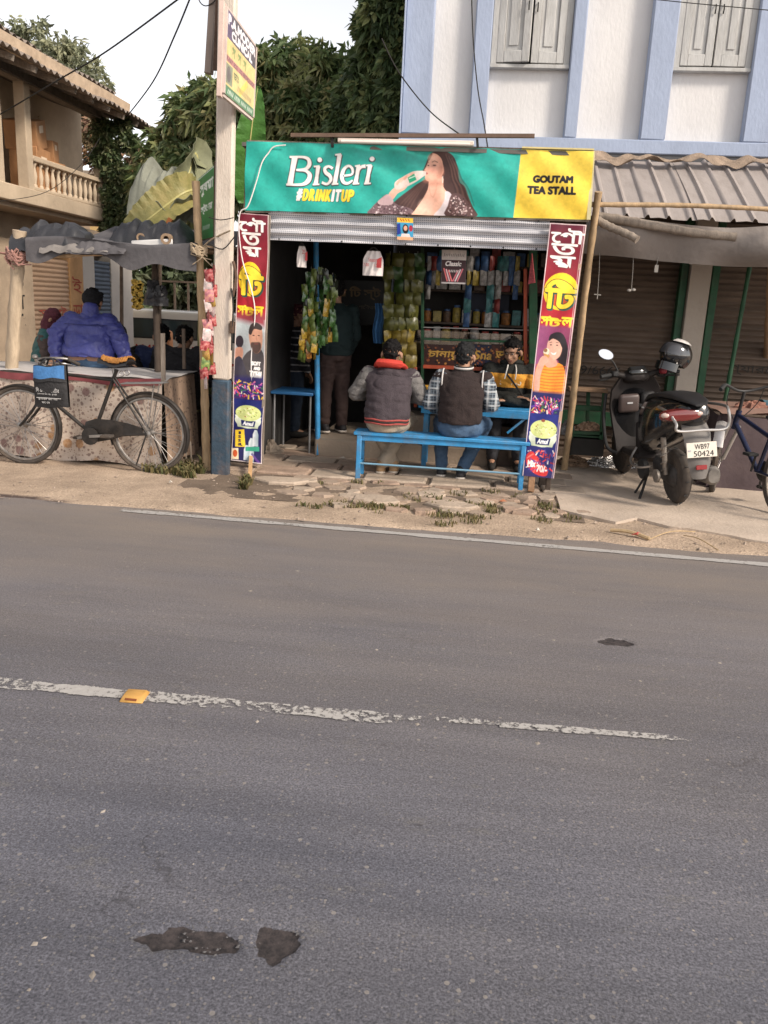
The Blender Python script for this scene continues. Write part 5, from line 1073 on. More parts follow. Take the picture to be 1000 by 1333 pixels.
for i, (px, y0, y1) in enumerate(((396, 372, 470), (400, 356, 478), (405, 350, 450), (409, 352, 462), (414, 356, 466), (419, 350, 440), (424, 352, 455), (428, 360, 448), (433, 358, 452), (437, 366, 446), (402, 380, 474), (411, 372, 468))):
    strip_of(px, y0, y1, 7.75+.05*(i % 3), (lambda f_, r, i=i: (r.choice([4, 0, 2]) if f_ < .35 else r.choice([1, 3, 1, 2]) if i in (0, 1, 2, 3, 10, 11) and f_ > .5 else r.choice([0, 2, 0, 1]))), GARL, 'bunch of sachet strips by the blue post', SM, .066, .006, i)
PK = [sachet_mesh(.118, .125, .022, m) for m in (mat('packet_yellow', (.20, .145, .025), .3, .5, 22, spec=.5), mat('packet_olive', (.085, .085, .018), .3, .5, 22, spec=.5), mat('packet_green', (.025, .06, .012), .3, .5, 22, spec=.5))]
for i, px in enumerate((507, 519, 531, 543)):
    strip_of(px+1, 330, 486-4*(i % 2), 8.15, lambda f_, r: r.choice([1, 1, 2]) if f_ < .55 else r.choice([0, 0, 1]), 'long strip of yellow and green snack packets hung beside the shelves', 'strips of snack packets beside the shelves', PK, .118, .004, 30+i)

# ---- steps and platform
STEP = mat('step_cement', (.27, .215, .165), .9, .2, 3, .3, 40, dirt=(.16, .12, .09), dirt_amt=.6)
MB().box((-.67, 8.62, .10), (1.78, 1.3, .20)).build('lower_step', STEP, stall, bevel=.015); MB().box((-.42, 8.84, .30), (1.25, .62, .22)).build('upper_step', STEP, stall, bevel=.015)
# ---- shop counter with red rails and shelves
ct = thing('snack_counter', 'green framed snack counter with red rails behind the seated men', 'counter', (-.1, 8.6, .4))
REDR = mat('red_rail_paint', (.42, .075, .03), .5, .2, 10, dirt=(.2, .05, .03), dirt_amt=.5)
def vpost(px, y0, y1, Y, w, m, nm): MB().bar(at(px, y0, Y), at(px, y1, Y), w, w).build(nm, m, ct, bevel=.003)
vpost(550, 322, 515, 8.35, .03, GREEN, 'green_upright'); vpost(694, 325, 545, 8.2, .075, GREEN, 'green_upright'); vpost(684, 350, 470, 8.22, .035, REDR, 'red_upright'); vpost(541, 478, 530, 8.0, .03, REDR, 'red_upright')
def hrail(x0, x1, y, y2, Y, w, m, nm): MB().bar(at(x0, y, Y), at(x1, y2, Y), w, w).build(nm, m, ct, bevel=.003)
hrail(551, 645, 477, 481, 8.2, .035, REDR, 'red_rail'); hrail(551, 690, 441, 446, 8.3, .022, GREEN, 'green_rail'); hrail(551, 690, 426, 430, 8.32, .012, mat('steel_rail', (.35, .34, .33), .35, .1, metal=.8), 'steel_rail')
for z, y in ((at(600, 520, 8.6).z, 8.6), (at(600, 478, 8.6).z, 8.6), (at(600, 446, 8.65).z, 8.65), (at(600, 420, 8.7).z, 8.7), (at(600, 378, 8.75).z, 8.75), (at(600, 345, 8.75).z, 8.75)):
    MB().box((-.05, y+.06, z-.01), (1.25, .42, .022)).build('shelf', DKW, ct)
MB().box((-.05, 8.38, at(600, 455, 8.38).z), (1.2, .006, .34)).build('glass_front', clear_mat('counter_glass', .10), ct)
# goods on the shelves, each one an object of its own
GOOD = [mat('good_%s' % n_, tuple(q*.5 for q in c_), .4, .5, 30, spec=.4) for n_, c_ in (('red', (.35, .05, .04)), ('orange', (.42, .17, .04)), ('yellow', (.45, .33, .06)), ('blue', (.05, .13, .3)), ('teal', (.05, .22, .22)), ('white', (.5, .47, .44)), ('brown', (.16, .09, .05)), ('purple', (.14, .06, .2)))]  # colours halved, putting the stall's inner shade into the goods
CAPM = mat('jar_lid', (.35, .05, .04), .4, .2)
SHELFN = ('lowest', 'second', 'third', 'fourth', 'top'); COLN = ('red', 'orange', 'yellow', 'blue', 'teal', 'white', 'brown', 'purple')
def jar(x, y, z, h, r, m, k):
    t = thing('snack_jar', '%s filled screw top jar on the %s stall shelf' % (COLN[m], SHELFN[k]), 'jar', (x, y, z), 0, 'jars on the stall shelves')
    MB().lathe([(r*.9, 0), (r, .01), (r, h*.78), (r*.7, h*.88)], (x, y, z), n=10).build('jar', GOOD[m], t); MB().lathe([(r*.75, h*.86), (r*.75, h)], (x, y, z), n=10).build('lid', CAPM if k % 2 else GOOD[3], t)
PKM = [sachet_mesh(.10, .14, .02, m, 'pouch') for m in GOOD]; rg = random.Random(5)
shz = [at(600, 478, 8.6).z, at(600, 446, 8.65).z, at(600, 420, 8.7).z, at(600, 378, 8.75).z, at(600, 345, 8.75).z]
for si, z in enumerate(shz):
    x = -.60
    while x < .52:
        if si in (1, 2) and rg.random() < .7: r = rg.uniform(.035, .05); jar(x+r, 8.58, z, rg.uniform(.12, .17), r, rg.choice([1, 2, 5, 6]), si); x += 2*r+.012
        else:
            w = rg.uniform(.07, .13); h = rg.uniform(.09, .17); gi = rg.randrange(8); o = MB().box((x+w/2, 8.57+rg.uniform(-.03, .03), z+h/2), (w*.94, .07, h), Matrix.Rotation(rg.uniform(-.12, .12), 3, 'Z')).build('goods_box', GOOD[gi], None, bevel=.004); tag(o, 'small %s goods box on the %s stall shelf' % (COLN[gi], SHELFN[si]), 'box', 'boxes on the stall shelves'); x += w+.012
for i, px in enumerate((560, 566, 572, 613, 622, 632, 642, 652, 661, 668, 675)):     # sachets dangling over the shelves
    p = at(px, 332, 8.3); t = thing('dangling_strip', 'thin strip of pouches dangling over the stall shelves', 'pouches', (p.x, p.y, p.z), 0, 'strips dangling over the shelves')
    for k in range(rg.choice([2, 2, 3, 5])): inst(PKM[rg.choice([3, 3, 4, 5, 5, 2, 0])], 'pouch', t, Matrix.Translation((p.x, p.y, p.z-.08-k*.13)) @ Matrix.Rotation(rg.uniform(-.8, .8), 4, 'Z') @ Matrix.Scale(rg.uniform(.5, .8), 4, (1, 0, 0)))
# two big red-brown namkeen display trays with lettering
for i, (x0, x1, tx) in enumerate(((552, 612, 'চানাচুর'), (613, 655, 'Snax'), (640, 690, 'ভাজা'))):
    cp = Canvas(x1-x0, 28, 2, (60, 26, 18) if i != 1 else (24, 30, 58)); cp.speck([(0, 0), (x1-x0, 0), (x1-x0, 28), (0, 28)], [(150, 80, 40), (196, 130, 60), (80, 34, 22), (30, 14, 12)], 70, 1, 2.4, i); cp.text(tx, (5, 8, x1-x0-5, 20), (206, 160, 70), bold=.4, shear=.2)
    Yd = 8.36-.012*i; o = cp.mesh('snack_placard', bil(at(x0, 448, Yd), at(x1, 450, Yd), at(x1, 477, Yd), at(x0, 475, Yd)), FLEX); tag(o, ('dark red snack placard with slanted letters at the left of the counter', 'dark blue snack placard in the middle of the counter', 'dark snack placard with letters behind the man in the yellow striped hoodie')[i], 'placard')
tag(MB().box(at(551, 513, 8.0), (.13, .12, .17)).build('yellow_tin', mat('yellow_tin', (.55, .29, .03), .5, .15, 10), None, bevel=.008), 'yellow tin box between the two men on the bench', 'tin')
MB().box((.02, 8.72, at(638, 385, 8.7).z), (.46, .02, .46)).build('dark_board', mat('navy_board', (.012, .015, .03), .6, .2), ct)
cp = Canvas(12, 20, 3, (150, 150, 140)); cp.poly([(1, 6), (11, 6), (11, 19), (1, 19)], (70, 70, 66)); cp.text('25', (3, 1, 9, 5), (60, 60, 60), bold=.2)
tag(cp.mesh('price_card', bil(at(634, 395, 8.69), at(645, 395, 8.69), at(644, 413, 8.69), at(634, 413, 8.69)), FLEX), 'small grey price card on the dark board in the stall', 'card')
# inner signboard with faint lettering
cp = Canvas(64, 60, 2, (22, 20, 20)); cp.text('ম \u09bfট স্ট', (4, 8, 60, 26), (120, 96, 60), bold=.5); cp.text('প্রোঃ গৌতম', (6, 32, 56, 40), (84, 74, 56), bold=.2)
tag(cp.mesh('inner_signboard', bil(at(436, 364, 9.3), at(500, 366, 9.3), at(500, 424, 9.3), at(436, 422, 9.3)), FLEX), 'dark inner signboard with faint brown letters behind the sachets', 'signboard')
# blue cloth hanging, small table and shelf of pots at the left
tb = thing('blue_table', 'small blue topped table inside the stall behind the left banner', 'table', (-1.72, 8.25, 0))
MB().box((-1.80, 8.22, .62), (.42, .5, .03)).build('table_top', mat('blue_table_top', (.02, .10, .24), .5, .2), tb, bevel=.006)
for dx in (-.18, .18):
    for dy in (-.2, .2): MB().tube([(-1.80+dx, 8.22+dy, .03), (-1.80+dx, 8.22+dy, .61)], .012, 6).build('leg', mat('steel_leg', (.3, .3, .3), .4, .1, metal=.7), tb)
AL = mat('aluminium_pot', (.42, .41, .40), .4, .15, 12, metal=.7)
for i, (px, py) in enumerate(((361, 432), (363, 455), (366, 470))):
    p = at(px, py, 8.9); t = thing('tea_pot', ('upper', 'middle', 'lower')[i]+' dull metal pot hanging at the dark left end of the stall', 'pot', p); MB().lathe([(.03, -.05), (.055, -.04), (.06, .03), (.055, .05)], p, n=12).build('body', AL, t); MB().tube(cat_rom([p+Vector((-.055, 0, .04)), p+Vector((0, 0, .13)), p+Vector((.055, 0, .04))], 5), .005, 5).build('handle', AL, t); MB().tube([p+Vector((0, 0, .11)), p+Vector((0, 0, .3))], .003, 4).build('cord', STR, t)
tag(MB().grid(lambda u, v: at(494, 395, 8.25)+Vector(((u-.5)*.09+.01*math.sin(v*7), .02*math.sin(u*14), -v*.38)), 10, 12).build('blue_cloth', mat('blue_cloth', (.03, .10, .22), .9, .3, 10), None, solid=.004), 'dark blue cloth hanging beside the snack packets', 'cloth')

# ---- bench in front and the plank table behind it
def bench(name, label, xa, xb, yf, yb_, h, w, parts=True, legs=True):
    t = thing(name, label, 'bench', ((xa+xb)/2, (yf+yb_)/2, 0))
    for k in range(2):
        yy = yf+(yb_-yf)*(k+.5)/2; MB().box(((xa+xb)/2, yy, h-.018), (xb-xa, (yb_-yf)/2-.006, .030)).build('seat_plank', BLUEP, t, bevel=.005)
    MB().box(((xa+xb)/2, yf+.035, h-.055), (xb-xa-.08, .03, .045)).build('apron_rail', BLUEP, t); MB().box(((xa+xb)/2, yb_-.035, h-.055), (xb-xa-.08, .03, .045)).build('apron_rail', BLUEP, t)
    for x in (xa+.05, xb-.05):
        for y, s_ in ((yf+.03, -1), (yb_-.03, 1)): MB().bar((x, y, h-.03), (x, y+s_*.02, .025), .042, .04).build('leg', BLUEP, t, bevel=.004)
        MB().box((x, (yf+yb_)/2, .16), (.03, yb_-yf-.04, .03)).build('side_stretcher', BLUEP, t)
    MB().tube([(xa+.05, yf+.005, .165), (xb-.05, yf+.005, .165)], .009, 6).build('front_stretcher', mat('blue_rod', (.16, .30, .40), .5, .2), t)
    return t
bench('wooden_bench', 'blue painted wooden bench with two seated men in front of the stall', -1.03, .47, 6.99, 7.24, .44, .25)
t2 = thing('plank_table', 'blue plank table behind the bench, leaned on by the man facing out', 'table', (-.15, 7.85, 0))
for k in range(2): MB().box((.02, 7.80+k*.15, .60), (1.12, .145, .03)).build('table_plank', BLUEP, t2, bevel=.004)
MB().box((.02, 7.735, .565), (1.06, .02, .05)).build('apron_rail', BLUEP, t2)
for x in (-.46, .5):
    for y in (7.76, 7.98): MB().bar((x, y, .58), (x, y, .03), .045, .045).build('leg', BLUEP, t2)
MB().bar((.46, 7.75, .55), (.30, 7.75, .4), .03, .02).build('brace', BLUEP, t2)
tr_p = at(548, 533, 7.78); tr = thing('steel_tray', 'round steel tray between the two seated men', 'tray', tr_p); MB().lathe([(.001, 0), (.15, .002), (.165, .02), (.17, .018), (.155, -.004), (.001, -.004)], (-.42, 7.85, .64), n=24).build('tray', AL, tr)
MB().lathe([(.02, 0), (.028, .09)], (-.40, 7.83, .643), n=10).build('glass', clear_mat('tea_glass', .3), tr)
# right-hand end: leaning green rack, crates and sacking by the shutter
rk = thing('green_rack', 'green wooden rack holding scraps beside the right banner', 'rack', gr(765, 590)+Vector((0, .3, 0)))
def gb(a_, b_, w=.035, nm='rack_bar'): MB().bar(a_, b_, w, w).build(nm, GREEN, rk, bevel=.003)
YR = 8.05
gb(at(746, 505, YR), at(743, 592, YR)); gb(at(787, 507, YR), at(781, 592, YR)); gb(at(766, 508, YR+.2), at(764, 585, YR+.2)); gb(at(744, 563, YR), at(784, 564, YR)); gb(at(744, 530, YR+.1), at(784, 532, YR+.1), .05)
MB().box(at(765, 507, YR+.08)+Vector((0, 0, 0)), (.36, .22, .03)).build('rack_top', mat('brown_top', (.24, .15, .09), .8, .3, 8), rk, bevel=.005); MB().box(at(764, 566, YR+.1), (.34, .24, .015)).build('rack_shelf', GREEN, rk)
MB().box((1.36, 8.8, .46), (.95, .04, .14)).build('green_plank', GREEN, rk)
def heap(name, label, c, r3, m, seed, cat, n=26):
    def f(u, v):
        th, ph = u*2*math.pi, (v*.5)*math.pi; d = 1+.35*noise.noise(Vector((math.cos(th)*2.2, math.sin(th)*2.2, v*3+seed)))+.22*noise.noise(Vector((math.cos(th)*6, math.sin(th)*6, v*8+seed)))
        return Vector(c)+Vector((r3[0]*math.cos(th)*math.sin(ph+.02)*d, r3[1]*math.sin(th)*math.sin(ph+.02)*d, r3[2]*math.cos(ph)*d))
    return tag(MB().grid(f, n, n//2).build(name, m, None, ang=22), label, cat)
FOIL = mat('silver_foil_wrap', (.55, .53, .52), .22, .6, 26, .9, 45, metal=.85)
heap('foil_packaging', 'crumpled silver foil packaging lying before the roller shutter', gr(797, 607, .035)+Vector((0, 0, -.01)), (.26, .10, .10), FOIL, 3, 'packaging', 60)
heap('scrap_heap', 'heap of brown scrap paper beside the foil packaging', gr(745, 605, .035)+Vector((0, 0, -.01)), (.16, .1, .09), mat('brown_scrap', (.26, .17, .11), .8, .5, 18, .8, 30), 7, 'scrap', 40)
heap('scrap_bundle', 'bundle of crumpled brown wrappers on the green rack shelf', at(766, 563, YR+.1), (.15, .1, .09), mat('wrapper_brown', (.3, .19, .12), .45, .6, 22, .8, 30), 9, 'scrap', 40)
heap('scrap_bundle', 'grey crumpled plastic beside the green rack', at(738, 565, YR+.1), (.07, .08, .12), mat('wrapper_grey', (.22, .2, .19), .4, .6, 22, .8, 30), 12, 'scrap', 40)
cr = thing('plastic_crate', 'dark plastic crate under the green rack', 'crate', gr(762, 592)); cpos = at(763, 580, YR+.05)
for s_ in (-1, 1): MB().box(cpos+Vector((0, s_*.1, 0)), (.30, .012, .16)).build('side', INKB, cr); MB().box(cpos+Vector((s_*.15, 0, 0)), (.012, .2, .16)).build('end', INKB, cr)
MB().box(cpos+Vector((0, 0, -.07)), (.3, .2, .012)).build('base', INKB, cr)

rk_ = gr(350, 590, .03); heap('rubble_stone', 'lump of pale rubble beside the foot of the left banner', (rk_.x, rk_.y, .02), (.12, .10, .13), STEP, 21, 'stone', 20)
a_, b_ = gr(372, 584, .05), gr(402, 586, .05); tag(MB().tube([a_, b_], .010, 6).build('loose_stick', mat('pale_stick', (.45, .36, .27), .85, .2)), 'pale stick lying on the floor left of the concrete step', 'stick')
# ================================================================== electric pole and its boards
POLE = mat('pole_limewash', (.60, .52, .44), .9, .10, 3, .3, 35, dirt=(.42, .34, .27), dirt_amt=.6, dirt_scale=4, stretch=(3, 3, .7))
PBLUE = mat('pole_blue_paint', (.035, .06, .088), .8, .25, 6, .3, 35, dirt=(.16, .10, .07), dirt_amt=.65, dirt_scale=5)
pole = thing('electric_pole', 'whitewashed concrete electric pole with dark blue painted foot', 'pole', gr(289, 616))
def pp(y): t = (612-y)/612.0; return at(287+10*t, y, 6.86)
def pole_seg(ya, yb, m, nm, w=.0):
    a_, b_ = pp(ya), pp(yb); return MB().bar(a_, b_, .150+w-.012*(612-ya)/612, .085+w, hint=(0, 1, 0), w1=.150+w-.012*(612-yb)/612, h1=.085+w).build(nm, m, pole, bevel=.014)
pole_seg(640, 494, PBLUE, 'painted_foot', .004); pole_seg(494, -120, POLE, 'shaft')
MB().tube(cat_rom([pp(318)+Vector((-.1, -.1, 0)), pp(322)+Vector((.02, -.1, -.02)), pp(312)+Vector((.11, -.06, .03))], 4), .005, 5).build('tie_wire', INKB, pole)
MB().tube(cat_rom([pp(285)+Vector((-.1, -.09, .0)), pp(288)+Vector((.0, -.1, 0)), pp(284)+Vector((.1, -.08, .0))], 4), .004, 5).build('tie_wire', INKB, pole)
RUSTM = mat('rusty_iron', (.10, .06, .04), .8, .4, 20)
c = pp(425)+Vector((.095, -.05, 0)); MB().box(c, (.025, .06, .10)).build('switch_box', RUSTM, pole, bevel=.004)
MB().tube(cat_rom([pp(375)+Vector((.085, -.06, 0)), pp(400)+Vector((.11, -.08, 0)), pp(430)+Vector((.10, -.07, 0)), pp(455)+Vector((.10, -.07, 0))], 4), .007, 6).build('cable_tail', INKB, pole)
MB().tube(cat_rom([pp(340)+Vector((.09, -.04, 0)), pp(360)+Vector((.12, -.05, 0)), pp(385)+Vector((.095, -.05, 0))], 4), .012, 6).build('cable_clump', RUSTM, pole)
MB().bar(at(282, -60, 6.98), at(272, 96, 6.98), .075, .05).build('side_plank', mat('weathered_plank', (.30, .24, .20), .85, .25, 6, dirt=(.15, .11, .09), dirt_amt=.7, stretch=(3, 3, .5)), pole)
MB().bar(at(287, -60, 6.93), at(281, 92, 6.93), .02, .04).build('angle_iron', RUSTM, pole)
# coil of wire near the top
p = at(270, -2, 6.95); tag(MB().tube([p+Vector((.07*math.cos(a), .02*math.sin(a*2), .05*math.sin(a))) for a in np.linspace(0, 12.4, 40)], .004, 5).build('wire_coil', INKB), 'small coil of black wire beside the pole top', 'wire')
# painted board fixed edge-on to the pole
sb = thing('direction_board', 'yellow and dark painted board with green foot, fixed high on the pole', 'sign', at(296, 70, 6.6))
A0, A1, A2, A3 = [atX(*q, -1.955) for q in ((296, 10), (334, 62), (330, 153), (292, 121))]
cv = Canvas(60, 42, 5, (226, 200, 130)); cv.poly([(0, 0), (60, 0), (60, 13.5), (0, 13.5)], (52, 44, 66)); cv.poly([(0, 0), (10, 0), (10, 13.5), (0, 13.5)], (70, 50, 100))
cv.text('P.A.MODER', (3, 1.3, 58, 6.8), (240, 236, 240), bold=.45); cv.text('CLINICAL', (10, 7.4, 52, 12.4), (240, 236, 240), bold=.45)
cv.poly([(0, 14), (60, 14), (60, 22), (0, 22)], (206, 190, 120), alpha=.6)
for i in range(3): cv.text('স', (12+i*11, 15.5, 18+i*11, 20.5), (120, 140, 70), bold=.3)
cv.poly([(0, 22), (60, 22), (60, 25.2), (0, 25.2)], (178, 110, 110)); cv.text('X-RAY  ECG  USG  PATHOLOGY', (2, 22.5, 58, 24.8), (90, 50, 60), bold=.1)
cv.poly([(1, 26), (14, 26), (14, 36), (1, 36)], (128, 136, 110)); cv.ell(7, 31, 4, 4, (90, 84, 84)); cv.text('ডাঃ', (16, 27, 26, 31), (70, 96, 60), bold=.2); cv.line([(28, 36), (44, 26)], 4, (236, 206, 90)); [cv.line([(25+2.4*q, 35.3), (26+2.4*q, 32.4)], .8, (90, 70, 60)) for q in range(12)]
cv.poly([(0, 37), (60, 37), (60, 42), (0, 42)], (44, 116, 74)); [cv.line([(4+2.2*q, 40.8), (5+2.2*q+(q*7 % 3)*.3, 38.4)], .8, (220, 232, 214)) for q in range(24) if q % 6]
cv.C = cv.C*.80+.10*np.array((1.0, .93, .82))
cv.mesh('painted_face', bil(A0, A1, A2, A3), vcol_mat('painted_tin_face', .5, .4, .12, .1), sb)
back = Vector((-.035, 0, 0))
MB().add([A0+back*.2, A1+back*.2, A2+back*.2, A3+back*.2, A0+back, A1+back, A2+back, A3+back], BOXF).build('board', mat('board_wood', (.5, .38, .34), .8, .2, 6), sb)
for (a_, b_) in ((A0, A1), (A1, A2), (A2, A3), (A3, A0)): MB().bar(a_+back*.5, b_+back*.5, .022, .045).build('frame_edge', mat('pale_frame', (.55, .45, .40), .8, .15, 6), sb)
MB().bar(A0+Vector((-.03, -.012, .03)), A3+Vector((-.03, -.012, -.03)), .055, .03).build('mount_batten', mat('pink_batten', (.58, .44, .38), .8, .15, 6), sb)
# green board below
gb_ = thing('green_board', 'green board with white lettering tied behind the pole', 'sign', at(270, 315, 7.2))
B0, B1, B2, B3 = at(258, 233, 7.6), at(280, 214, 7.0), at(279, 308, 7.0), at(260, 313, 7.6)
cv = Canvas(44, 60, 4, (44, 124, 66)); cv.text('সুষমা', (4, 8, 40, 20), (226, 232, 222), bold=.5); cv.text('স্টোর', (6, 27, 38, 37), (226, 232, 222), bold=.4); [cv.line([(11+3*q, 51.5), (12+3*q, 47.5)], 1, (206, 220, 206)) for q in range(7)]
for q in (0, 1): cv.line([(1+q*42, 0), (1+q*42, 60)], 1.2, (226, 232, 222), .7)
cv.line([(0, 1), (44, 1)], 1.2, (226, 232, 222), .7)
cv.mesh('painted_face', bil(B0, B1, B2, B3), vcol_mat('painted_tin_face'), gb_); bk = Vector((.03, .018, 0))
MB().add([B0+bk*.2, B1+bk*.2, B2+bk*.2, B3+bk*.2, B0+bk, B1+bk, B2+bk, B3+bk], BOXF).build('board', mat('board_wood', (.5, .38, .34)), gb_)
MB().bar(B1+Vector((.012, 0, .02)), B2+Vector((.012, 0, -.03)), .03, .03).build('frame_edge', RUSTM, gb_)
# overhead wires
def wire(name, pts, label, r=.006): tag(MB().tube(cat_rom(pts, 8), r, 5).build(name, INKB), label, 'wire')
wire('overhead_wire', [at(236, -4, 8), at(140, 66, 8.6), at(78, 103, 9.2), at(0, 149, 10)], 'black wire crossing the balcony house roof', .008)
wire('overhead_wire', [at(249, -6, 9), at(228, 45, 9.6), at(200, 105, 11), at(165, 152, 13)], 'black wire running down to the eaves of the balcony house', .009)
wire('overhead_wire', [at(805, -6, 8), at(900, 4, 8), at(1010, 14, 8)], 'thin wire across the top of the blue building', .004)
wire('drop_wire', [at(497, 50, 8.0), at(520, 95, 8.1), at(560, 145, 8.4), at(600, 176, 7.3)], 'black drop wire from the creepers to the tube light batten', .006)
wire('drop_wire', [at(614, -6, 8.7), at(616, 50, 8.7), at(622, 115, 8.6), at(630, 160, 8.3), at(635, 192, 7.2)], 'black drop wire hanging down the blue wall to the banner', .006)
wire('drop_wire', [at(0, 262, 10), at(60, 250, 10.3), at(105, 215, 11), at(130, 180, 12.5)], 'thin wire slanting across the balcony front', .004)

# ================================================================== roadside stall on the left
OLDB = mat('weathered_bamboo', (.43, .335, .235), .8, .25, 8, .3, 50, dirt=(.25, .19, .13), dirt_amt=.6, stretch=(3, 3, .5))
bamboo('bamboo_post', gr(12, 592), at(24, 300, 6.98), .058, 'thick weathered bamboo post at the left end of the roadside stall', OLDB, seed=21, wob=.01, nodes=6)
bamboo('bamboo_post', gr(270, 614), at(256, 236, 6.98), .034, 'slim bamboo post beside the electric pole', BAM, seed=22, wob=.012, nodes=8)
bamboo('bamboo_crossbar', at(28, 333, 6.98), at(262, 326, 6.94), .026, 'bamboo crossbar tied along the front of the stall canopy', BAM, seed=23)
def knot(p, s, m, label, seed):
    rg = random.Random(seed); mb = MB()
    for i in range(7): a = rg.uniform(0, 6.28); mb.tube([p+Vector((math.cos(t+a)*s, math.sin(t+a)*s*.8, rg.uniform(-.6, .6)*s+.3*s*math.sin(t*2))) for t in np.linspace(0, 5.5, 12)], s*.13, 5)
    for i in range(4): mb.tube(cat_rom([p, p+Vector((rg.uniform(-1.6, 1.6)*s, -s*.6, rg.uniform(-.8, .6)*s)), p+Vector((rg.uniform(-2.4, 2.4)*s, -s*.5, rg.uniform(-2.2, .4)*s))], 4), s*.07, 4)
    tag(mb.build('rope_knot', m), label, 'rope')
knot(at(22, 334, 6.95), .085, mat('faded_red_rag', (.32, .17, .14), .95, .3, 20, .4), 'faded red rag knotted round the thick bamboo post', 1)
knot(at(259, 326, 6.92), .065, mat('jute_rope', (.40, .31, .21), .95, .3, 20, .4), 'jute rope knotted round the slim bamboo post', 2)
tag(MB().tube(cat_rom([at(260, 326, 6.95), at(275, 312, 6.85), at(300, 300, 6.76)], 5), .007, 5).build('jute_string', mat('jute_rope', (.4, .31, .21))), 'jute string stretched from bamboo post to pole', 'rope')
# canopy
CANV = mat('grey_canvas', (.09, .084, .088), .8, .16, 3, .3, 22, dirt=(.16, .145, .145), dirt_amt=.5, dirt_scale=3)
BLKT = mat('black_plastic_sheet', (.030, .030, .034), .45, .3, 5, .5, 14, spec=.5)
GRT = mat('pale_grey_sheet', (.20, .18, .165), .7, .2, 5, .5, 14)
def can(u, v):
    x0, x1 = at(40, 340, 6.95).x, at(258, 335, 6.95).x; x = x0+(x1-x0)*u
    if v < .3: t = v/.3; return Vector((x, 6.90-.02*math.sin(u*9+1), 1.905+.02*math.sin(u*7)-(1-t)*(.20-.06*math.sin(u*3.3+.3)+.03*math.sin(u*13))-.018*math.sin(u*23)*(1-t)))
    t = (v-.3)/.7; return Vector((x, 6.90+1.75*t, 1.905+.02*math.sin(u*7)*(1-t)+.25*t-.07*math.sin(math.pi*t)*(1+.5*math.sin(u*8))))
tag(MB().grid(can, 80, 40).build('stall_canopy', CANV, None, ang=80, solid=.004), 'sagging grey canvas canopy over the roadside stall', 'canopy')
def drape(name, label, px0, px1, ytop, ybot, Yc, dpt, m, seed, cat='sheet', ck=.55):
    if m in (GRT, CANV): ck = .25
    a_, b_ = at(px0, ybot, Yc), at(px1, ybot, Yc); h = abs(at(px0, ytop, Yc).z-a_.z)
    def f(u, v):
        p = a_.lerp(b_, u); th = math.pi*v; w = .75+.35*noise.noise(Vector((u*3+seed, 0, 0)))+.12*noise.noise(Vector((u*14, v*3, seed)))
        return p+Vector((.03*ck*noise.noise(Vector((u*11, v*7, seed))), -dpt*math.cos(th)*.42+.05*ck*noise.noise(Vector((u*8, v*9, seed+2))), 1.7*h*math.sin(th)*w*(.35+.65*math.sin(math.pi*min(1, .12+u*.88))**.5)+.07*ck*noise.noise(Vector((u*8, v*5, seed+4)))+.02*ck*abs(noise.noise(Vector((u*27, v*13, seed))))))
    return tag(MB().grid(f, 50, 14).build(name, m, None, ang=35), label, cat)
drape('plastic_sheet', 'black plastic sheet bundled on the left of the canopy', 28, 118, 299, 330, 7.1, .5, BLKT, 1)
drape('plastic_sheet', 'pale grey sheet folded over the black bundle on the canopy', 62, 150, 318, 330, 7.0, .35, GRT, 5)
drape('plastic_sheet', 'black plastic sheet rolled with bamboo ends on the canopy', 155, 255, 296, 330, 7.25, .5, BLKT, 9)
drape('plastic_sheet', 'grey canvas fold along the middle of the canopy', 95, 170, 316, 332, 6.98, .3, CANV, 13)
BEND = mat('bamboo_end', (.28, .19, .12), .8, .3, 15)
for i, (px, py, Yc, r, lab) in enumerate(((183, 309, 7.05, .035, 'upper'), (187, 322, 7.0, .034, 'lower'), (216, 311, 6.98, .045, 'thick'), (240, 323, 6.95, .036, 'outer'))):
    p = at(px, py, Yc); d = Vector((-.12 if i < 3 else .15, 1, .04)).normalized(); mb = MB(); mb.lathe([(r*.55, .08), (r*.55, 0), (r, -.002), (r, 1.0)], p, d, 12); tag(mb.build('bamboo_length', BEND), lab+' length of bamboo poking out of the rolled black sheet', 'bamboo')
tag(MB().box(at(198, 316, 7.0), (.36, .02, .05), Matrix.Rotation(-.08, 3, 'Y')).build('white_strip', mat('white_strip', (.62, .6, .58), .7, .1), None, bevel=.008), 'white strip lying across the rolled black sheet', 'strip')
tag(MB().grid(lambda u, v: at(200+48*u, 262+26*v*(1-.3*u)+8*math.sin(u*5), 7.9)+Vector((0, .3*v, .03*math.sin(u*13+v*5))), 16, 10).build('tarpaulin', mat('olive_tarp', (.20, .21, .15), .8, .25, 5), None, ang=60, solid=.004), 'faded olive tarpaulin hanging behind the green board', 'tarpaulin')
drape('tarpaulin', 'grey green tarpaulin humped over the stall roof behind the banana leaf', 185, 262, 236, 285, 8.6, .9, mat('greygreen_tarp', (.19, .195, .155), .8, .25, 4, .4, 14), 21, 'tarpaulin')
tag(MB().box(at(214, 300, 7.5), (.04, .03, .24), Matrix.Rotation(.55, 3, 'Y')).build('orange_lath', mat('orange_lath', (.5, .17, .05), .7, .2), None), 'short orange lath sticking out of the canopy bundle', 'lath')
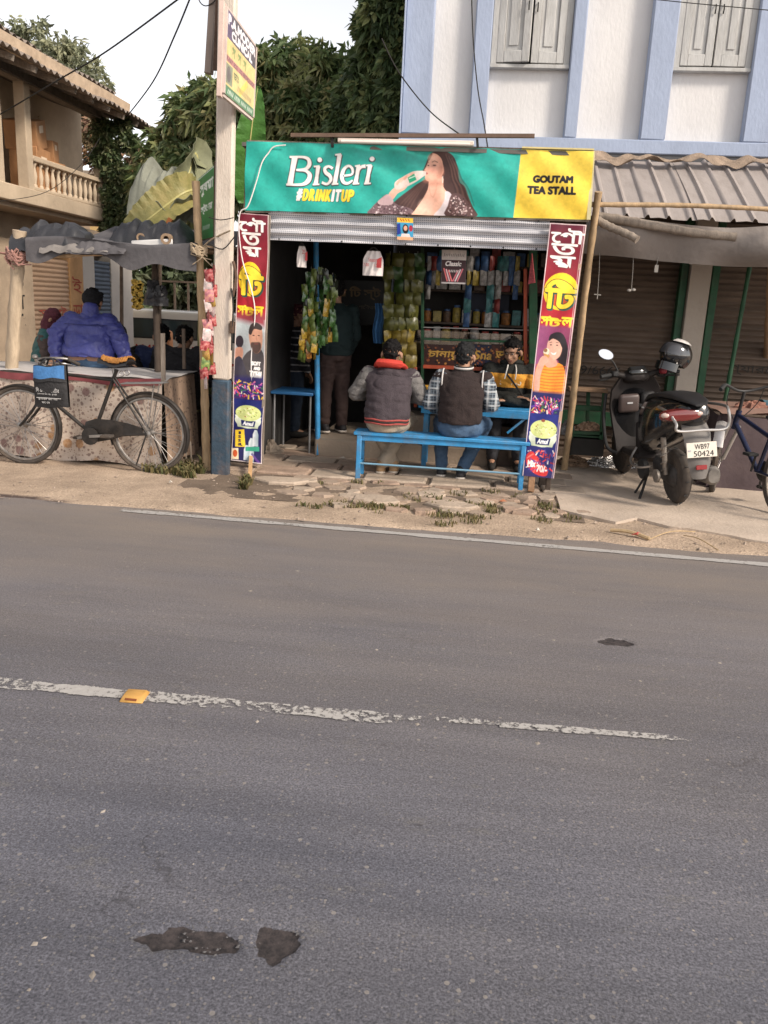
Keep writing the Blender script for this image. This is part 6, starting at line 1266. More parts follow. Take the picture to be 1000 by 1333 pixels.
# table with printed cloth
def print_cloth(name, base, cols, seed):
    m = mat(name, base, .9, .1, 4, .2, 60, dirt=(.36, .26, .19), dirt_amt=.5, dirt_scale=2.5); n, L = nodes_of(m); b = n['Principled BSDF']; src = b.inputs['Base Color'].links[0].from_socket
    tc = n.new('ShaderNodeTexCoord')
    for k, (sc, th, c_, sel) in enumerate(cols):
        v = n.new('ShaderNodeTexVoronoi'); v.inputs['Scale'].default_value = sc; L.new(tc.outputs['Object'], v.inputs['Vector'])
        l = n.new('ShaderNodeMapRange'); l.inputs[1].default_value = th; l.inputs[2].default_value = th*.75; L.new(v.outputs['Distance'], l.inputs[0])
        s2 = n.new('ShaderNodeMath'); s2.operation = 'GREATER_THAN'; s2.inputs[1].default_value = sel; sx = n.new('ShaderNodeSeparateColor'); L.new(v.outputs['Color'], sx.inputs[0]); L.new(sx.outputs[0], s2.inputs[0])
        mm = n.new('ShaderNodeMath'); mm.operation = 'MULTIPLY'; L.new(l.outputs[0], mm.inputs[0]); L.new(s2.outputs[0], mm.inputs[1]); m2 = n.new('ShaderNodeMath'); m2.operation = 'MULTIPLY'; m2.inputs[1].default_value = .75; L.new(mm.outputs[0], m2.inputs[0])
        x = n.new('ShaderNodeMix'); x.data_type = 'RGBA'; L.new(m2.outputs[0], x.inputs[0]); L.new(src, x.inputs[6]); x.inputs[7].default_value = (*c_, 1); src = x.outputs[2]
    L.new(src, b.inputs['Base Color']); return m
CLOTH = print_cloth('floral_print_cloth', (.50, .41, .34), [(24, .38, (.15, .095, .08), .12), (48, .34, (.20, .13, .10), .4), (7.5, .36, (.34, .17, .06), .72), (6.2, .28, (.18, .085, .08), .75)], 1)
CLOTH2 = print_cloth('brown_net_cloth', (.26, .18, .13), [(26, .32, (.07, .045, .035), .1), (12, .25, (.34, .22, .14), .5)], 2)
tt = thing('stall_table', 'long table under printed floral cloth at the roadside stall', 'table', (-3.7, 7.3, 0))
TX0, TX1, TY0, TY1, TZ = -5.1, -2.71, 6.98, 7.75, .79
MB().box(((TX0+TX1)/2, (TY0+TY1)/2, TZ-.03), (TX1-TX0, TY1-TY0, .05)).build('table_top', GREYW, tt)
def topf(u, v):
    x, y = TX0-.02+(TX1-TX0+.06)*u, TY0-.03+(TY1-TY0+.04)*v; return Vector((x, y, TZ+.006+.012*noise.noise(Vector((x*3, y*5, 0)))+.006*math.sin(x*11+y*4)-.01*(v < .05)))
MB().grid(topf, 70, 24).build('plastic_cover', mat('grey_plastic_cover', (.50, .475, .46), .5, .12, 4, .2, 20, dirt=(.32, .28, .25), dirt_amt=.5), tt, ang=80, solid=-.003)
MB().grid(lambda u, v: Vector((TX0+(TX1-TX0)*u, TY0-.045-.012*math.sin(u*33), TZ-.005-.06*v-.012*math.sin(u*17))), 60, 3).build('red_hem', mat('maroon_hem', (.20, .05, .055), .85, .2, 9), tt, ang=80, solid=.003)
def frontf(u, v):
    x = TX0+(TX1-TX0)*u; z = TZ-.045-(TZ-.075)*v; return Vector((x, TY0-.03-.03*v-.022*math.sin(x*11+1.5*v)*v-.012*math.sin(x*27)*v+.03*noise.noise(Vector((x*2, z*3, 1)))*v, z+.012*math.sin(x*9)*v))
MB().grid(frontf, 120, 30).build('front_cloth', CLOTH, tt, ang=80, solid=.003)
def sidef(u, v):
    y = TY0-.03+(TY1-TY0)*u; z = TZ-.01-(TZ-.06)*v; return Vector((TX1+.02+.05*v+.03*math.sin(y*17)*v+.02*math.sin(u*40)*v, y, z))
MB().grid(sidef, 40, 20).build('side_cloth', CLOTH2, tt, ang=80, solid=.003)
for x in (TX0+.1, TX1-.08):
    for y in (TY0+.06, TY1-.06): MB().box((x, y, TZ/2-.03), (.05, .05, TZ-.06)).build('leg', GREYW, tt)
MB().bar(at(213, 498, 6.96), at(212, 434, 6.96), .03, .03).build('upright_stick', GREYW, tt); MB().bar(at(240, 480, 7.5), at(239, 428, 7.5), .025, .025).build('upright_stick', DKW, tt)
for i in range(3): MB().bar(at(238+5*i, 575, 7.25), at(234+8*i, 612, 7.3), .012, .012).build('loose_lath', GREYW, tt)
bamboo('stall_post', (-2.98, 7.55, .8), (-2.99, 7.55, 1.98), .03, 'dark inner post holding up the stall canopy', DKW, seed=31, cat='post', wob=.005)
heap('dark_bundle', 'black cloth bundle hanging from the inner canopy post', at(203, 395, 7.5)+Vector((0, 0, -.02)), (.10, .1, .20), BLKT, 4, 'bundle', 24)
# strip of bright sachets on the pole
SR = [sachet_mesh(.075, .10, .012, m) for m in (mat('sachet_red', (.32, .035, .04), .35, .7, 30, dirt=(.6, .5, .42), dirt_amt=.9, dirt_scale=34), mat('sachet_pink', (.42, .15, .18), .35, .6, 30, dirt=(.5, .38, .08), dirt_amt=.9, dirt_scale=34), mat('sachet_white', (.5, .43, .40), .35, .5, 30, dirt=(.36, .04, .08), dirt_amt=.9, dirt_scale=38), mat('sachet_gold', (.45, .28, .06), .35, .6, 30, dirt=(.30, .04, .10), dirt_amt=.9, dirt_scale=36), mat('sachet_green2', (.14, .22, .07), .35, .6, 30, dirt=(.5, .42, .10), dirt_amt=.9, dirt_scale=34))]
for i, (px, y0, y1) in enumerate(((269, 352, 508), (276, 346, 496))):
    strip_of(px, y0, y1, 6.72+.03*i, lambda f_, r: r.choice([0, 0, 1, 2, 2, 3]) if f_ < .6 else r.choice([3, 3, 2, 4, 0]), ('longer strip of red, white and gold sachets hung on the pole', 'shorter red and pink sachet strip tight against the pole')[i], 'sachet strips on the pole', SR, .078, .008, 70+i)

# ================================================================== roadster bicycle against the stall
YBK = 6.74
bk_ = thing('roadster_bicycle', 'old black roadster bicycle leaning at the cloth covered stall table', 'bicycle', gr(115, 606))
def bz(zx, zy, dy=0.0): return at(zx/3.846, 450+zy/3.846, YBK+dy)
FRM = mat('worn_black_enamel', (.02, .017, .015), .5, .4, 14, .1, 50, dirt=(.075, .058, .045), dirt_amt=.5, dirt_scale=9); TYR = mat('dusty_tyre', (.055, .045, .038), .9, .3, 18, dirt=(.17, .125, .09), dirt_amt=.6); STEEL = mat('dull_chrome', (.33, .31, .29), .4, .3, 14, metal=.8)
Rw = .325
def wheel(c, nm, ax=Vector((0, 1, 0)), R=Rw, parent=bk_, rim=STEEL, tw=.019, nsp=32):
    x, y, z = frame(ax); w = MB().tube([c+(x*math.cos(a)+y*math.sin(a))*R for a in np.linspace(0, 2*math.pi, 49)[:-1]], tw, 8, closed=True, hint=ax).build(nm, TYR, parent)
    MB().tube([c+(x*math.cos(a)+y*math.sin(a))*(R-.026) for a in np.linspace(0, 2*math.pi, 49)[:-1]], .012, 6, closed=True, hint=ax).build('rim', rim, w)
    m = MB()
    for k in range(nsp):
        a = 2*math.pi*k/nsp; s_ = .035*(1 if k % 2 else -1); b = a+(.5 if (k//2) % 2 else -.5); m.tube([c+z*s_+(x*math.cos(b)+y*math.sin(b))*.03, c+(x*math.cos(a)+y*math.sin(a))*(R-.03)], .0022, 4, cap=False)
    m.build('spokes', STEEL, w); MB().lathe([(.012, -.05), (.03, -.045), (.018, -.03), (.018, .03), (.03, .045), (.012, .05)], c, ax, 12).build('hub', STEEL, w); return w
hubF, hubR = bz(115, 398), bz(748, 425); hubF.z = hubR.z = Rw+.022
wheel(hubF, 'front_wheel'); wheel(hubR, 'rear_wheel')
def guard(c, a0, a1, nm, R=Rw+.032):
    m = MB(); vs = []; n = 28
    for i in range(n+1):
        a = a0+(a1-a0)*i/n
        for j in range(5):
            t = (j-2)/2; rr = R-.014*t*t; vs.append(c+Vector((math.cos(a)*rr, t*.028, math.sin(a)*rr)))
    m.add(vs, [(i*5+j, i*5+j+1, (i+1)*5+j+1, (i+1)*5+j) for i in range(n) for j in range(4)]); m.build(nm, FRM, bk_, solid=.002)
guard(hubF, rad(-35), rad(125), 'front_mudguard'); guard(hubR, rad(-25), rad(200), 'rear_mudguard')
def tb_(nm, a_, b_, r, m=FRM): MB().tube([a_, b_], r, 10).build(nm, m, bk_)
BB = bz(468, 448); HT0, HT1 = bz(222, 110), bz(205, 270); ST = bz(572, 165)
tb_('head_tube', HT0, HT1, .018); tb_('down_tube', bz(212, 235), BB, .016); tb_('top_tube', bz(222, 130), bz(562, 172), .014); tb_('seat_tube', bz(585, 120), BB, .016)
for s_ in (-.05, .05):
    o_ = Vector((0, s_, 0)); MB().tube(cat_rom([HT1+o_*.6, bz(180, 318)+o_, bz(140, 370)+o_, hubF+o_], 5), [.012]*11+[.012]*4+[.009], 8).build('fork_blade', FRM, bk_)
    tb_('seat_stay', ST+o_*.5, hubR+o_, .009); tb_('chain_stay', BB+o_*.5, hubR+o_, .011); tb_('stand_leg', hubR+o_*1.3, bz(700 if s_ < 0 else 800, 590)+o_*1.5, .007); tb_('carrier_stay', bz(785, 192)+o_*1.2, hubR+o_, .005, STEEL)
m = MB(); [m.tube([bz(620, 188)+Vector((0, s_, 0)), bz(830, 186)+Vector((0, s_, 0))], .006, 6) for s_ in (-.06, -.02, .02, .06)]; [m.tube([bz(q, 187)+Vector((0, -.06, 0)), bz(q, 187)+Vector((0, .06, 0))], .006, 6) for q in (625, 725, 825)]; m.build('luggage_carrier', STEEL, bk_)
cc = [(430, 380), (480, 365), (560, 372), (640, 388), (715, 412), (715, 440), (640, 445), (560, 470), (490, 482), (440, 470), (418, 420)]
vs = [bz(*q, -.05) for q in cc]+[bz(*q, -.028) for q in cc]; n = len(cc); MB().add(vs, [tuple(range(n))]+[tuple(range(n, 2*n))[::-1]]+[(i, n+i, n+(i+1) % n, (i+1) % n) for i in range(n)]).build('chain_case', FRM, bk_, bevel=.004)
MB().lathe([(.03, 0), (.075, .002), (.075, .008), (.03, .01)], BB+Vector((0, -.068, 0)), (0, 1, 0), 24).build('chainring', FRM, bk_)
for s_, q in ((-1, (570, 442)), (1, (365, 470))): cr_ = MB().bar(BB+Vector((0, s_*.075, 0)), bz(*q)+Vector((0, s_*.085, 0)), .012, .022).build('crank', STEEL, bk_); MB().box(bz(*q)+Vector((0, s_*.13, 0)), (.09, .09, .022)).build('pedal', TYR, cr_, bevel=.004)
# saddle with knitted orange cover
sp0 = bz(565, 110); MB().tube([bz(575, 160), bz(566, 112)], .012, 8).build('seat_post', STEEL, bk_)
def sad(u, v):
    x = -.12+.28*u; w = .035+.075*min(1, max(0, (u-.25)/.5)); th = math.pi*(v*1.0); return sp0+Vector((x, -w*math.cos(th), .02+.045*math.sin(th)+.012*math.cos(u*6)))
sd = MB().grid(sad, 16, 12).build('saddle', mat('black_vinyl', (.02, .02, .022), .4, .2, 12), bk_, solid=.01)
def sad2(u, v): return sad(.12+.86*u, .06+.88*v)+Vector((0, 0, .028+.012*noise.noise(Vector((u*14, v*9, 0)))))
MB().grid(sad2, 40, 20).build('knitted_cover', mat('orange_knit', (.44, .19, .045), .95, .35, 40, .9, 90, stretch=(3, 1, 1)), sd, ang=20, solid=.012)
for s_ in (-1, 1): MB().tube([sp0+Vector((.10, s_*.05, -.03))+Vector((.022*math.cos(a), 0, .022*math.sin(a)-.01)) for a in np.linspace(0, 6.28, 14)], .004, 5).build('saddle_spring', STEEL, bk_)
# handlebar, brake rods, bell
hb = bz(232, 78)
MB().tube(cat_rom([hb+Vector((.0, 0, -.1)), hb+Vector((0, 0, .0)), hb+Vector((-.03, 0, .012))], 4), .012, 8).build('stem', STEEL, bk_)
MB().tube(cat_rom([hb+Vector((.16, -.25, -.03)), hb+Vector((.06, -.24, .01)), hb+Vector((-.03, -.1, .02)), hb+Vector((-.03, .1, .02)), hb+Vector((.06, .24, .01)), hb+Vector((.16, .25, -.03))], 6), .011, 8).build('handlebar', STEEL, bk_)
for s_ in (-1, 1): MB().tube([hb+Vector((.17, s_*.25, -.035)), hb+Vector((.07, s_*.245, .005))], .016, 8).build('grip', TYR, bk_); MB().tube(cat_rom([hb+Vector((.14, s_*.24, -.05)), hb+Vector((.04, s_*.22, -.03)), hb+Vector((-.02, s_*.06, -.02))], 5), .006, 6).build('brake_lever', STEEL, bk_)
MB().ell(hb+Vector((-.02, -.14, .045)), (.025, .025, .02), n=10).build('bell', STEEL, bk_)
# shoulder bag hung on the handlebar
bg_ = thing('shoulder_bag', 'black bag with blue band and white print hanging on the bicycle handlebar', 'bag', bz(250, 310, -.3))
BLKF = mat('black_nylon', (.022, .021, .022), .75, .3, 14, .4, 60); YG = YBK-.27
def bgp(zx, zy, dy=0): return at(zx/3.846, 450+zy/3.846, YG+dy)
def bagf(front):
    def f(u, v):
        x0 = 166+10*v; x1 = 330+14*v; p = bgp(x0+(x1-x0)*u, 98+212*v); bul = .045*math.sin(math.pi*u)**.5*math.sin(math.pi*min(1, .15+v*.8)); return p+Vector((0, -bul if front else bul+.03, .006*math.sin(u*9+v*7)))
    return f
m = MB(); m.grid(bagf(True), 20, 20); m.grid(bagf(False), 20, 20); m.build('bag_body', BLKF, bg_)
def flap(u, v): return bagf(True)(u*.94+.03, .02+v*.30)+Vector((0, -.008, 0))
MB().grid(flap, 16, 6).build('blue_band', mat('blue_nylon', (.05, .16, .36), .7, .2, 14, .3, 60), bg_, solid=.004)
def band2(u, v): return bagf(True)(u, .30+v*.08)+Vector((0, -.010, 0))
MB().grid(band2, 16, 3).build('flap_edge', BLKF, bg_, solid=.004)
WPR = mat('white_bag_print', (.6, .58, .56), .7, .1)
def on_bag(s_, u0, v0, w, h): p = bagf(True)(u0, v0)+Vector((0, -.012, 0)); text_obj(s_, face(p, -.02), .1, WPR, parent=bg_, fit=(w, h))
on_bag('\u09bfদ এসয়ার ইন\u09c7টর', .12, .62, .20, .045); on_bag('হালদার মোড়, ধুবড়ী', .16, .68, .17, .016); on_bag('ধুবড়ী রোড', .16, .82, .17, .020); on_bag('ফোন', .26, .90, .07, .016)
p_ = bagf(True)(.1, .745)+Vector((0, -.012, 0)); MB().box(p_+Vector((.11, -.002, 0)), (.21, .002, .004)).build('print_rule', WPR, bg_)
for s_ in (.25, .75): MB().tube(cat_rom([bagf(True)(s_-.06, .02), bgp(215+s_*60, 66, .0), hb+Vector((.05, -.2, .02)), bgp(225+s_*60, 66, .03), bagf(False)(s_+.06, .02)], 5), .008, 6).build('strap', BLKF, bg_)
# ================================================================== trees, creepers, banana leaves
def leaf_mesh(name, clusters, L, Wd, droop, cols, seed, nleaf=(9, 14), parent=None, trans=.28, rough=.5, spread=1.0):
    """clusters: array (n,6) of position and outward direction; every leaf is a folded blade of its own"""
    r = np.random.default_rng(seed); cl = np.asarray(clusters); reps = r.integers(nleaf[0], nleaf[1]+1, len(cl)); idx = np.repeat(np.arange(len(cl)), reps); n = len(idx)
    pos = cl[idx, :3]+r.normal(0, L*.18, (n, 3)); d = r.normal(0, 1, (n, 3))*spread+cl[idx, 3:]*.9; d[:, 2] -= droop*(.4+r.uniform(0, 1, n)); d /= np.linalg.norm(d, axis=1)[:, None]
    up = np.cross(d, r.normal(0, 1, (n, 3))); up /= np.linalg.norm(up, axis=1)[:, None]; sd = np.cross(d, up); ln = L*r.uniform(.6, 1.2, n)[:, None]; w = Wd*r.uniform(.7, 1.25, n)[:, None]
    sag = np.zeros((n, 3)); sag[:, 2] = -1
    base = pos; m1 = pos+d*ln*.45+up*ln*.02; tip = pos+d*ln+sag*ln*.22*droop; l1 = m1+sd*w-up*w*.35; r1 = m1-sd*w-up*w*.35
    P = np.stack([base, l1, m1, r1, tip], 1).reshape(-1, 3); k = np.arange(n)[:, None]*5
    F = np.concatenate([k+np.array([[0, 1, 2]]), k+np.array([[0, 2, 3]]), k+np.array([[1, 4, 2]]), k+np.array([[2, 4, 3]])], 0)
    me = np_mesh(name, P, F, vcol_mat('leaf_%s' % name, rough, .4, .15, trans=trans), False)
    ct = np.array(cols); pick = ct[r.integers(0, len(ct), len(cl))][idx]*r.uniform(.85, 2.0, n)[:, None]; vcol(me, np.repeat(pick, 5, 0))
    o = bpy.data.objects.new(name, me); COL.objects.link(o)
    if parent is not None:
        o.parent = parent; o.matrix_basis = wmat(parent).inverted()
    return o
def lobes(L, dens, seed, inner=.35):
    r = np.random.default_rng(seed); out = []
    for (c, rr) in L:
        rr = np.array(rr if isinstance(rr, (tuple, list)) else (rr, rr, rr)); n = int(dens*(rr[0]*rr[2])**.8*10)
        d = r.normal(0, 1, (n, 3)); d /= np.linalg.norm(d, axis=1)[:, None]; rad_ = np.where(r.uniform(0, 1, n) < inner, r.uniform(.35, .8, n), r.uniform(.85, 1.12, n))[:, None]
        out.append(np.concatenate([np.array(c)+d*rad_*rr, d], 1))
    return np.concatenate(out)
def pl(px, py, Y, r): p = at(px, py, Y); k = r/ppm(p); return (tuple(p), (k, k*.8, k))
BARK = mat('tree_bark', (.13, .095, .07), .95, .3, 8, .6, 30)
def trunk(t, pts, r, nm='trunk'): return MB().tube(cat_rom(pts, 5), list(np.linspace(r, r*.45, (len(pts)-1)*5+1)), 10).build(nm, BARK, t)
MANG = [(.105, .14, .055), (.14, .17, .065), (.075, .11, .04), (.20, .215, .09), (.24, .22, .10), (.06, .09, .035), (.16, .165, .08)]
tr1 = thing('mango_tree', 'large dark mango tree with drooping leaves behind the electric pole and banner', 'tree', (-3.6, 13.2, 0))
for pts in ([(-3.6, 13.2, -.1), (-3.55, 13.1, 1.2), (-3.4, 13.0, 2.6), (-3.0, 12.8, 3.6)], [(-3.5, 13.1, 1.6), (-4.2, 13.0, 2.6), (-4.7, 12.8, 3.4)], [(-3.4, 13.0, 2.4), (-2.3, 12.9, 3.4), (-1.6, 12.6, 4.2)]): trunk(tr1, pts, .2 if pts[0][2] < 0 else .11, 'trunk' if pts[0][2] < 0 else 'limb')
LB = [pl(*q) for q in ((222, 205, 12.4, 36), (262, 158, 12.6, 40), (300, 165, 12.2, 50), (345, 120, 12.6, 46), (388, 108, 12.8, 46), (435, 125, 12.4, 48), (475, 145, 12, 44), (395, 165, 12, 48), (345, 195, 12, 46), (300, 215, 12, 46), (250, 235, 12.2, 40), (445, 175, 12, 40), (200, 240, 12.4, 28), (410, 200, 11.8, 40), (235, 275, 12.6, 36))]
leaf_mesh('crown', lobes(LB, 82, 1, .42), .20, .029, 1.0, MANG, 2, (11, 16), tr1, trans=.38)
cp_ = thing('leafy_creeper', 'dense climbing creeper up the left edge of the blue building', 'creeper', (-1.3, 9.6, 0)); trunk(cp_, [(-1.5, 10.5, 0), (-1.45, 10.6, 1.5), (-1.4, 10.6, 3.2), (-1.25, 10.6, 4.6)], .06, 'stem')
LB = [pl(*q) for q in ((508, -30, 10.0, 30), (502, 10, 10.0, 30), (500, 50, 10.2, 30), (492, 90, 10.4, 34), (497, 130, 10.3, 32), (502, 165, 10.2, 30), (470, 110, 11, 30), (465, 160, 10.8, 34), (488, 30, 10.3, 20), (516, 75, 10, 18), (518, 120, 10, 18), (516, 30, 10, 16), (515, 160, 10, 16))]
leaf_mesh('foliage', lobes(LB, 95, 4, .4), .13, .03, .8, [(.085, .12, .05), (.06, .09, .035), (.125, .155, .065), (.17, .19, .08), (.042, .065, .028)], 5, (9, 14), cp_)
tr2 = thing('pale_tree', 'pale green airy tree rising behind the balcony house roof', 'tree', (-9.8, 18, -.4)); trunk(tr2, [(-9.8, 18, -.4), (-9.6, 18, 2), (-9.3, 17.8, 4.2), (-9.0, 17.5, 5.5)], .16)
for pts in ([(-9.4, 17.8, 3.6), (-8.4, 17.4, 4.8), (-7.9, 17.2, 5.4)], [(-9.4, 17.9, 3.8), (-10.4, 17.8, 5.4), (-10.8, 17.6, 6.2)]): trunk(tr2, pts, .07, 'limb')
LB = [pl(*q) for q in ((8, 55, 17.5, 26), (40, 48, 17.5, 24), (72, 72, 17.3, 26), (100, 95, 17.2, 30), (120, 118, 17, 24), (60, 95, 17.5, 32), (85, 130, 17.2, 30), (110, 150, 17, 26), (25, 80, 17.6, 30), (130, 140, 17, 14), (95, 60, 17.4, 12))]
leaf_mesh('crown', lobes(LB, 30, 7, .3), .17, .034, .7, [(.19, .20, .13), (.15, .16, .10), (.24, .24, .15), (.12, .13, .08)], 8, (8, 12), tr2, .35)
vn = thing('hanging_vine', 'green vine hanging over the far corner of the balcony', 'vine', (-5.9, 13.4, -.3)); trunk(vn, [(-5.95, 13.45, -.3), (-5.9, 13.45, 1.5), (-5.85, 13.4, 3), (-5.8, 13.3, 4.0)], .035, 'stem')
LB = [pl(*q) for q in ((135, 170, 13.1, 11), (142, 195, 13.2, 12), (150, 225, 13.2, 13), (152, 255, 13.2, 15), (150, 285, 13.2, 16), (150, 310, 13.2, 16), (130, 205, 13.2, 9), (160, 165, 13.2, 8), (168, 185, 13.2, 8))]
leaf_mesh('foliage', lobes(LB, 230, 10, .3), .10, .026, .6, [(.06, .085, .035), (.09, .115, .05), (.04, .06, .025), (.13, .14, .07)], 11, (7, 11), vn)
bs = thing('dry_bush', 'dry reddish bush between the yellow house and the mango tree', 'bush', (-6.5, 16, -.4)); trunk(bs, [(-6.4, 16.2, -.4), (-6.3, 16.1, 1.4), (-6.2, 16, 2.8)], .06)
LB = [pl(*q) for q in ((165, 235, 15.8, 22), (172, 270, 15.6, 24), (160, 300, 15.8, 24), (182, 215, 15.4, 18), (118, 175, 16.5, 16), (128, 200, 16.5, 16), (180, 300, 15.5, 22))]
leaf_mesh('foliage', lobes(LB, 60, 13, .3), .15, .03, .5, [(.22, .13, .08), (.17, .10, .07), (.28, .17, .09), (.12, .09, .05), (.10, .10, .05)], 14, (7, 11), bs)
# banana plant: torn arching leaves
BANM = mat('banana_leaf_old', (.22, .20, .065), .55, .25, 5, .3, 40, dirt=(.33, .24, .10), dirt_amt=.7, dirt_scale=5, stretch=(1, 1, 1)); BANG = mat('banana_leaf_green', (.055, .15, .025), .5, .25, 5, .3, 40)
bp_ = thing('banana_plant', 'banana plant with a long yellowing leaf arching over the roadside stall', 'banana plant', (-3.1, 8.6, 0)); MB().tube(cat_rom([(-2.9, 8.7, -.02), (-2.9, 8.7, 1.2), (-2.85, 8.6, 2.3)], 5), list(np.linspace(.11, .06, 11)), 12).build('stem', mat('banana_stem', (.2, .22, .09), .6, .25), bp_)
def bleaf(nm, mid, wmax, m, sidev, seed, fold=.5):
    C = cat_rom(mid, 10); n = len(C); mb = MB(); vs = []; nw = 8; sidev = Vector(sidev).normalized()
    for i, c_ in enumerate(C):
        t = i/(n-1); w = wmax*math.sin(math.pi*(.06+.93*t)**.8)**.7
        tg = (C[min(i+1, n-1)]-C[max(i-1, 0)]).normalized(); sd = (sidev-tg*sidev.dot(tg)).normalized(); nr = tg.cross(sd)
        for j in range(nw+1):
            u = (j/nw-.5)*2; rag = 1+.10*noise.noise(Vector((i*.9, u*2, seed)))*abs(u); vs.append(c_+sd*u*w*rag-nr*abs(u)**1.3*w*fold+nr*.012*math.sin(i*2.3+seed)*abs(u))
    mb.add(vs, [(i*(nw+1)+j, i*(nw+1)+j+1, (i+1)*(nw+1)+j+1, (i+1)*(nw+1)+j) for i in range(n-1) for j in range(nw)]); o = mb.build(nm, m, bp_, solid=.003)
    MB().tube(C, list(np.linspace(.016, .004, n)), 6).build('midrib', mat('banana_rib', (.40, .36, .14), .5, .2), o)
bleaf('leaf', [at(258, 246, 8.2), at(238, 252, 8.0), at(208, 274, 7.9), at(178, 298, 7.8), at(148, 325, 7.75)], .19, BANM, (-.25, .35, 1), 3, .35)
bleaf('leaf', [at(262, 262, 8.5), at(255, 200, 8.5), at(240, 238, 8.3), at(205, 262, 8.25)], .15, mat('banana_leaf_dull', (.17, .175, .10), .7, .3, 6), (0, .3, 1), 9)
bp2 = thing('banana_plant', 'young banana plant with bright green upright leaf behind the pole sign', 'banana plant', (-2.35, 8.9, 0)); MB().tube(cat_rom([(-2.3, 9.2, -.02), (-2.3, 9.2, 1.5), (-2.3, 9.1, 2.5)], 5), list(np.linspace(.1, .05, 11)), 12).build('stem', mat('banana_stem', (.2, .22, .09)), bp2)
_b = bp_; bp_ = bp2
bleaf('leaf', [at(321, 265, 9.0), at(323, 215, 8.9), at(328, 165, 8.8), at(336, 112, 8.75)], .17, BANG, (1, .25, 0), 5, .25); bp_ = _b
# far end of the lane: wall and a wood that reads as one mass
fw = thing('boundary_wall', 'grey blue boundary wall with railings at the end of the lane', 'wall', (-6, 22.5, -.4)); MB().box((-4.0, 22.6, .35), (9.5, .2, 1.5)).build('wall', mat('bluegrey_wall', (.16, .18, .22), .9, .2), fw)
for k in range(24): MB().box((-8.4+k*.38, 22.6, 1.45), (.05, .05, .8)).build('railing_bar', DKW, fw)
MB().box((-4.0, 22.6, 1.85), (9.5, .06, .05)).build('top_rail', DKW, fw)
LB = [((-14+2.1*k+.5*math.sin(k*3), 29+2*math.sin(k), 1.6+1.2*math.sin(k*1.7)), (1.9, 1.4, 2.2+.6*math.sin(k*2.3))) for k in range(16)]
ft = leaf_mesh('far_wood', lobes(LB, 18, 20, .4), .42, .10, .5, [(.06, .075, .04), (.09, .10, .055), (.045, .06, .03)], 21, (8, 12)); tag(ft, 'distant green wood closing off the lane', 'wood', kind='stuff')

# ================================================================== ambulances parked in the lane
VANW = mat('van_white_paint', (.68, .63, .55), .3, .05, 3, coat=.5, dirt=(.5, .43, .35), dirt_amt=.4); VGL = glass_mat('van_glass', (.03, .045, .045)); REDL = mat('red_vinyl_letters', (.45, .05, .03), .5, .1); RUB = mat('black_rubber', (.02, .02, .02), .8, .2)
def make_van(label, loc, rz, sc):
    t = thing('ambulance_van', label, 'van', (0, 0, 0), 0, None)
    prof = [(-1.62, .28), (1.45, .28), (1.66, .40), (1.68, .78), (1.50, .95), (1.12, 1.52), (.95, 1.62), (-1.50, 1.64), (-1.63, 1.5), (-1.66, .5)]
    M = Matrix(((1, 0, 0, 0), (0, 0, 1, -.70), (0, 1, 0, 0), (0, 0, 0, 1))); MB().prism(prof, M, 1.40).build('body', VANW, t, bevel=.05, seg=2)
    for s_ in (-1, 1):
        for (x0, x1) in ((-1.45, -.72), (-.62, .25)):
            w = MB().box(((x0+x1)/2, s_*.702, 1.27), (x1-x0, .012, .40)).build('window', RUB, t, bevel=.004); MB().box(((x0+x1)/2, s_*.708, 1.27), (x1-x0-.07, .010, .34)).build('pane', VGL, w)
        d = MB().prism([(.36, 1.06), (1.26, 1.06), (.98, 1.48), (.36, 1.48)], Matrix(((1, 0, 0, 0), (0, 0, 1, s_*.704-.005), (0, 1, 0, 0), (0, 0, 0, 1))), .010).build('window', RUB, t); MB().prism([(.40, 1.09), (1.19, 1.09), (.95, 1.45), (.40, 1.45)], Matrix(((1, 0, 0, 0), (0, 0, 1, s_*.712-.005), (0, 1, 0, 0), (0, 0, 0, 1))), .010).build('pane', VGL, d)
        for k in range(9): MB().box((-.50+k*.085, s_*.702, .96), (.02, .014, .14)).build('vent_rib', VANW, t)
        MB().box((.1, s_*.703, .62), (3.2, .012, .05)).build('side_stripe', REDL, t)
        for x in (-1.05, 1.05):
            w = MB().lathe([(.06, -.08), (.25, -.08), (.27, -.05), (.27, .05), (.25, .08), (.06, .08)], (x, s_*.62, .27), (0, 1, 0), 20).build('wheel', RUB, t); MB().lathe([(.02, -.02), (.15, -.03), (.16, .0), (.02, .01)], (x, s_*.70, .27), (0, s_, 0), 16).build('rim', STEEL, w)
        MB().box((1.66, s_*.52, .66), (.05, .24, .14)).build('headlight', glass_mat('headlight', (.5, .5, .48)), t, bevel=.01); MB().box((-1.655, s_*.6, .78), (.03, .12, .26)).build('tail_light', REDL, t)
        mr = MB().box((1.2, s_*.80, 1.1), (.06, .14, .16)).build('mirror', RUB, t, bevel=.02)
    MB().add([(1.53, -.58, .97), (1.53, .58, .97), (1.16, .54, 1.49), (1.16, -.54, 1.49)], [(0, 1, 2, 3)]).build('windscreen', VGL, t, solid=-.012); MB().box((1.69, 0, .38), (.08, 1.36, .16)).build('bumper', mat('grey_bumper', (.2, .2, .2), .7), t, bevel=.02)
    text_obj('AMBULANCE', Matrix.Translation((-1.2, -.714, .78)) @ FACE, .2, REDL, parent=t, fit=(1.6, .17)); text_obj('AMBULANCE', Matrix.Translation((1.2, .714, .78)) @ Matrix.Rotation(math.pi, 4, 'Z') @ FACE, .2, REDL, parent=t, fit=(1.6, .17))
    t.location = loc; t.rotation_euler = (0, 0, rz); t.scale = (sc, sc, sc); return t
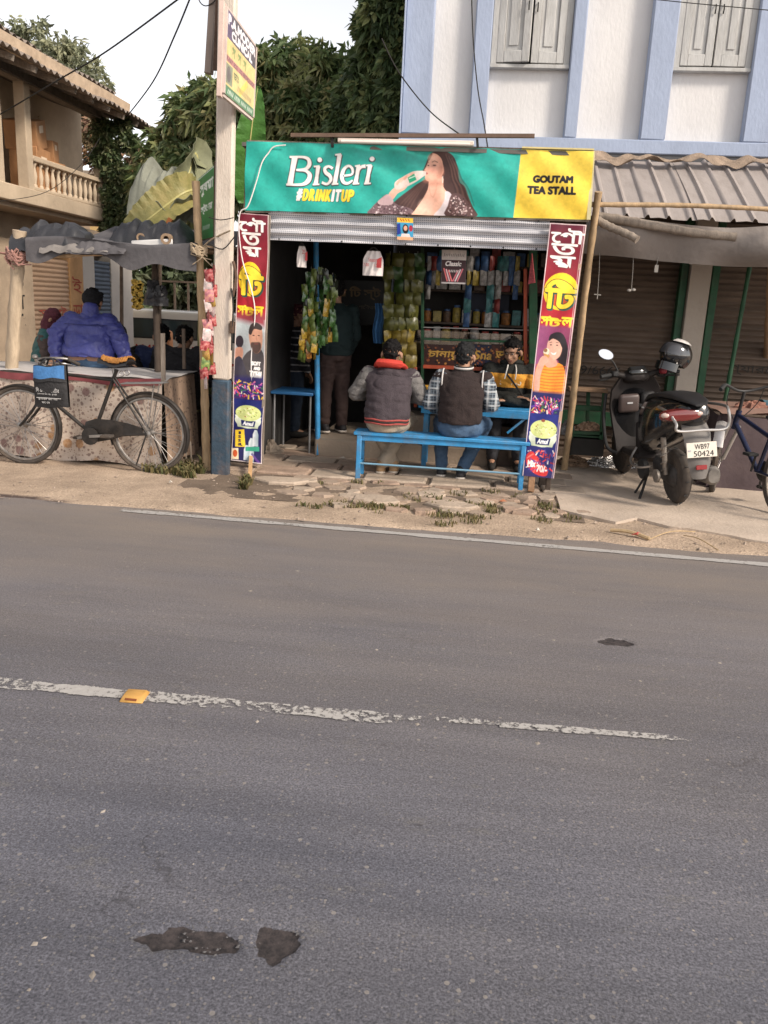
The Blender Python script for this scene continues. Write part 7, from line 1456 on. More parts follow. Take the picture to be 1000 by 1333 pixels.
make_van('white ambulance van with dark side windows parked across the lane', (-5.75, 16.9, -.41), .05, .98)
make_van('second white ambulance parked nearer, nose toward the balcony house', (-2.72, 14.3, -.41), math.pi+.30, .90)
tag(MB().box((-5.75, 14.9, .62), (.3, .2, .5)).build('orange_sack', mat('orange_sack', (.5, .22, .10), .8, .2, 8), None, bevel=.06, seg=2), 'orange sack standing behind the seated people at the stall', 'sack')
# hanging gold garland by the shop pier
grl = MB(); rg = random.Random(2)
for k in range(70): p = at(179+rg.uniform(-6, 6), 365+rg.uniform(0, 36), 12); grl.ell(p, (.035, .03, .03), n=6)
tag(grl.build('marigold_garland', mat('marigold', (.45, .30, .06), .9, .5, 30)), 'bunch of gold flowers hanging by the pale shop pier', 'garland', kind='stuff')
# ================================================================== scooter
GLB = mat('gloss_black_paint', (.010, .010, .011), .18, .2, 8, coat=.6, dirt=(.03, .027, .024), dirt_amt=.5, dirt_scale=5); GRP = mat('brown_grey_plastic', (.022, .018, .017), .6, .15, 8, spec=.2, dirt=(.042, .035, .030), dirt_amt=.5); GRM = mat('grey_mudguard', (.13, .118, .108), .6, .12, 8, dirt=(.14, .11, .09), dirt_amt=.5); BKP = mat('matt_black_plastic', (.022, .021, .021), .55, .2, 10)
RC = gr(880, 655, .03); hd = rad(101)
sc_t = thing('motor_scooter', 'black motor scooter parked in front of the roller shutters', 'scooter', (RC.x, RC.y, .032), hd)
LEAN = Matrix.Rotation(rad(-6), 4, 'X')                 # leaning on its side stand, toward its left
SM_ = wmat(sc_t) @ LEAN
def S(): m = MB(); m.xf = SM_; return m
def RZ(z): return z+.12*min(1, max(0, (z-.36)/.30))
def loft(secs, n=20, p=2.6, lift=False):
    if lift: secs = [(x, w, RZ(a), RZ(b)) for x, w, a, b in secs]
    return loft_(secs, n, p)
def loft_(secs, n=20, p=2.6):
    """secs: (x, half width, z low, z high, roundness)"""
    m = S(); vs = []
    for (x, hw, zl, zh) in secs:
        for k in range(n):
            a = 2*math.pi*k/n; c_, s_ = math.cos(a), math.sin(a); vs.append((x, math.copysign(abs(c_)**(2/p), c_)*hw, (zl+zh)/2+math.copysign(abs(s_)**(2/p), s_)*(zh-zl)/2))
    N = len(secs); fs_ = [(i*n+k, i*n+(k+1) % n, (i+1)*n+(k+1) % n, (i+1)*n+k) for i in range(N-1) for k in range(n)]+[tuple(range(n))[::-1], tuple((N-1)*n+k for k in range(n))]
    m.add(vs, fs_); return m
def swheel(x, nm):
    w = S().lathe([(.11, -.038), (.17, -.043), (.205, -.037), (.222, -.016), (.225, 0), (.222, .016), (.205, .037), (.17, .043), (.11, .038)], (x, 0, .225), (0, 1, 0), 40).build(nm, TYR, sc_t)
    S().lathe([(.02, -.03), (.06, -.035), (.125, -.03), (.13, -.04), (.13, .04), (.125, .03), (.06, .035), (.02, .03)], (x, 0, .225), (0, 1, 0), 24).build('rim', BKP, w)
    for k in range(36):
        a = 2*math.pi*k/36
        if k % 3 == 0: m = S(); m.box((x+.2245*math.cos(a), 0, .225+.2245*math.sin(a)), (.004, .06, .010), Matrix.Rotation(-a+math.pi/2, 3, 'Y') @ Matrix.Rotation(.5, 3, 'X')); m.build('tread_groove', RUB, w)
    return w
swheel(0, 'rear_wheel'); swheel(1.25, 'front_wheel')
loft([(-.36, .06, .62, .68), (-.33, .10, .60, .73), (-.20, .15, .55, .76), (0, .175, .47, .77), (.25, .18, .40, .76), (.45, .16, .34, .70), (.56, .10, .32, .60)], lift=True).build('body_panels', GLB, sc_t)
loft([(-.40, .045, .725, .745), (-.32, .09, .735, .775), (-.10, .125, .745, .80), (.12, .13, .735, .79), (.34, .125, .70, .755), (.50, .09, .64, .70)], lift=True).build('seat', mat('black_seat_vinyl', (.018, .017, .018), .45, .2, 12), sc_t)
text_obj('TVS', SM_ @ Matrix.Translation((.42, .180, .76)) @ Matrix.Rotation(math.pi, 4, 'Z') @ FACE, .1, mat('silver_badge', (.5, .5, .5), .4, metal=.3), parent=sc_t, fit=(.11, .03))
tlp = loft([(-.372, .11, .645, .685), (-.362, .145, .63, .70), (-.30, .16, .62, .705)], lift=True).build('tail_light', mat('red_lens', (.16, .022, .02), .15, .2, 8, coat=.8), sc_t)
for s_ in (-1, 1): S().ell((-.345, s_*.125, .785), (.03, .04, .022), n=12).build('indicator', mat('clear_lens', (.5, .38, .33), .12, .1), tlp)
m = S(); m.tube(cat_rom([(q[0], q[1], q[2]+.11) for q in ((-.05, .19, .70), (-.30, .215, .69), (-.42, .20, .62), (-.43, .19, .565), (-.43, 0, .56), (-.43, -.19, .565), (-.42, -.20, .70), (-.30, -.21, .72), (-.05, -.19, .71))], 5), .011, 8); m.build('grab_rail', mat('silver_rail', (.42, .40, .38), .35, .1, metal=.8), sc_t)
# mudguard, plate and reflector
m = S(); pr = [(-.30, .70), (-.36, .63), (-.40, .52), (-.425, .41), (-.43, .29)]; hw = [.10, .11, .10, .09, .055]; vs = []
for (x, z), w in zip(pr, hw):
    for j in range(7): t = (j-3)/3; vs.append((x+.025*t*t, t*w, z))
m.add(vs, [(i*7+j, i*7+j+1, (i+1)*7+j+1, (i+1)*7+j) for i in range(4) for j in range(6)]); mg = m.build('rear_mudguard', GRM, sc_t, solid=.012)
R_ = Matrix.Rotation(.22, 3, 'Y'); S().box((-.432, 0, .52), (.008, .235, .115), R_).build('number_plate', mat('plate_white', (.62, .56, .48), .5, .06), sc_t, bevel=.002)
PL_M = SM_ @ Matrix.Translation((-.4385, 0, .52)) @ Matrix.Rotation(.22, 4, 'Y') @ Matrix(((0, 0, -1, 0), (-1, 0, 0, 0), (0, 1, 0, 0), (0, 0, 0, 1)))
text_obj('WB97', PL_M @ Matrix.Translation((-.055, .006, 0)), .1, INKB, parent=sc_t, fit=(.115, .040)); text_obj('50424', PL_M @ Matrix.Translation((-.065, -.048, 0)), .1, INKB, parent=sc_t, fit=(.155, .042)); text_obj('IND', PL_M @ Matrix.Translation((-.108, -.01, 0)), .1, mat('plate_blue', (.08, .12, .3), .5), parent=sc_t, fit=(.022, .012))
S().box((-.440, 0, .385), (.012, .085, .035), Matrix.Rotation(.1, 3, 'Y')).build('reflector', mat('red_reflector', (.25, .02, .02), .25, .1), mg, bevel=.003)
# drive unit on the left, silencer on the right
loft([(-.10, .05, .16, .30), (-.02, .07, .13, .33), (.16, .075, .15, .34), (.36, .06, .18, .34)], 14).build('drive_unit', mat('engine_grey', (.075, .07, .068), .6, .3, 14, metal=.4), sc_t).location.y += .0
for o in (sc_t.children[-1],): o.matrix_basis = wmat(sc_t).inverted() @ SM_ @ Matrix.Translation((0, .125, 0)) @ SM_.inverted() @ wmat(sc_t)
S().lathe([(.03, -.02), (.085, 0), (.085, .04), (.03, .05)], (.26, .16, .25), (0, 1, 0), 18).build('fan_cover', BKP, sc_t); S().lathe([(.02, 0), (.055, .01), (.055, .03)], (0, .15, .24), (0, 1, 0), 16).build('gear_cover', mat('engine_alloy', (.28, .25, .22), .5, .3, 14, metal=.6), sc_t)
m = S(); m.tube([(-.01, .10, .25), (-.02, .13, .56)], .022, 10); [m.tube([(-.01-.001*k+.024*math.cos(k*.9), .108+.0012*k+.024*math.sin(k*.9), .27+k*.0085) for k in range(30)], .006, 5)]; m.build('shock_absorber', mat('engine_alloy', (.28, .25, .22)), sc_t)
sl = loft([(-.30, .045, .22, .33), (-.28, .06, .20, .35), (0, .06, .19, .33), (.22, .04, .18, .26)], 14).build('silencer', mat('silencer_grey', (.16, .145, .13), .5, .3, 12, metal=.5), sc_t); sl.matrix_basis = wmat(sc_t).inverted() @ SM_ @ Matrix.Translation((0, -.17, 0)) @ SM_.inverted() @ wmat(sc_t)
# footboard, leg shield, front
S().box((.70, 0, .30), (.42, .30, .06)).build('footboard', GRP, sc_t, bevel=.02)
S().prism([(.50, .28), (.56, .60), (.60, .60), (.58, .28)], Matrix(((1, 0, 0, 0), (0, 0, 1, -.13), (0, 1, 0, 0), (0, 0, 0, 1))), .26).build('seat_front_panel', GRP, sc_t, bevel=.015)
m = S(); secs = [(.90, .20, .28), (.93, .205, .40), (.965, .22, .55), (.985, .235, .70), (.985, .22, .84), (.965, .15, .95)]; vs = []
for (x, w, z) in secs:
    for j in range(11): t = (j-5)/5; vs.append((x-.0+.055*t*t*-1, t*w, z))
m.add(vs, [(i*11+j, i*11+j+1, (i+1)*11+j+1, (i+1)*11+j) for i in range(5) for j in range(10)]); ls = m.build('leg_shield', GRP, sc_t, solid=-.02)
gbx = S().box((.905, .075, .72), (.06, .19, .17), Matrix.Rotation(-.1, 3, 'Y')).build('glove_box', mat('glove_box_brown', (.075, .055, .05), .4, .15), ls, bevel=.03, seg=3); S().box((.873, .075, .725), (.01, .05, .014)).build('latch', mat('silver_badge'  , (.5, .5, .5)), ls)
S().box((.905, -.10, .73), (.07, .13, .17)).build('storage_pocket', BKP, ls, bevel=.02)
loft([(.93, .20, .35, .80), (1.02, .19, .35, .88), (1.12, .14, .42, .90), (1.20, .06, .55, .82)]).build('front_apron', GLB, sc_t)
loft([(1.05, .06, .42, .48), (1.20, .07, .44, .485), (1.36, .06, .38, .44), (1.46, .04, .27, .33)]).build('front_mudguard', GLB, sc_t)
m = S(); [m.tube([(1.08, s_*.07, .6), (1.25, s_*.07, .225)], .016, 8) for s_ in (-1, 1)]; m.build('fork', BKP, sc_t)
# handlebar cowl, grips, levers, instrument
SM0 = SM_.copy(); SM_ = SM_ @ Matrix.Translation((0, 0, -.05))
loft([(.86, .05, .98, 1.02), (.885, .10, .955, 1.045), (.94, .13, .94, 1.07), (1.02, .10, .93, 1.06), (1.07, .04, .95, 1.02)]).build('handlebar_cowl', GRP, sc_t)
S().box((.90, 0, 1.06), (.10, .17, .05), Matrix.Rotation(-.5, 3, 'Y')).build('instrument_panel', glass_mat('instrument_glass', (.02, .02, .02), .1), sc_t, bevel=.02)
for s_ in (-1, 1):
    S().tube(cat_rom([(.93, s_*.08, 1.0), (.92, s_*.17, 1.03), (.875, s_*.24, 1.04)], 4), [.032, .030, .030, .028, .027, .026, .026, .025, .024], 10).build('cowl_arm', GRP, sc_t)
    S().tube([(.875, s_*.24, 1.04), (.835, s_*.36, 1.03)], .018, 10).build('grip', RUB, sc_t); S().tube(cat_rom([(.91, s_*.22, 1.02), (.89, s_*.29, 1.0), (.855, s_*.37, 1.0)], 4), .008, 6).build('brake_lever', BKP, sc_t)
    S().box((.87, s_*.22, 1.045), (.06, .06, .05)).build('switch_cluster', mat('switch_red', (.25, .02, .03), .5) if s_ < 0 else BKP, sc_t, bevel=.012)
MIR = bpy.data.materials.new('mirror_glass'); MIR.use_nodes = True; b = MIR.node_tree.nodes['Principled BSDF']; b.inputs['Metallic'].default_value = 1; b.inputs['Roughness'].default_value = .03; b.inputs['Base Color'].default_value = (.92, .92, .92, 1)
for s_ in (1, -1):
    S().tube(cat_rom([(.90, s_*.18, 1.06), (.90, s_*.22, 1.14), (.89, s_*.27, 1.19)], 4), .007, 6).build('mirror_stalk', BKP, sc_t)
    mp_ = SM_ @ Vector((.88, s_*.30, 1.22)); tocam = (CP-mp_).normalized(); nn = (tocam+Vector((.25, -.5, .62)).normalized()).normalized()
    mi_ = MB().lathe([(.001, -.03), (.045, -.02), (.058, -.003), (.058, 0)], mp_, nn, 20, sx=1.25, sy=.85, hint=(.3, 0, 1)).build('mirror', BKP, sc_t); MB().lathe([(.053, .003), (.053, .006)], mp_, nn, 20, sx=1.25, sy=.85, hint=(.3, 0, 1)).build('mirror_glass', MIR, mi_)
SM_ = SM0
m = S(); m.tube(cat_rom([(.30, .12, .22), (.20, .20, .10), (.10, .28, .003)], 4), .012, 8); m.tube([(.28, .14, .2), (.34, .22, .02)], .010, 6); m.build('side_stand', BKP, sc_t)
for s_ in (-1, 1): S().tube(cat_rom([(1.04, s_*.24, .80), (.98, s_*.28, .60), (.92, s_*.27, .34), (.84, s_*.20, .28)], 5), .016, 8).build('leg_guard', BKP, sc_t)
m = S(); m.tube(cat_rom([(.45, .17, .40), (.40, .24, .30), (.20, .25, .28), (.10, .18, .30)], 5), .010, 6); m.build('saree_guard', mat('silver_rail', (.42, .4, .38)), sc_t)
# helmet on the right mirror
hp = SM_ @ Vector((.86, -.34, 1.12)); hm = thing('helmet', 'black helmet hung on the right handlebar of the scooter', 'helmet', hp-Vector((0, 0, .14)))
FH = Matrix.Translation(hp) @ Matrix.Rotation(rad(205), 4, 'Z') @ Matrix.Rotation(rad(-15), 4, 'Y')
m = MB(); m.xf = FH; n = 28
def hel(u, v):
    th = 2*math.pi*u; ph = v*math.pi*.72; r = .132; fr = max(0, math.cos(th)); z = math.cos(ph)*.138; return (math.sin(ph)*math.cos(th)*(r+.018)+.01, math.sin(ph)*math.sin(th)*r*.92, z)
m.grid(hel, 32, 16); m.build('shell', mat('helmet_black', (.012, .012, .013), .12, .1, 6, coat=1.0), hm, solid=.012)
m = MB(); m.xf = FH; m.grid(lambda u, v: (lambda th, ph: (math.sin(ph)*math.cos(th)*.160+.012, math.sin(ph)*math.sin(th)*.130, math.cos(ph)*.142))((u-.5)*2.5, .9+v*.75), 20, 8); m.build('visor', glass_mat('visor_smoke', (.05, .05, .055), .04), hm, solid=.004)
m = MB(); m.xf = FH; m.grid(lambda u, v: (lambda th, ph: (math.sin(ph)*math.cos(th)*.168+.004, math.sin(ph)*math.sin(th)*.140, math.cos(ph)*.150))((u-.5)*1.8+1.2, .35+v*.4), 16, 6); m.build('painted_reflection', mat('helmet_reflection', (.5, .47, .45), .2, .4, 12), hm, solid=.002)  # pale patch painted on the black shell as its grey-white reflection
m = MB(); m.xf = FH; m.tube(cat_rom([(.06, .11, -.08), (.09, .06, -.2), (.09, -.06, -.2), (.06, -.11, -.08)], 5), .008, 6); m.build('chin_strap', BKP, hm)
m = MB(); m.xf = FH; m.grid(lambda u, v: (lambda th: (.155*math.cos(th)+.012, .122*math.sin(th), -.085-.07*v))((u-.5)*2.8), 20, 4); m.build('chin_bar', mat('helmet_black', (.012, .012, .013)), hm, solid=.02)

# ================================================================== second bicycle at the right edge
BNV = mat('navy_frame_paint', (.010, .015, .045), .35, .2, 10, coat=.3)
B0 = gr(1020, 674, .03); bhd = math.atan2(.93, -.30); b2 = thing('mountain_bicycle', 'navy mountain bicycle with silver front mudguard parked beside the scooter', 'bicycle', (B0.x, B0.y, .032), bhd)
BM2 = wmat(b2)
def B(): m = MB(); m.xf = BM2; return m
def lw(x, z=0, y=0): return BM2 @ Vector((x, y, z))
R2 = .29
wheel(lw(0, R2), 'rear_wheel', BM2.to_3x3() @ Vector((0, 1, 0)), R2, b2, mat('pale_rim', (.5, .44, .37), .5, .15), .024, 28)
steer = -.62; fax = BM2.to_3x3() @ (Matrix.Rotation(steer, 3, 'Z') @ Vector((0, 1, 0))); wheel(lw(.98, R2), 'front_wheel', fax, R2, b2, mat('pale_rim', (.5, .44, .37)), .024, 28)
def bt(nm, a_, b_, r, m_=BNV): B().tube([a_, b_], r, 10).build(nm, m_, b2)
bt('down_tube', (.78, 0, .62), (.40, 0, .29), .022); bt('top_tube', (.76, 0, .70), (.30, 0, .58), .018); bt('seat_tube', (.40, 0, .29), (.27, 0, .70), .017); bt('head_tube', (.80, 0, .58), (.76, 0, .74), .024)
for s_ in (-.05, .05): bt('chain_stay', (.40, s_*.5, .29), (0, s_, R2), .011); bt('seat_stay', (.29, s_*.5, .58), (0, s_, R2), .009); bt('fork_leg', (.80, s_, .60), (.96, s_, R2), .016, mat('silver_fork', (.5, .48, .46), .35, .15, 8, metal=.6))
bt('stem', (.76, 0, .74), (.73, 0, .90), .014, BKP)
B().tube(cat_rom([(.62, .30, .93), (.68, .22, .96), (.74, .06, .91), (.74, -.06, .91), (.68, -.22, .96), (.62, -.30, .93)], 5), .012, 8).build('handlebar', BKP, b2)
for s_ in (-1, 1): B().tube([(.60, s_*.31, .925), (.66, s_*.24, .955)], .017, 8).build('grip', RUB, b2); B().tube(cat_rom([(.70, s_*.16, .93), (.74, s_*.14, .80), (.78, s_*.03, .66)], 5), .004, 5).build('brake_cable', RUB, b2)
m = B(); fm = Matrix.Translation((.98, 0, R2)) @ Matrix.Rotation(steer, 4, 'Z'); vs = []
for i in range(17):
    a = rad(35+120*i/16)
    for j in range(5): t = (j-2)/2; rr = R2+.04-.012*t*t; vs.append(fm @ Vector((math.cos(a)*rr, t*.042, math.sin(a)*rr)))
m.add(vs, [(i*5+j, i*5+j+1, (i+1)*5+j+1, (i+1)*5+j) for i in range(16) for j in range(4)]); m.build('front_mudguard', mat('silver_mudguard', (.55, .52, .50), .35, .15, 8, metal=.3), b2, solid=.003)
B().lathe([(.02, -.01), (.085, -.004), (.085, .004), (.02, .01)], (.40, -.05, .29), (0, 1, 0), 20).build('chainring', BKP, b2)
for s_, dx, dz in ((1, -.06, .15), (-1, .06, -.15)): k_ = B().bar((.40, s_*.06, .29), (.40+dx, s_*.08, .29+dz), .012, .022).build('crank', BKP, b2); B().box((.40+dx, s_*.13, .29+dz), (.09, .09, .024)).build('pedal', RUB, k_, bevel=.004)
loft_v = [(.12, .05), (.22, .075), (.34, .06), (.42, .025)]; m = B(); m.ell((.25, 0, .74), (.13, .07, .03), n=14); m.build('saddle', BKP, b2); bt('seat_post', (.27, 0, .70), (.26, 0, .73), .012, STEEL)
# cart hidden under brown sheet
cl = thing('covered_cart', 'cart wrapped in a dull brown sheet beside the roller shutter', 'cart', (2.85, 8.05, 0)); CB = mat('brown_purple_sheet', (.075, .052, .055), .85, .15, 3, .25, 20, dirt=(.11, .08, .072), dirt_amt=.5)
cx0, cx1, cy0, cy1, ch = 2.18, 3.6, 7.72, 8.45, .66
per = [(cx0, cy1), (cx0, cy0+.1), (cx0+.08, cy0), (cx1, cy0-.02), (cx1, cy1)]
def cartf(u, v):
    t = u*(len(per)-1); i = min(int(t), len(per)-2); f = t-i; x = per[i][0]*(1-f)+per[i+1][0]*f; y = per[i][1]*(1-f)+per[i+1][1]*f; fl = .10*v+.035*math.sin(u*31)*v+.02*math.sin(u*67+2)*v
    cxm, cym = (cx0+cx1)/2, (cy0+cy1)/2; d = Vector((x-cxm, y-cym, 0)).normalized(); return Vector((x, y, ch+.03-(ch)*v+.015*math.sin(u*19)))+d*fl
MB().grid(cartf, 130, 20).build('sheet_skirt', CB, cl, ang=80, solid=.004)
def cartt(u, v): x, y = cx0+(cx1-cx0)*u, cy0+(cy1-cy0)*v; return Vector((x, y, ch+.035+.05*math.sin(u*3+v)+.02*noise.noise(Vector((x*4, y*4, 0)))))
MB().grid(cartt, 40, 20).build('sheet_top', mat('pinkish_sheet', (.27, .165, .13), .85, .15, 4), cl, ang=80, solid=.004)
MB().grid(lambda u, v: cartt(.35+.6*u, .05+.8*v)+Vector((0, 0, .03+.02*math.sin(u*17+v*9))), 30, 16).build('blue_tarp', mat('faded_blue_tarp', (.08, .16, .20), .8, .35, 7), cl, ang=80, solid=.004)
heap('stuffed_sack', 'reddish sack lying on the covered cart', (2.52, 8.0, .69), (.18, .14, .10), mat('reddish_sack', (.25, .12, .085), .9, .3, 9, .4, 30), 15, 'sack', 30)
# ================================================================== people
def fuse(mb, voxel=.011, sm=4, fold=0.0, ffreq=9.0, seed=0):
    me = bpy.data.meshes.new('fuse_tmp'); me.from_pydata([tuple(v) for v in mb.v], [], mb.f)
    bm = bmesh.new(); bm.from_mesh(me); bmesh.ops.recalc_face_normals(bm, faces=bm.faces); bm.to_mesh(me); bm.free()
    o = bpy.data.objects.new('fuse_tmp', me); COL.objects.link(o)
    r = o.modifiers.new('r', 'REMESH'); r.mode = 'VOXEL'; r.voxel_size = voxel; r.adaptivity = 0
    s = o.modifiers.new('s', 'SMOOTH'); s.factor = .5; s.iterations = sm
    out = bpy.data.meshes.new_from_object(o.evaluated_get(bpy.context.evaluated_depsgraph_get())); bpy.data.objects.remove(o); bpy.data.meshes.remove(me)
    if fold:
        n = len(out.vertices); co = np.empty(n*3, np.float32); out.vertices.foreach_get('co', co); co = co.reshape(-1, 3); nr = np.empty(n*3, np.float32); out.vertices.foreach_get('normal', nr); nr = nr.reshape(-1, 3)
        d = np.array([.8*noise.noise(Vector((float(c[0])*ffreq+seed, float(c[1])*ffreq, float(c[2])*ffreq*1.4)))-.9*max(0, 1-5.5*abs(noise.noise(Vector((float(c[0])*ffreq*.55+float(c[2])*3+seed, float(c[1])*ffreq*.6, float(c[2])*ffreq*1.35)))))+.35*noise.noise(Vector((float(c[0])*ffreq*2.6, float(c[1])*ffreq*2.6+seed, float(c[2])*ffreq*3.1))) for c in co]); co = co+nr*(d*fold)[:, None]; out.vertices.foreach_set('co', co.astype(np.float32).ravel()); out.update()
    out.polygons.foreach_set('use_smooth', [True]*len(out.polygons)); return out
SKN = mat('brown_skin', (.32, .175, .11), .55, .10, 12, spec=.4); HAIRB = mat('black_hair', (.008, .007, .007), .7, .3, 60, .4, 140, spec=.15); EYEW = mat('eye_white', (.34, .30, .27), .4, .05); LIP = mat('lips', (.19, .075, .055), .5, .1)
def put(me, name, m, t, rule=None):
    mats = m if isinstance(m, (list, tuple)) else [m]
    for x in mats: me.materials.append(x)
    if rule:
        for p in me.polygons: p.material_index = rule(p.center)
    inv = wmat(t).inverted(); me.name = name; me.transform(inv @ t['_M'] if False else Matrix.Identity(4)); o = bpy.data.objects.new(name, me); COL.objects.link(o); o.parent = t; return o
def hand(mb, w, d, pn, side, s=1.0, curl=.5):
    """w wrist, d direction of the fingers, pn palm normal"""
    d = Vector(d).normalized(); pn = Vector(pn); pn = (pn-d*pn.dot(d)).normalized(); sd = d.cross(pn)*side
    pc = w+d*.045*s; x, y, z = sd, pn, d; Rm = Matrix((x, y, z)).transposed(); mb.ell(pc, (.038*s, .016*s, .05*s), Rm, 10)
    for k, (off, ln) in enumerate(((-.027, .068), (-.009, .078), (.009, .073), (.026, .058))):
        b0 = w+d*.085*s+sd*off*s; c1 = (d*math.cos(curl*.6)+pn*math.sin(curl*.6)); c2 = (d*math.cos(curl*1.6)+pn*math.sin(curl*1.6)); b1 = b0+c1*ln*.52*s; mb.caps(b0-d*.02*s, b1, .0095*s, .009*s, 8); mb.caps(b1, b1+c2*ln*.5*s, .009*s, .0078*s, 8)
    t0 = w+d*.025*s-sd*.032*s; t1 = t0+(d*.6-sd*.75+pn*.25).normalized()*.038*s; mb.caps(t0, t1, .012*s, .011*s, 8); mb.caps(t1, t1+(d*.9-sd*.2+pn*.35).normalized()*.032*s, .011*s, .009*s, 8)
def figure(label, loc, rz, J, style, s=1.0):
    """J in metres: x right, y forward, z up from the ground under the pelvis"""
    t = thing('person', label, 'person', loc, rz); V = {k: Vector(v) for k, v in J.items() if not isinstance(v, (int, float))}
    pel, nk, hd_ = V['pelvis'], V['neck'], V['head']; face_d = Vector(J.get('look', (0, 1, 0))).normalized(); lat = (V['shR']-V['shL']).normalized(); 
    def rings(mb, pts, n=18):
        vs = []
        for (c, rx, ry, lt) in pts:
            fw = Vector((0, 0, 1)).cross(lt).normalized()
            for k in range(n): a = 2*math.pi*k/n; vs.append(c+lt*math.cos(a)*rx+fw*math.sin(a)*ry)
        N = len(pts); mb.add(vs, [(i*n+k, i*n+(k+1) % n, (i+1)*n+(k+1) % n, (i+1)*n+k) for i in range(N-1) for k in range(n)]+[tuple(range(n))[::-1], tuple((N-1)*n+k for k in range(n))])
    hl = Vector((1, 0, 0)); hl = (V['hipR']-V['hipL']).normalized(); up = (nk-pel); bulk = style.get('bulk', 0.0)
    def torso(mb, g, z0=-.04, nmul=1.0):
        mid = pel.lerp(nk, .45)+Vector(J.get('belly', (0, -.015, 0))); ch = pel.lerp(nk, .75)
        fl = style.get('flare', 0.0)
        rings(mb, [(pel+Vector((0, 0, z0)), (.152+g+fl)*s, (.110+g+fl*.6)*s, hl), (pel+up*.12, (.162+g+fl)*s, (.120+g+fl*.6)*s, hl), (mid, (.158+g+fl*.5)*s, (.112+g)*s, hl.lerp(lat, .5).normalized()), (ch, (.170+g)*s, (.112+g)*s, lat), (pel.lerp(nk, .9), (.142+g)*s, (.084+g)*s, lat), (nk+Vector((0, 0, -.005)), (.085+g*.6)*s, (.068+g*.6)*s, lat), (nk+Vector((0, 0, .03)), (.058+g*.5)*s, (.056+g*.5)*s, lat)])
        for q in ('L', 'R'): mb.caps(V['sh'+q]+Vector((0, 0, -.01)), ch+(V['sh'+q]-nk)*.3, (.050+g)*s, (.062+g)*s)
    def arm(mb, q, g, cut=1.0):
        e, w = V['el'+q], V['wr'+q]; mb.caps(V['sh'+q]+Vector((0, 0, -.012)), e, (.056+g)*s, (.045+g)*s); mb.caps(e, e.lerp(w, cut), (.045+g)*s, (.033+g*.8)*s)
    def legs(mb, q, g, cut=.93):
        mb.caps(V['hip'+q], V['kn'+q], (.085+g)*s, (.06+g)*s); mb.caps(V['kn'+q], V['kn'+q].lerp(V['an'+q], cut), (.057+g)*s, (.042+g*1.1)*s)
    # skin: one continuous body
    b = MB(); torso(b, -.012)
    for q, sd in (('L', -1), ('R', 1)):
        arm(b, q, -.008); legs(b, q, -.008, 1.0); b.caps(V['an'+q], V['toe'+q]+Vector((0, 0, .0)), .036*s, .026*s, 10); d = (V['wr'+q]-V['el'+q]).normalized(); d2 = Vector(J['hd'+q]) if 'hd'+q in J else d; hand(b, V['wr'+q], d2, J.get('palm', (0, 0, -1)), -sd, s, J.get('curl', .5))
    b.caps(nk+Vector((0, 0, -.03)), hd_+Vector((0, 0, -.06))-face_d*.01, .054*s, .050*s)
    fr = face_d; rt = fr.cross(Vector((0, 0, 1))).normalized(); u2 = rt.cross(fr).normalized(); Rh = Matrix((rt, fr, u2)).transposed(); H = lambda x, y, z: hd_+rt*x*s+fr*y*s+u2*z*s
    b.ell(H(0, -.008, .025), (.074*s, .094*s, .090*s), Rh, 16); b.ell(H(0, .022, -.045), (.057*s, .064*s, .068*s), Rh, 14); b.ell(H(0, .058, -.085), (.028*s, .024*s, .022*s), Rh, 10); b.ell(H(0, .089, -.018), (.012*s, .018*s, .026*s), Rh, 10); b.ell(H(0, .100, -.034), (.017*s, .014*s, .012*s), Rh, 10); b.ell(H(0, .084, -.064), (.024*s, .012*s, .011*s), Rh, 10); b.ell(H(0, .078, .028), (.055*s, .014*s, .012*s), Rh, 10)
    for sd in (-1, 1): b.ell(H(sd*.086, -.004, -.012), (.012*s, .022*s, .034*s), Rh, 10); b.ell(H(sd*.042, .055, -.03), (.022*s, .02*s, .02*s), Rh, 8)
    me = fuse(b, .0085, 3); put(me, 'body', [style.get('skin', SKN), LIP], t, lambda c: 1 if abs((c-H(0, .093, -.065)).dot(u2)) < .009*s and abs((c-H(0, .093, -.065)).dot(rt)) < .024*s and (c-H(0, .09, -.065)).dot(fr) > -.012 else 0)
    bo = t.children[-1]
    for sd in (-1, 1): m = MB(); m.ell(H(sd*.031, .080, .004), (.013*s, .007*s, .0065*s), Rh, 8); m.build('eye', EYEW, bo, local=True); m = MB(); m.ell(H(sd*.031, .0858, .004), (.0062*s, .003*s, .006*s), Rh, 8); m.build('iris', HAIRB, t.children[-1] if False else bo, local=True); m = MB(); m.tube([H(sd*.014, .091, .021), H(sd*.032, .090, .027), H(sd*.05, .079, .021)], .0028*s, 5); m.build('eyebrow', HAIRB, bo, local=True)
    # hair or headgear
    if style.get('hair', True):
        h = MB(); h.ell(H(0, -.020, .038), (.084*s, .098*s, .092*s), Rh, 16); h.ell(H(0, -.048, -.008), (.066*s, .058*s, .066*s), Rh, 14); h.ell(H(0, .03, .085), (.07*s, .065*s, .045*s), Rh, 12)
        for sd in (-1, 1): h.ell(H(sd*.066, .012, .02), (.016*s, .022*s, .04*s), Rh, 8)
        put(fuse(h, .009, 1, .016, 42), 'hair', HAIRB if 'hairm' not in style else style['hairm'], t)
    if style.get('hood'):
        h = MB(); h.ell(H(0, -.018, .03), (.095*s, .108*s, .108*s), Rh, 16); h.ell(H(0, -.03, -.07), (.085*s, .085*s, .09*s), Rh, 14); h.caps(nk+Vector((0, 0, -.02)), H(0, -.02, -.06), .09*s, .08*s); put(fuse(h, .011, 3, .008, 14), 'hood', style['hood'], t)
    # clothes
    g = .022+bulk; fo = style.get('fold', .010)
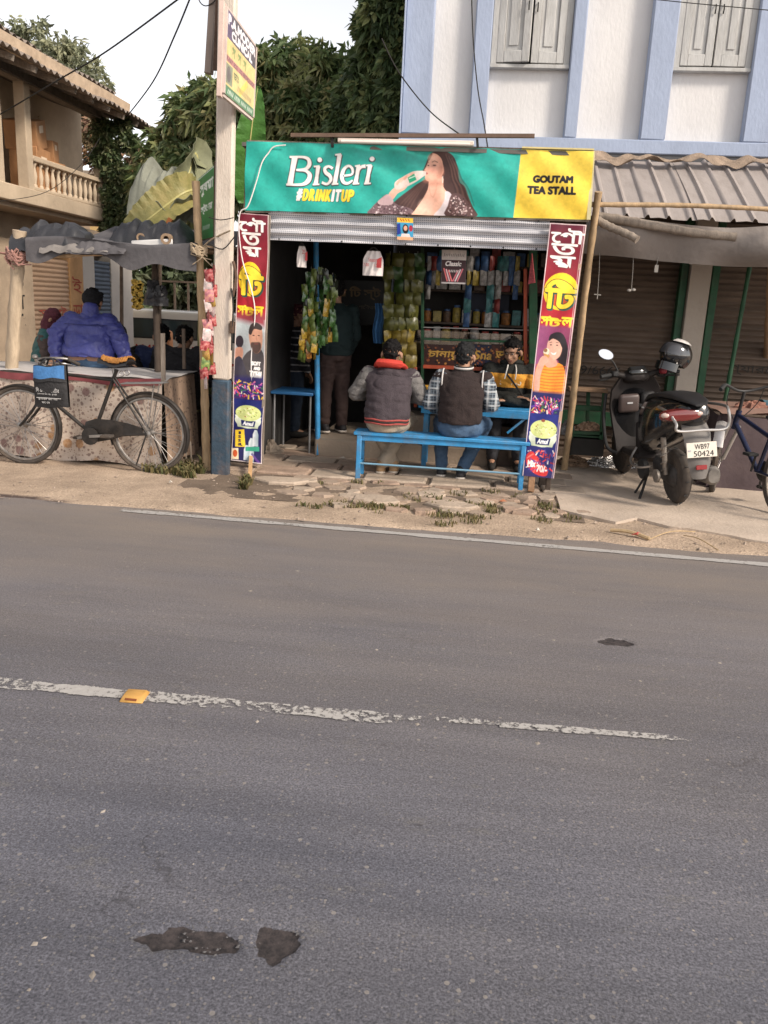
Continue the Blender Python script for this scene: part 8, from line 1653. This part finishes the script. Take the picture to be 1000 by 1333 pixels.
    j = MB(); torso(j, g, style.get('hem', -.05)); put(fuse(j, .012, 4, fo, 8, rz), style.get('topname', 'jacket'), style['top'], t, style.get('toprule'))
    for q in ('L', 'R'):
        j = MB(); arm(j, q, g-.004, style.get('cuff', .96)); put(fuse(j, .011, 3, fo, 11, 3 if q == 'L' else 7), 'sleeve', style.get('sleeve', style['top']), t, style.get('sleeverule'))
    j = MB(); rings(j, [(pel+Vector((0, 0, -.10)), .13*s, .11*s, hl), (pel+Vector((0, 0, -.03)), .158*s, .128*s, hl), (pel+Vector((0, 0, .07)), .162*s, .126*s, hl)])
    for q in ('L', 'R'): legs(j, q, .016)
    put(fuse(j, .012, 4, .009, 9, 5), 'trousers', style['legs'], t)
    for q in ('L', 'R'):
        a_, to = V['an'+q], V['toe'+q]; d = (to-a_); d.z = 0 if abs(d.z) < .05 else d.z; j = MB(); heel = a_+Vector((0, 0, -.035))-d.normalized()*.035; tip = to+Vector((0, 0, -.002)); j.caps(heel, heel.lerp(tip, .55), .042*s, .044*s); j.caps(heel.lerp(tip, .5), tip, .042*s, .034*s); j.caps(a_+Vector((0, 0, .02)), heel.lerp(tip, .2), .046*s, .044*s); sh = put(fuse(j, .010, 3), 'shoe', style['shoes'], t)
        if style.get('sole'):
            so = MB(); so.caps(heel+Vector((0, 0, -.028)), tip+Vector((0, 0, -.026)), .045*s, .036*s, 14, flat=.42, hint=(0, 0, 1)); so.build('sole', style['sole'], sh, local=True)
    for fn in style.get('extra', []): fn(t, V, H)
    return t
def lmb(t, mb, name, m, **k): return mb.build(name, m, t, local=True, **k)

def seat_J(sz, lean, headz, shw=.19, sit=.0, knee=(.14, .40), ank=((-.13, .42), (.13, .42)), el=None, wr=None, look=(0, 1, -.1), extra=None, hfwd=.06):
    ns = headz-.235                # neck base height
    J = dict(pelvis=(0, 0, sz+.10), neck=(0, lean, ns), head=(0, lean+hfwd, headz-.115), shL=(-shw, lean, ns-.055), shR=(shw, lean, ns-.055), hipL=(-.085, .0, sz+.075), hipR=(.085, .0, sz+.075), knL=(-knee[0], knee[1], sz+.06), knR=(knee[0], knee[1], sz+.06), anL=(ank[0][0], ank[0][1], .09), anR=(ank[1][0], ank[1][1], .09), toeL=(ank[0][0], ank[0][1]+.15, .04), toeR=(ank[1][0], ank[1][1]+.15, .04), look=look)
    el = el or ((-.26, lean+.02, sz+.33), (.26, lean+.02, sz+.33)); wr = wr or ((-.10, lean+.26, sz+.30), (.10, lean+.26, sz+.30))
    J.update(elL=el[0], elR=el[1], wrL=wr[0], wrR=wr[1]); J.update(extra or {}); return J
# --- man in the red-lined hooded jacket on the bench
HOOD = mat('charcoal_knit', (.052, .040, .046), .9, .2, 30, .5, 120); GRS = mat('grey_sleeve_knit', (.155, .145, .138), .9, .2, 30, .5, 120); REDK = mat('red_lining', (.50, .045, .03), .8, .15, 20, .3, 80); KHA = mat('khaki_cotton', (.33, .27, .205), .85, .12, 12, .3, 70)
def hood_extra(t, V, H):
    nk = V['neck']; m = MB(); m.ell(nk+Vector((0, -.085, -.055)), (.118, .045, .075), Matrix.Rotation(.35, 3, 'X'), 16); m.ell(nk+Vector((0, -.10, -.11)), (.075, .035, .055), None, 12); me = fuse(m, .011, 3, .008, 12); put(me, 'hood', HOOD, t)
    m = MB(); m.tube(cat_rom([nk+Vector((.125, .03, .005)), nk+Vector((.105, -.055, .035)), nk+Vector((.04, -.10, .045)), nk+Vector((-.04, -.10, .048)), nk+Vector((-.105, -.055, .04)), nk+Vector((-.125, .03, .005))], 6), [.026]*8+[.046]*15+[.026]*8, 10, flat=.8); lmb(t, m, 'hood_lining', REDK)
    pe = V['pelvis']
    for z, mm, gg in ((.012, mat('faded_red_knit', (.34, .07, .06), .9, .2, 40), .040), (-.004, INKB, .041), (-.019, mat('faded_red_knit', (.34, .07, .06)), .040)):
        m = MB(); n = 30; m.tube([pe+Vector((.168*1.12*math.cos(a), (.126+.018)*1.1*math.sin(a), z+.004*math.sin(5*a))) for a in np.linspace(0, 2*math.pi, n+1)[:-1]], .013, 6, closed=True) if False else None; m.tube([pe+Vector((.186*math.cos(a), .150*math.sin(a), z+.004*math.sin(5*a))) for a in np.linspace(0, 2*math.pi, n+1)[:-1]], .0085, 6, closed=True); lmb(t, m, 'hem_stripe', mm)
X1 = at(503, 562, 7.12); zt = at(505, 443, 7.25).z
figure('seated person in charcoal hooded jacket with red lining and grey sleeves, on the blue bench', (X1.x, 7.10, 0), 0, seat_J(.44, .12, zt, .185, knee=(.17, .40), ank=((.055, .27), (-.055, .22)), el=((-.295, .13, .74), (.28, .13, .74)), wr=((-.10, .36, .72), (.10, .36, .72)), look=(.05, 1, -.25)),
       dict(top=HOOD, sleeve=GRS, legs=KHA, shoes=mat('tan_boot', (.30, .18, .09), .6, .25, 14), sole=mat('pale_sole', (.55, .47, .38), .7, .1), extra=[hood_extra], bulk=.010, fold=.010, hem=.0, flare=.012))
# --- man in the brown vest with plaid sleeves on the bench
def plaid():
    m = bpy.data.materials.new('plaid_cotton'); m.use_nodes = True; n, L = nodes_of(m); b = n['Principled BSDF']; b.inputs['Roughness'].default_value = .85; tc = n.new('ShaderNodeTexCoord'); src = None; base = (.035, .045, .06)
    mix = None; prev = None
    for ax, (f, th) in (('X', (14, .26)), ('Z', (17, .26)), ('X', (42, .16)), ('Z', (42, .16))):
        sp = n.new('ShaderNodeSeparateXYZ'); L.new(tc.outputs['Object'], sp.inputs[0]); a = n.new('ShaderNodeMath'); a.operation = 'MULTIPLY'; a.inputs[1].default_value = f; L.new(sp.outputs[ax], a.inputs[0]); fr = n.new('ShaderNodeMath'); fr.operation = 'FRACT'; L.new(a.outputs[0], fr.inputs[0]); lt = n.new('ShaderNodeMath'); lt.operation = 'LESS_THAN'; lt.inputs[1].default_value = th; L.new(fr.outputs[0], lt.inputs[0])
        ml = n.new('ShaderNodeMath'); ml.operation = 'MULTIPLY'; ml.inputs[1].default_value = .55; L.new(lt.outputs[0], ml.inputs[0]); x = n.new('ShaderNodeMix'); x.data_type = 'RGBA'; x.inputs[7].default_value = (.55, .56, .56, 1) if f < 20 else (.30, .36, .40, 1); L.new(ml.outputs[0], x.inputs[0])
        if prev is None: x.inputs[6].default_value = (*base, 1)
        else: L.new(prev, x.inputs[6])
        prev = x.outputs[2]
    L.new(prev, b.inputs['Base Color']); return m
JEAN = mat('blue_denim', (.045, .085, .15), .85, .3, 7, .3, 90, dirt=(.11, .17, .25), dirt_amt=.6, dirt_scale=5)
def collar_extra(t, V, H):
    nk = V['neck']
    for z, mm in ((.035, mat('white_collar', (.55, .52, .5), .8, .1)), (.022, INKB), (.048, INKB)):
        m = MB(); m.tube([nk+Vector((.077*math.cos(a), .076*math.sin(a)-.004, z+.010*math.sin(a))) for a in np.linspace(0, 2*math.pi, 25)[:-1]], .009 if z == .035 else .006, 6, closed=True); lmb(t, m, 'collar_stripe', mm)
    for sd in (-1, 1):
        m = MB(); c = V['shL' if sd < 0 else 'shR']; m.tube([c+Vector((-sd*.015, .098*math.cos(a), -.03+.098*math.sin(a))) for a in np.linspace(0, 2*math.pi, 25)[:-1]], .007, 6, closed=True); lmb(t, m, 'armhole_piping', mat('white_collar', (.55, .52, .5)))
X2 = at(597, 566, 7.12); zt = at(594, 446, 7.22).z
figure('seated person in dark brown vest over plaid shirt and blue jeans, on the blue bench', (X2.x, 7.10, 0), rad(-3), seat_J(.44, .09, zt, .185, knee=(.20, .42), ank=((-.15, .26), (.03, .20)), el=((-.27, .08, .70), (.26, .08, .72)), wr=((-.16, .30, .60), (.16, .32, .66)), look=(.25, 1, -.1)),
       dict(top=mat('dark_brown_fleece', (.026, .017, .016), .95, .2, 25, .4, 90), topname='vest', sleeve=plaid(), legs=JEAN, shoes=mat('dark_shoe', (.02, .018, .02), .6, .2), sole=mat('white_sole', (.60, .53, .46), .7, .08), extra=[collar_extra], bulk=.010, fold=.009, hem=.01, hairm=mat('greying_hair', (.018, .018, .019), .7, .5, 60, .4, 140, spec=.15)))
# --- man facing out with the yellow-banded hoodie
BKH = mat('black_cotton', (.016, .017, .015), .9, .2, 20, .4, 90); YLB = mat('mustard_band', (.62, .28, .035), .85, .12, 20, .3, 90)
pm = at(660, 545, 8.16); zt = at(660, 444, 8.1).z; zb0, zb1 = at(660, 507, 8.03).z, at(660, 489, 8.03).z
def band(c): return 1 if zb0 < c.z < zb1 else 0
def out_extra(t, V, H):
    nk = V['neck']; m = MB(); m.ell(nk+Vector((0, -.05, -.0)), (.11, .07, .06), None, 14); m.tube([nk+Vector((.095*math.cos(a), .08*math.sin(a)-.01, .01+.02*math.sin(a))) for a in np.linspace(0, 2*math.pi, 25)[:-1]], .026, 8, closed=True); put(fuse(m, .011, 3, .006, 12), 'hood', BKH, t)
    for sd in (-1, 1): m = MB(); m.tube(cat_rom([nk+Vector((sd*.035, .085, .0)), nk+Vector((sd*.045, .135, -.05)), nk+Vector((sd*.05+.01, .148, -.13))], 4), .006, 6); lmb(t, m, 'drawstring', mat('white_cord', (.6, .57, .53), .8))
    c = V['pelvis'].lerp(V['neck'], .7); m = MB(); m.tube(cat_rom([V['shR']+Vector((-.06, .02, .06)), V['pelvis'].lerp(V['neck'], .72)+Vector((0, .160, 0)), V['elL']+Vector((.07, .10, -.02))], 6), .009, 6); lmb(t, m, 'strap', INKB)
    W_ = mat('white_band_letters', (.60, .52, .40), .8); M = Matrix.Translation(Vector((.10, .163, zb0+.025))) @ Matrix.Rotation(math.pi, 4, 'Z') @ FACE; V2, T2 = text_tris('LEVIS'); mn, mx = V2.min(0), V2.max(0); Q = (V2-mn)/(mx-mn)*np.array((.20, .075)); m = MB()
    m.add([M @ Vector((a_+.1*b_, b_, -.9*(a_-.1)**2)) for a_, b_ in Q], [tuple(x) for x in T2]); lmb(t, m, 'chest_lettering', W_)
J3 = seat_J(.42, .05, zt, .195, knee=(.12, .30), ank=((-.12, .24), (.12, .24)), el=((-.25, .13, .66), (.25, .13, .66)), wr=((.03, .24, .66), (-.05, .21, .69)), look=(.45, 1, -.32), hfwd=.05)
figure('person in black hoodie with mustard chest band, sitting behind the plank table facing out', (pm.x, 8.17, .02), math.pi, J3, dict(top=[BKH, YLB], toprule=band, sleeve=[BKH, YLB], sleeverule=band, legs=mat('dark_trousers', (.03, .03, .035), .85, .2), shoes=INKB, extra=[out_extra], bulk=.012, fold=.009))
MB().box((pm.x, 8.18, .23), (.5, .34, .38)).build('seat_block', DKW, stall)
# --- people at the roadside stall
BLJ = mat('royal_blue_nylon', (.046, .052, .215), .5, .15, 10, .35, 40, spec=.5)
def collar2(m_, r=.085):
    def f(t, V, H):
        m = MB(); m.caps(V['neck']+Vector((0, 0, -.02)), V['neck']+Vector((0, .012, .06)), r, r*.9); put(fuse(m, .011, 3, .004, 14), 'collar', m_, t)
    return f
def cap_extra(t, V, H):
    m = MB(); m.ell(V['head']+Vector((0, -.01, .035)), (.098, .112, .095), None, 18); put(fuse(m, .010, 2, .006, 20), 'woollen_cap', mat('black_wool_cap', (.010, .010, .012), .95, .3, 40, .5, 120), t)
def seams(t, V, H):
    c = V['pelvis'].lerp(V['neck'], .78); m = MB(); m.tube(cat_rom([c+Vector((-.20, -.10, 0)), c+Vector((-.1, -.158, .0)), c+Vector((.1, -.158, 0)), c+Vector((.20, -.10, 0))], 5), .004, 5); lmb(t, m, 'back_seam', mat('dark_blue_seam', (.02, .025, .12), .7))
pb = at(117, 468, 7.62); zt = at(121, 377, 7.72).z
figure('person in puffy royal blue jacket, back turned, sitting on the roadside stall table', (pb.x, 7.60, 0), rad(4), seat_J(.80, .08, zt, .175, knee=(.16, .42), ank=((-.12, .46), (.12, .46)), el=((-.31, .02, 1.10), (.29, .02, 1.08)), wr=((-.30, -.02, .875), (.34, .04, .875)), look=(.15, 1, -.45), hfwd=.08, extra=dict(anL=(-.12, .46, .40), anR=(.12, .46, .40), toeL=(-.12, .60, .36), toeR=(.12, .60, .36), hdL=(-.2, -.6, -.35), hdR=(.5, .3, -.35), curl=.2)),
       dict(top=BLJ, legs=JEAN, shoes=INKB, extra=[collar2(BLJ, .085), seams, cap_extra], bulk=.024, fold=.015, flare=.05, hem=-.0))
pc = at(50, 463, 7.98); zt = at(57, 400, 7.98).z
figure('child in teal jacket and maroon woollen hood, bent over the stall table', (pc.x, 8.05, 0), rad(-72), seat_J(.42, .06, zt, .15, knee=(.10, .30), ank=((-.1, .30), (.1, .30)), el=((-.20, .10, .80), (.22, .10, .80)), wr=((-.06, .32, .83), (.10, .34, .83)), look=(.1, 1, -.55), hfwd=.06),
       dict(top=mat('teal_nylon', (.03, .105, .10), .6, .2, 12, .3, 40), sleeve=mat('brown_sleeve', (.075, .05, .042), .8, .2, 12, .3, 40), legs=mat('dark_trousers', (.03, .03, .035)), shoes=INKB, hood=mat('maroon_wool', (.10, .025, .035), .95, .25, 40, .6, 120), hair=False, bulk=.02, fold=.012), s=.82)
DKC = mat('black_shawl', (.014, .013, .015), .9, .3, 10, .3, 30); NVJ = mat('navy_jacket', (.022, .035, .10), .7, .25, 10, .3, 30)
for lab, px, py, Yp, rz, st_, look in (('dark hooded person hunched beside the blue jacketed one at the stall', 162, 424, 8.05, 60, dict(top=DKC, legs=DKC, shoes=INKB, hood=DKC, hair=False, bulk=.03, fold=.014), (.2, 1, -.4)),
                                      ('person in navy jacket seated behind the saddle end of the stall table', 211, 424, 8.25, 25, dict(top=NVJ, legs=DKC, shoes=INKB, bulk=.03, fold=.014), (-.3, 1, -.3)),
                                      ('person in black shawl seated at the end of the stall table near the bamboo post', 232, 425, 7.98, -10, dict(top=DKC, legs=DKC, shoes=INKB, bulk=.05, fold=.016), (.0, 1, -.3))):
    p = at(px, py, Yp); figure(lab, (p.x, Yp, 0), rad(rz), seat_J(.40, .06, p.z, .20, knee=(.14, .34), ank=((-.13, .36), (.13, .36)), look=look), st_)
    MB().box((p.x, Yp, .18), (.34, .34, .36)).build('low_stool', DKW, None, bevel=.01); tag(bpy.data.objects[-1] if False else COL.objects[-1], 'dark low stool under the '+lab.split(' seated')[0].split(' hunched')[0], 'stool')
pst = at(50, 463, 8.05); tag(MB().box((pc.x, 8.05, .19), (.30, .30, .38)).build('low_stool', DKW, None, bevel=.01), 'dark low stool under the child in the teal jacket', 'stool')
# --- people standing in the shade of the tea stall
def stand_J(h, look=(0, 1, -.1), armf=.12):
    k = h/1.7; J = dict(pelvis=(0, 0, .93), neck=(0, .01, 1.42), head=(0, .03, 1.585), shL=(-.19, .0, 1.37), shR=(.19, .0, 1.37), hipL=(-.09, 0, .90), hipR=(.09, 0, .90), knL=(-.10, .02, .49), knR=(.10, .02, .49), anL=(-.11, -.01, .09), anR=(.11, -.01, .09), toeL=(-.13, .15, .04), toeR=(.13, .15, .04), elL=(-.24, .0, 1.09), elR=(.24, .0, 1.09), wrL=(-.22, armf+.06, .92), wrR=(.22, armf, .90), look=look)
    return {a: (tuple(x*k for x in v) if a not in ('look',) else v) for a, v in J.items()}
def stripes():
    m = bpy.data.materials.new('striped_jersey'); m.use_nodes = True; n, L = nodes_of(m); b = n['Principled BSDF']; b.inputs['Roughness'].default_value = .9; tc = n.new('ShaderNodeTexCoord'); sp = n.new('ShaderNodeSeparateXYZ'); L.new(tc.outputs['Object'], sp.inputs[0]); a = n.new('ShaderNodeMath'); a.operation = 'MULTIPLY'; a.inputs[1].default_value = 14; L.new(sp.outputs['Z'], a.inputs[0]); fr = n.new('ShaderNodeMath'); fr.operation = 'FRACT'; L.new(a.outputs[0], fr.inputs[0]); lt = n.new('ShaderNodeMath'); lt.operation = 'LESS_THAN'; lt.inputs[1].default_value = .22; L.new(fr.outputs[0], lt.inputs[0])
    x = n.new('ShaderNodeMix'); x.data_type = 'RGBA'; x.inputs[6].default_value = (.015, .016, .022, 1); x.inputs[7].default_value = (.30, .29, .30, 1); L.new(lt.outputs[0], x.inputs[0]); L.new(x.outputs[2], b.inputs['Base Color']); return m
ps = at(382, 480, 9.0); figure('person in dark striped jersey and maroon cap standing deep in the stall', (ps.x, 9.0, .04), rad(-60), stand_J(at(383, 399, 9.0).z-.04), dict(top=stripes(), legs=mat('dark_denim', (.02, .03, .05), .85, .2), shoes=INKB, hairm=mat('maroon_cap', (.06, .012, .018), .9, .2), bulk=.006))
pq = at(433, 560, 8.35); figure('person in teal shirt and brown trousers standing on the step behind the blue post', (pq.x, 8.36, .205), rad(35), stand_J(1.52), dict(top=mat('dark_teal_shirt', (.006, .016, .017), .85, .2), legs=mat('brown_trousers', (.045, .026, .022), .85, .2, 10), shoes=mat('dark_shoe', (.02, .018, .02)), sole=mat('white_sole', (.6, .53, .46)), bulk=.004))
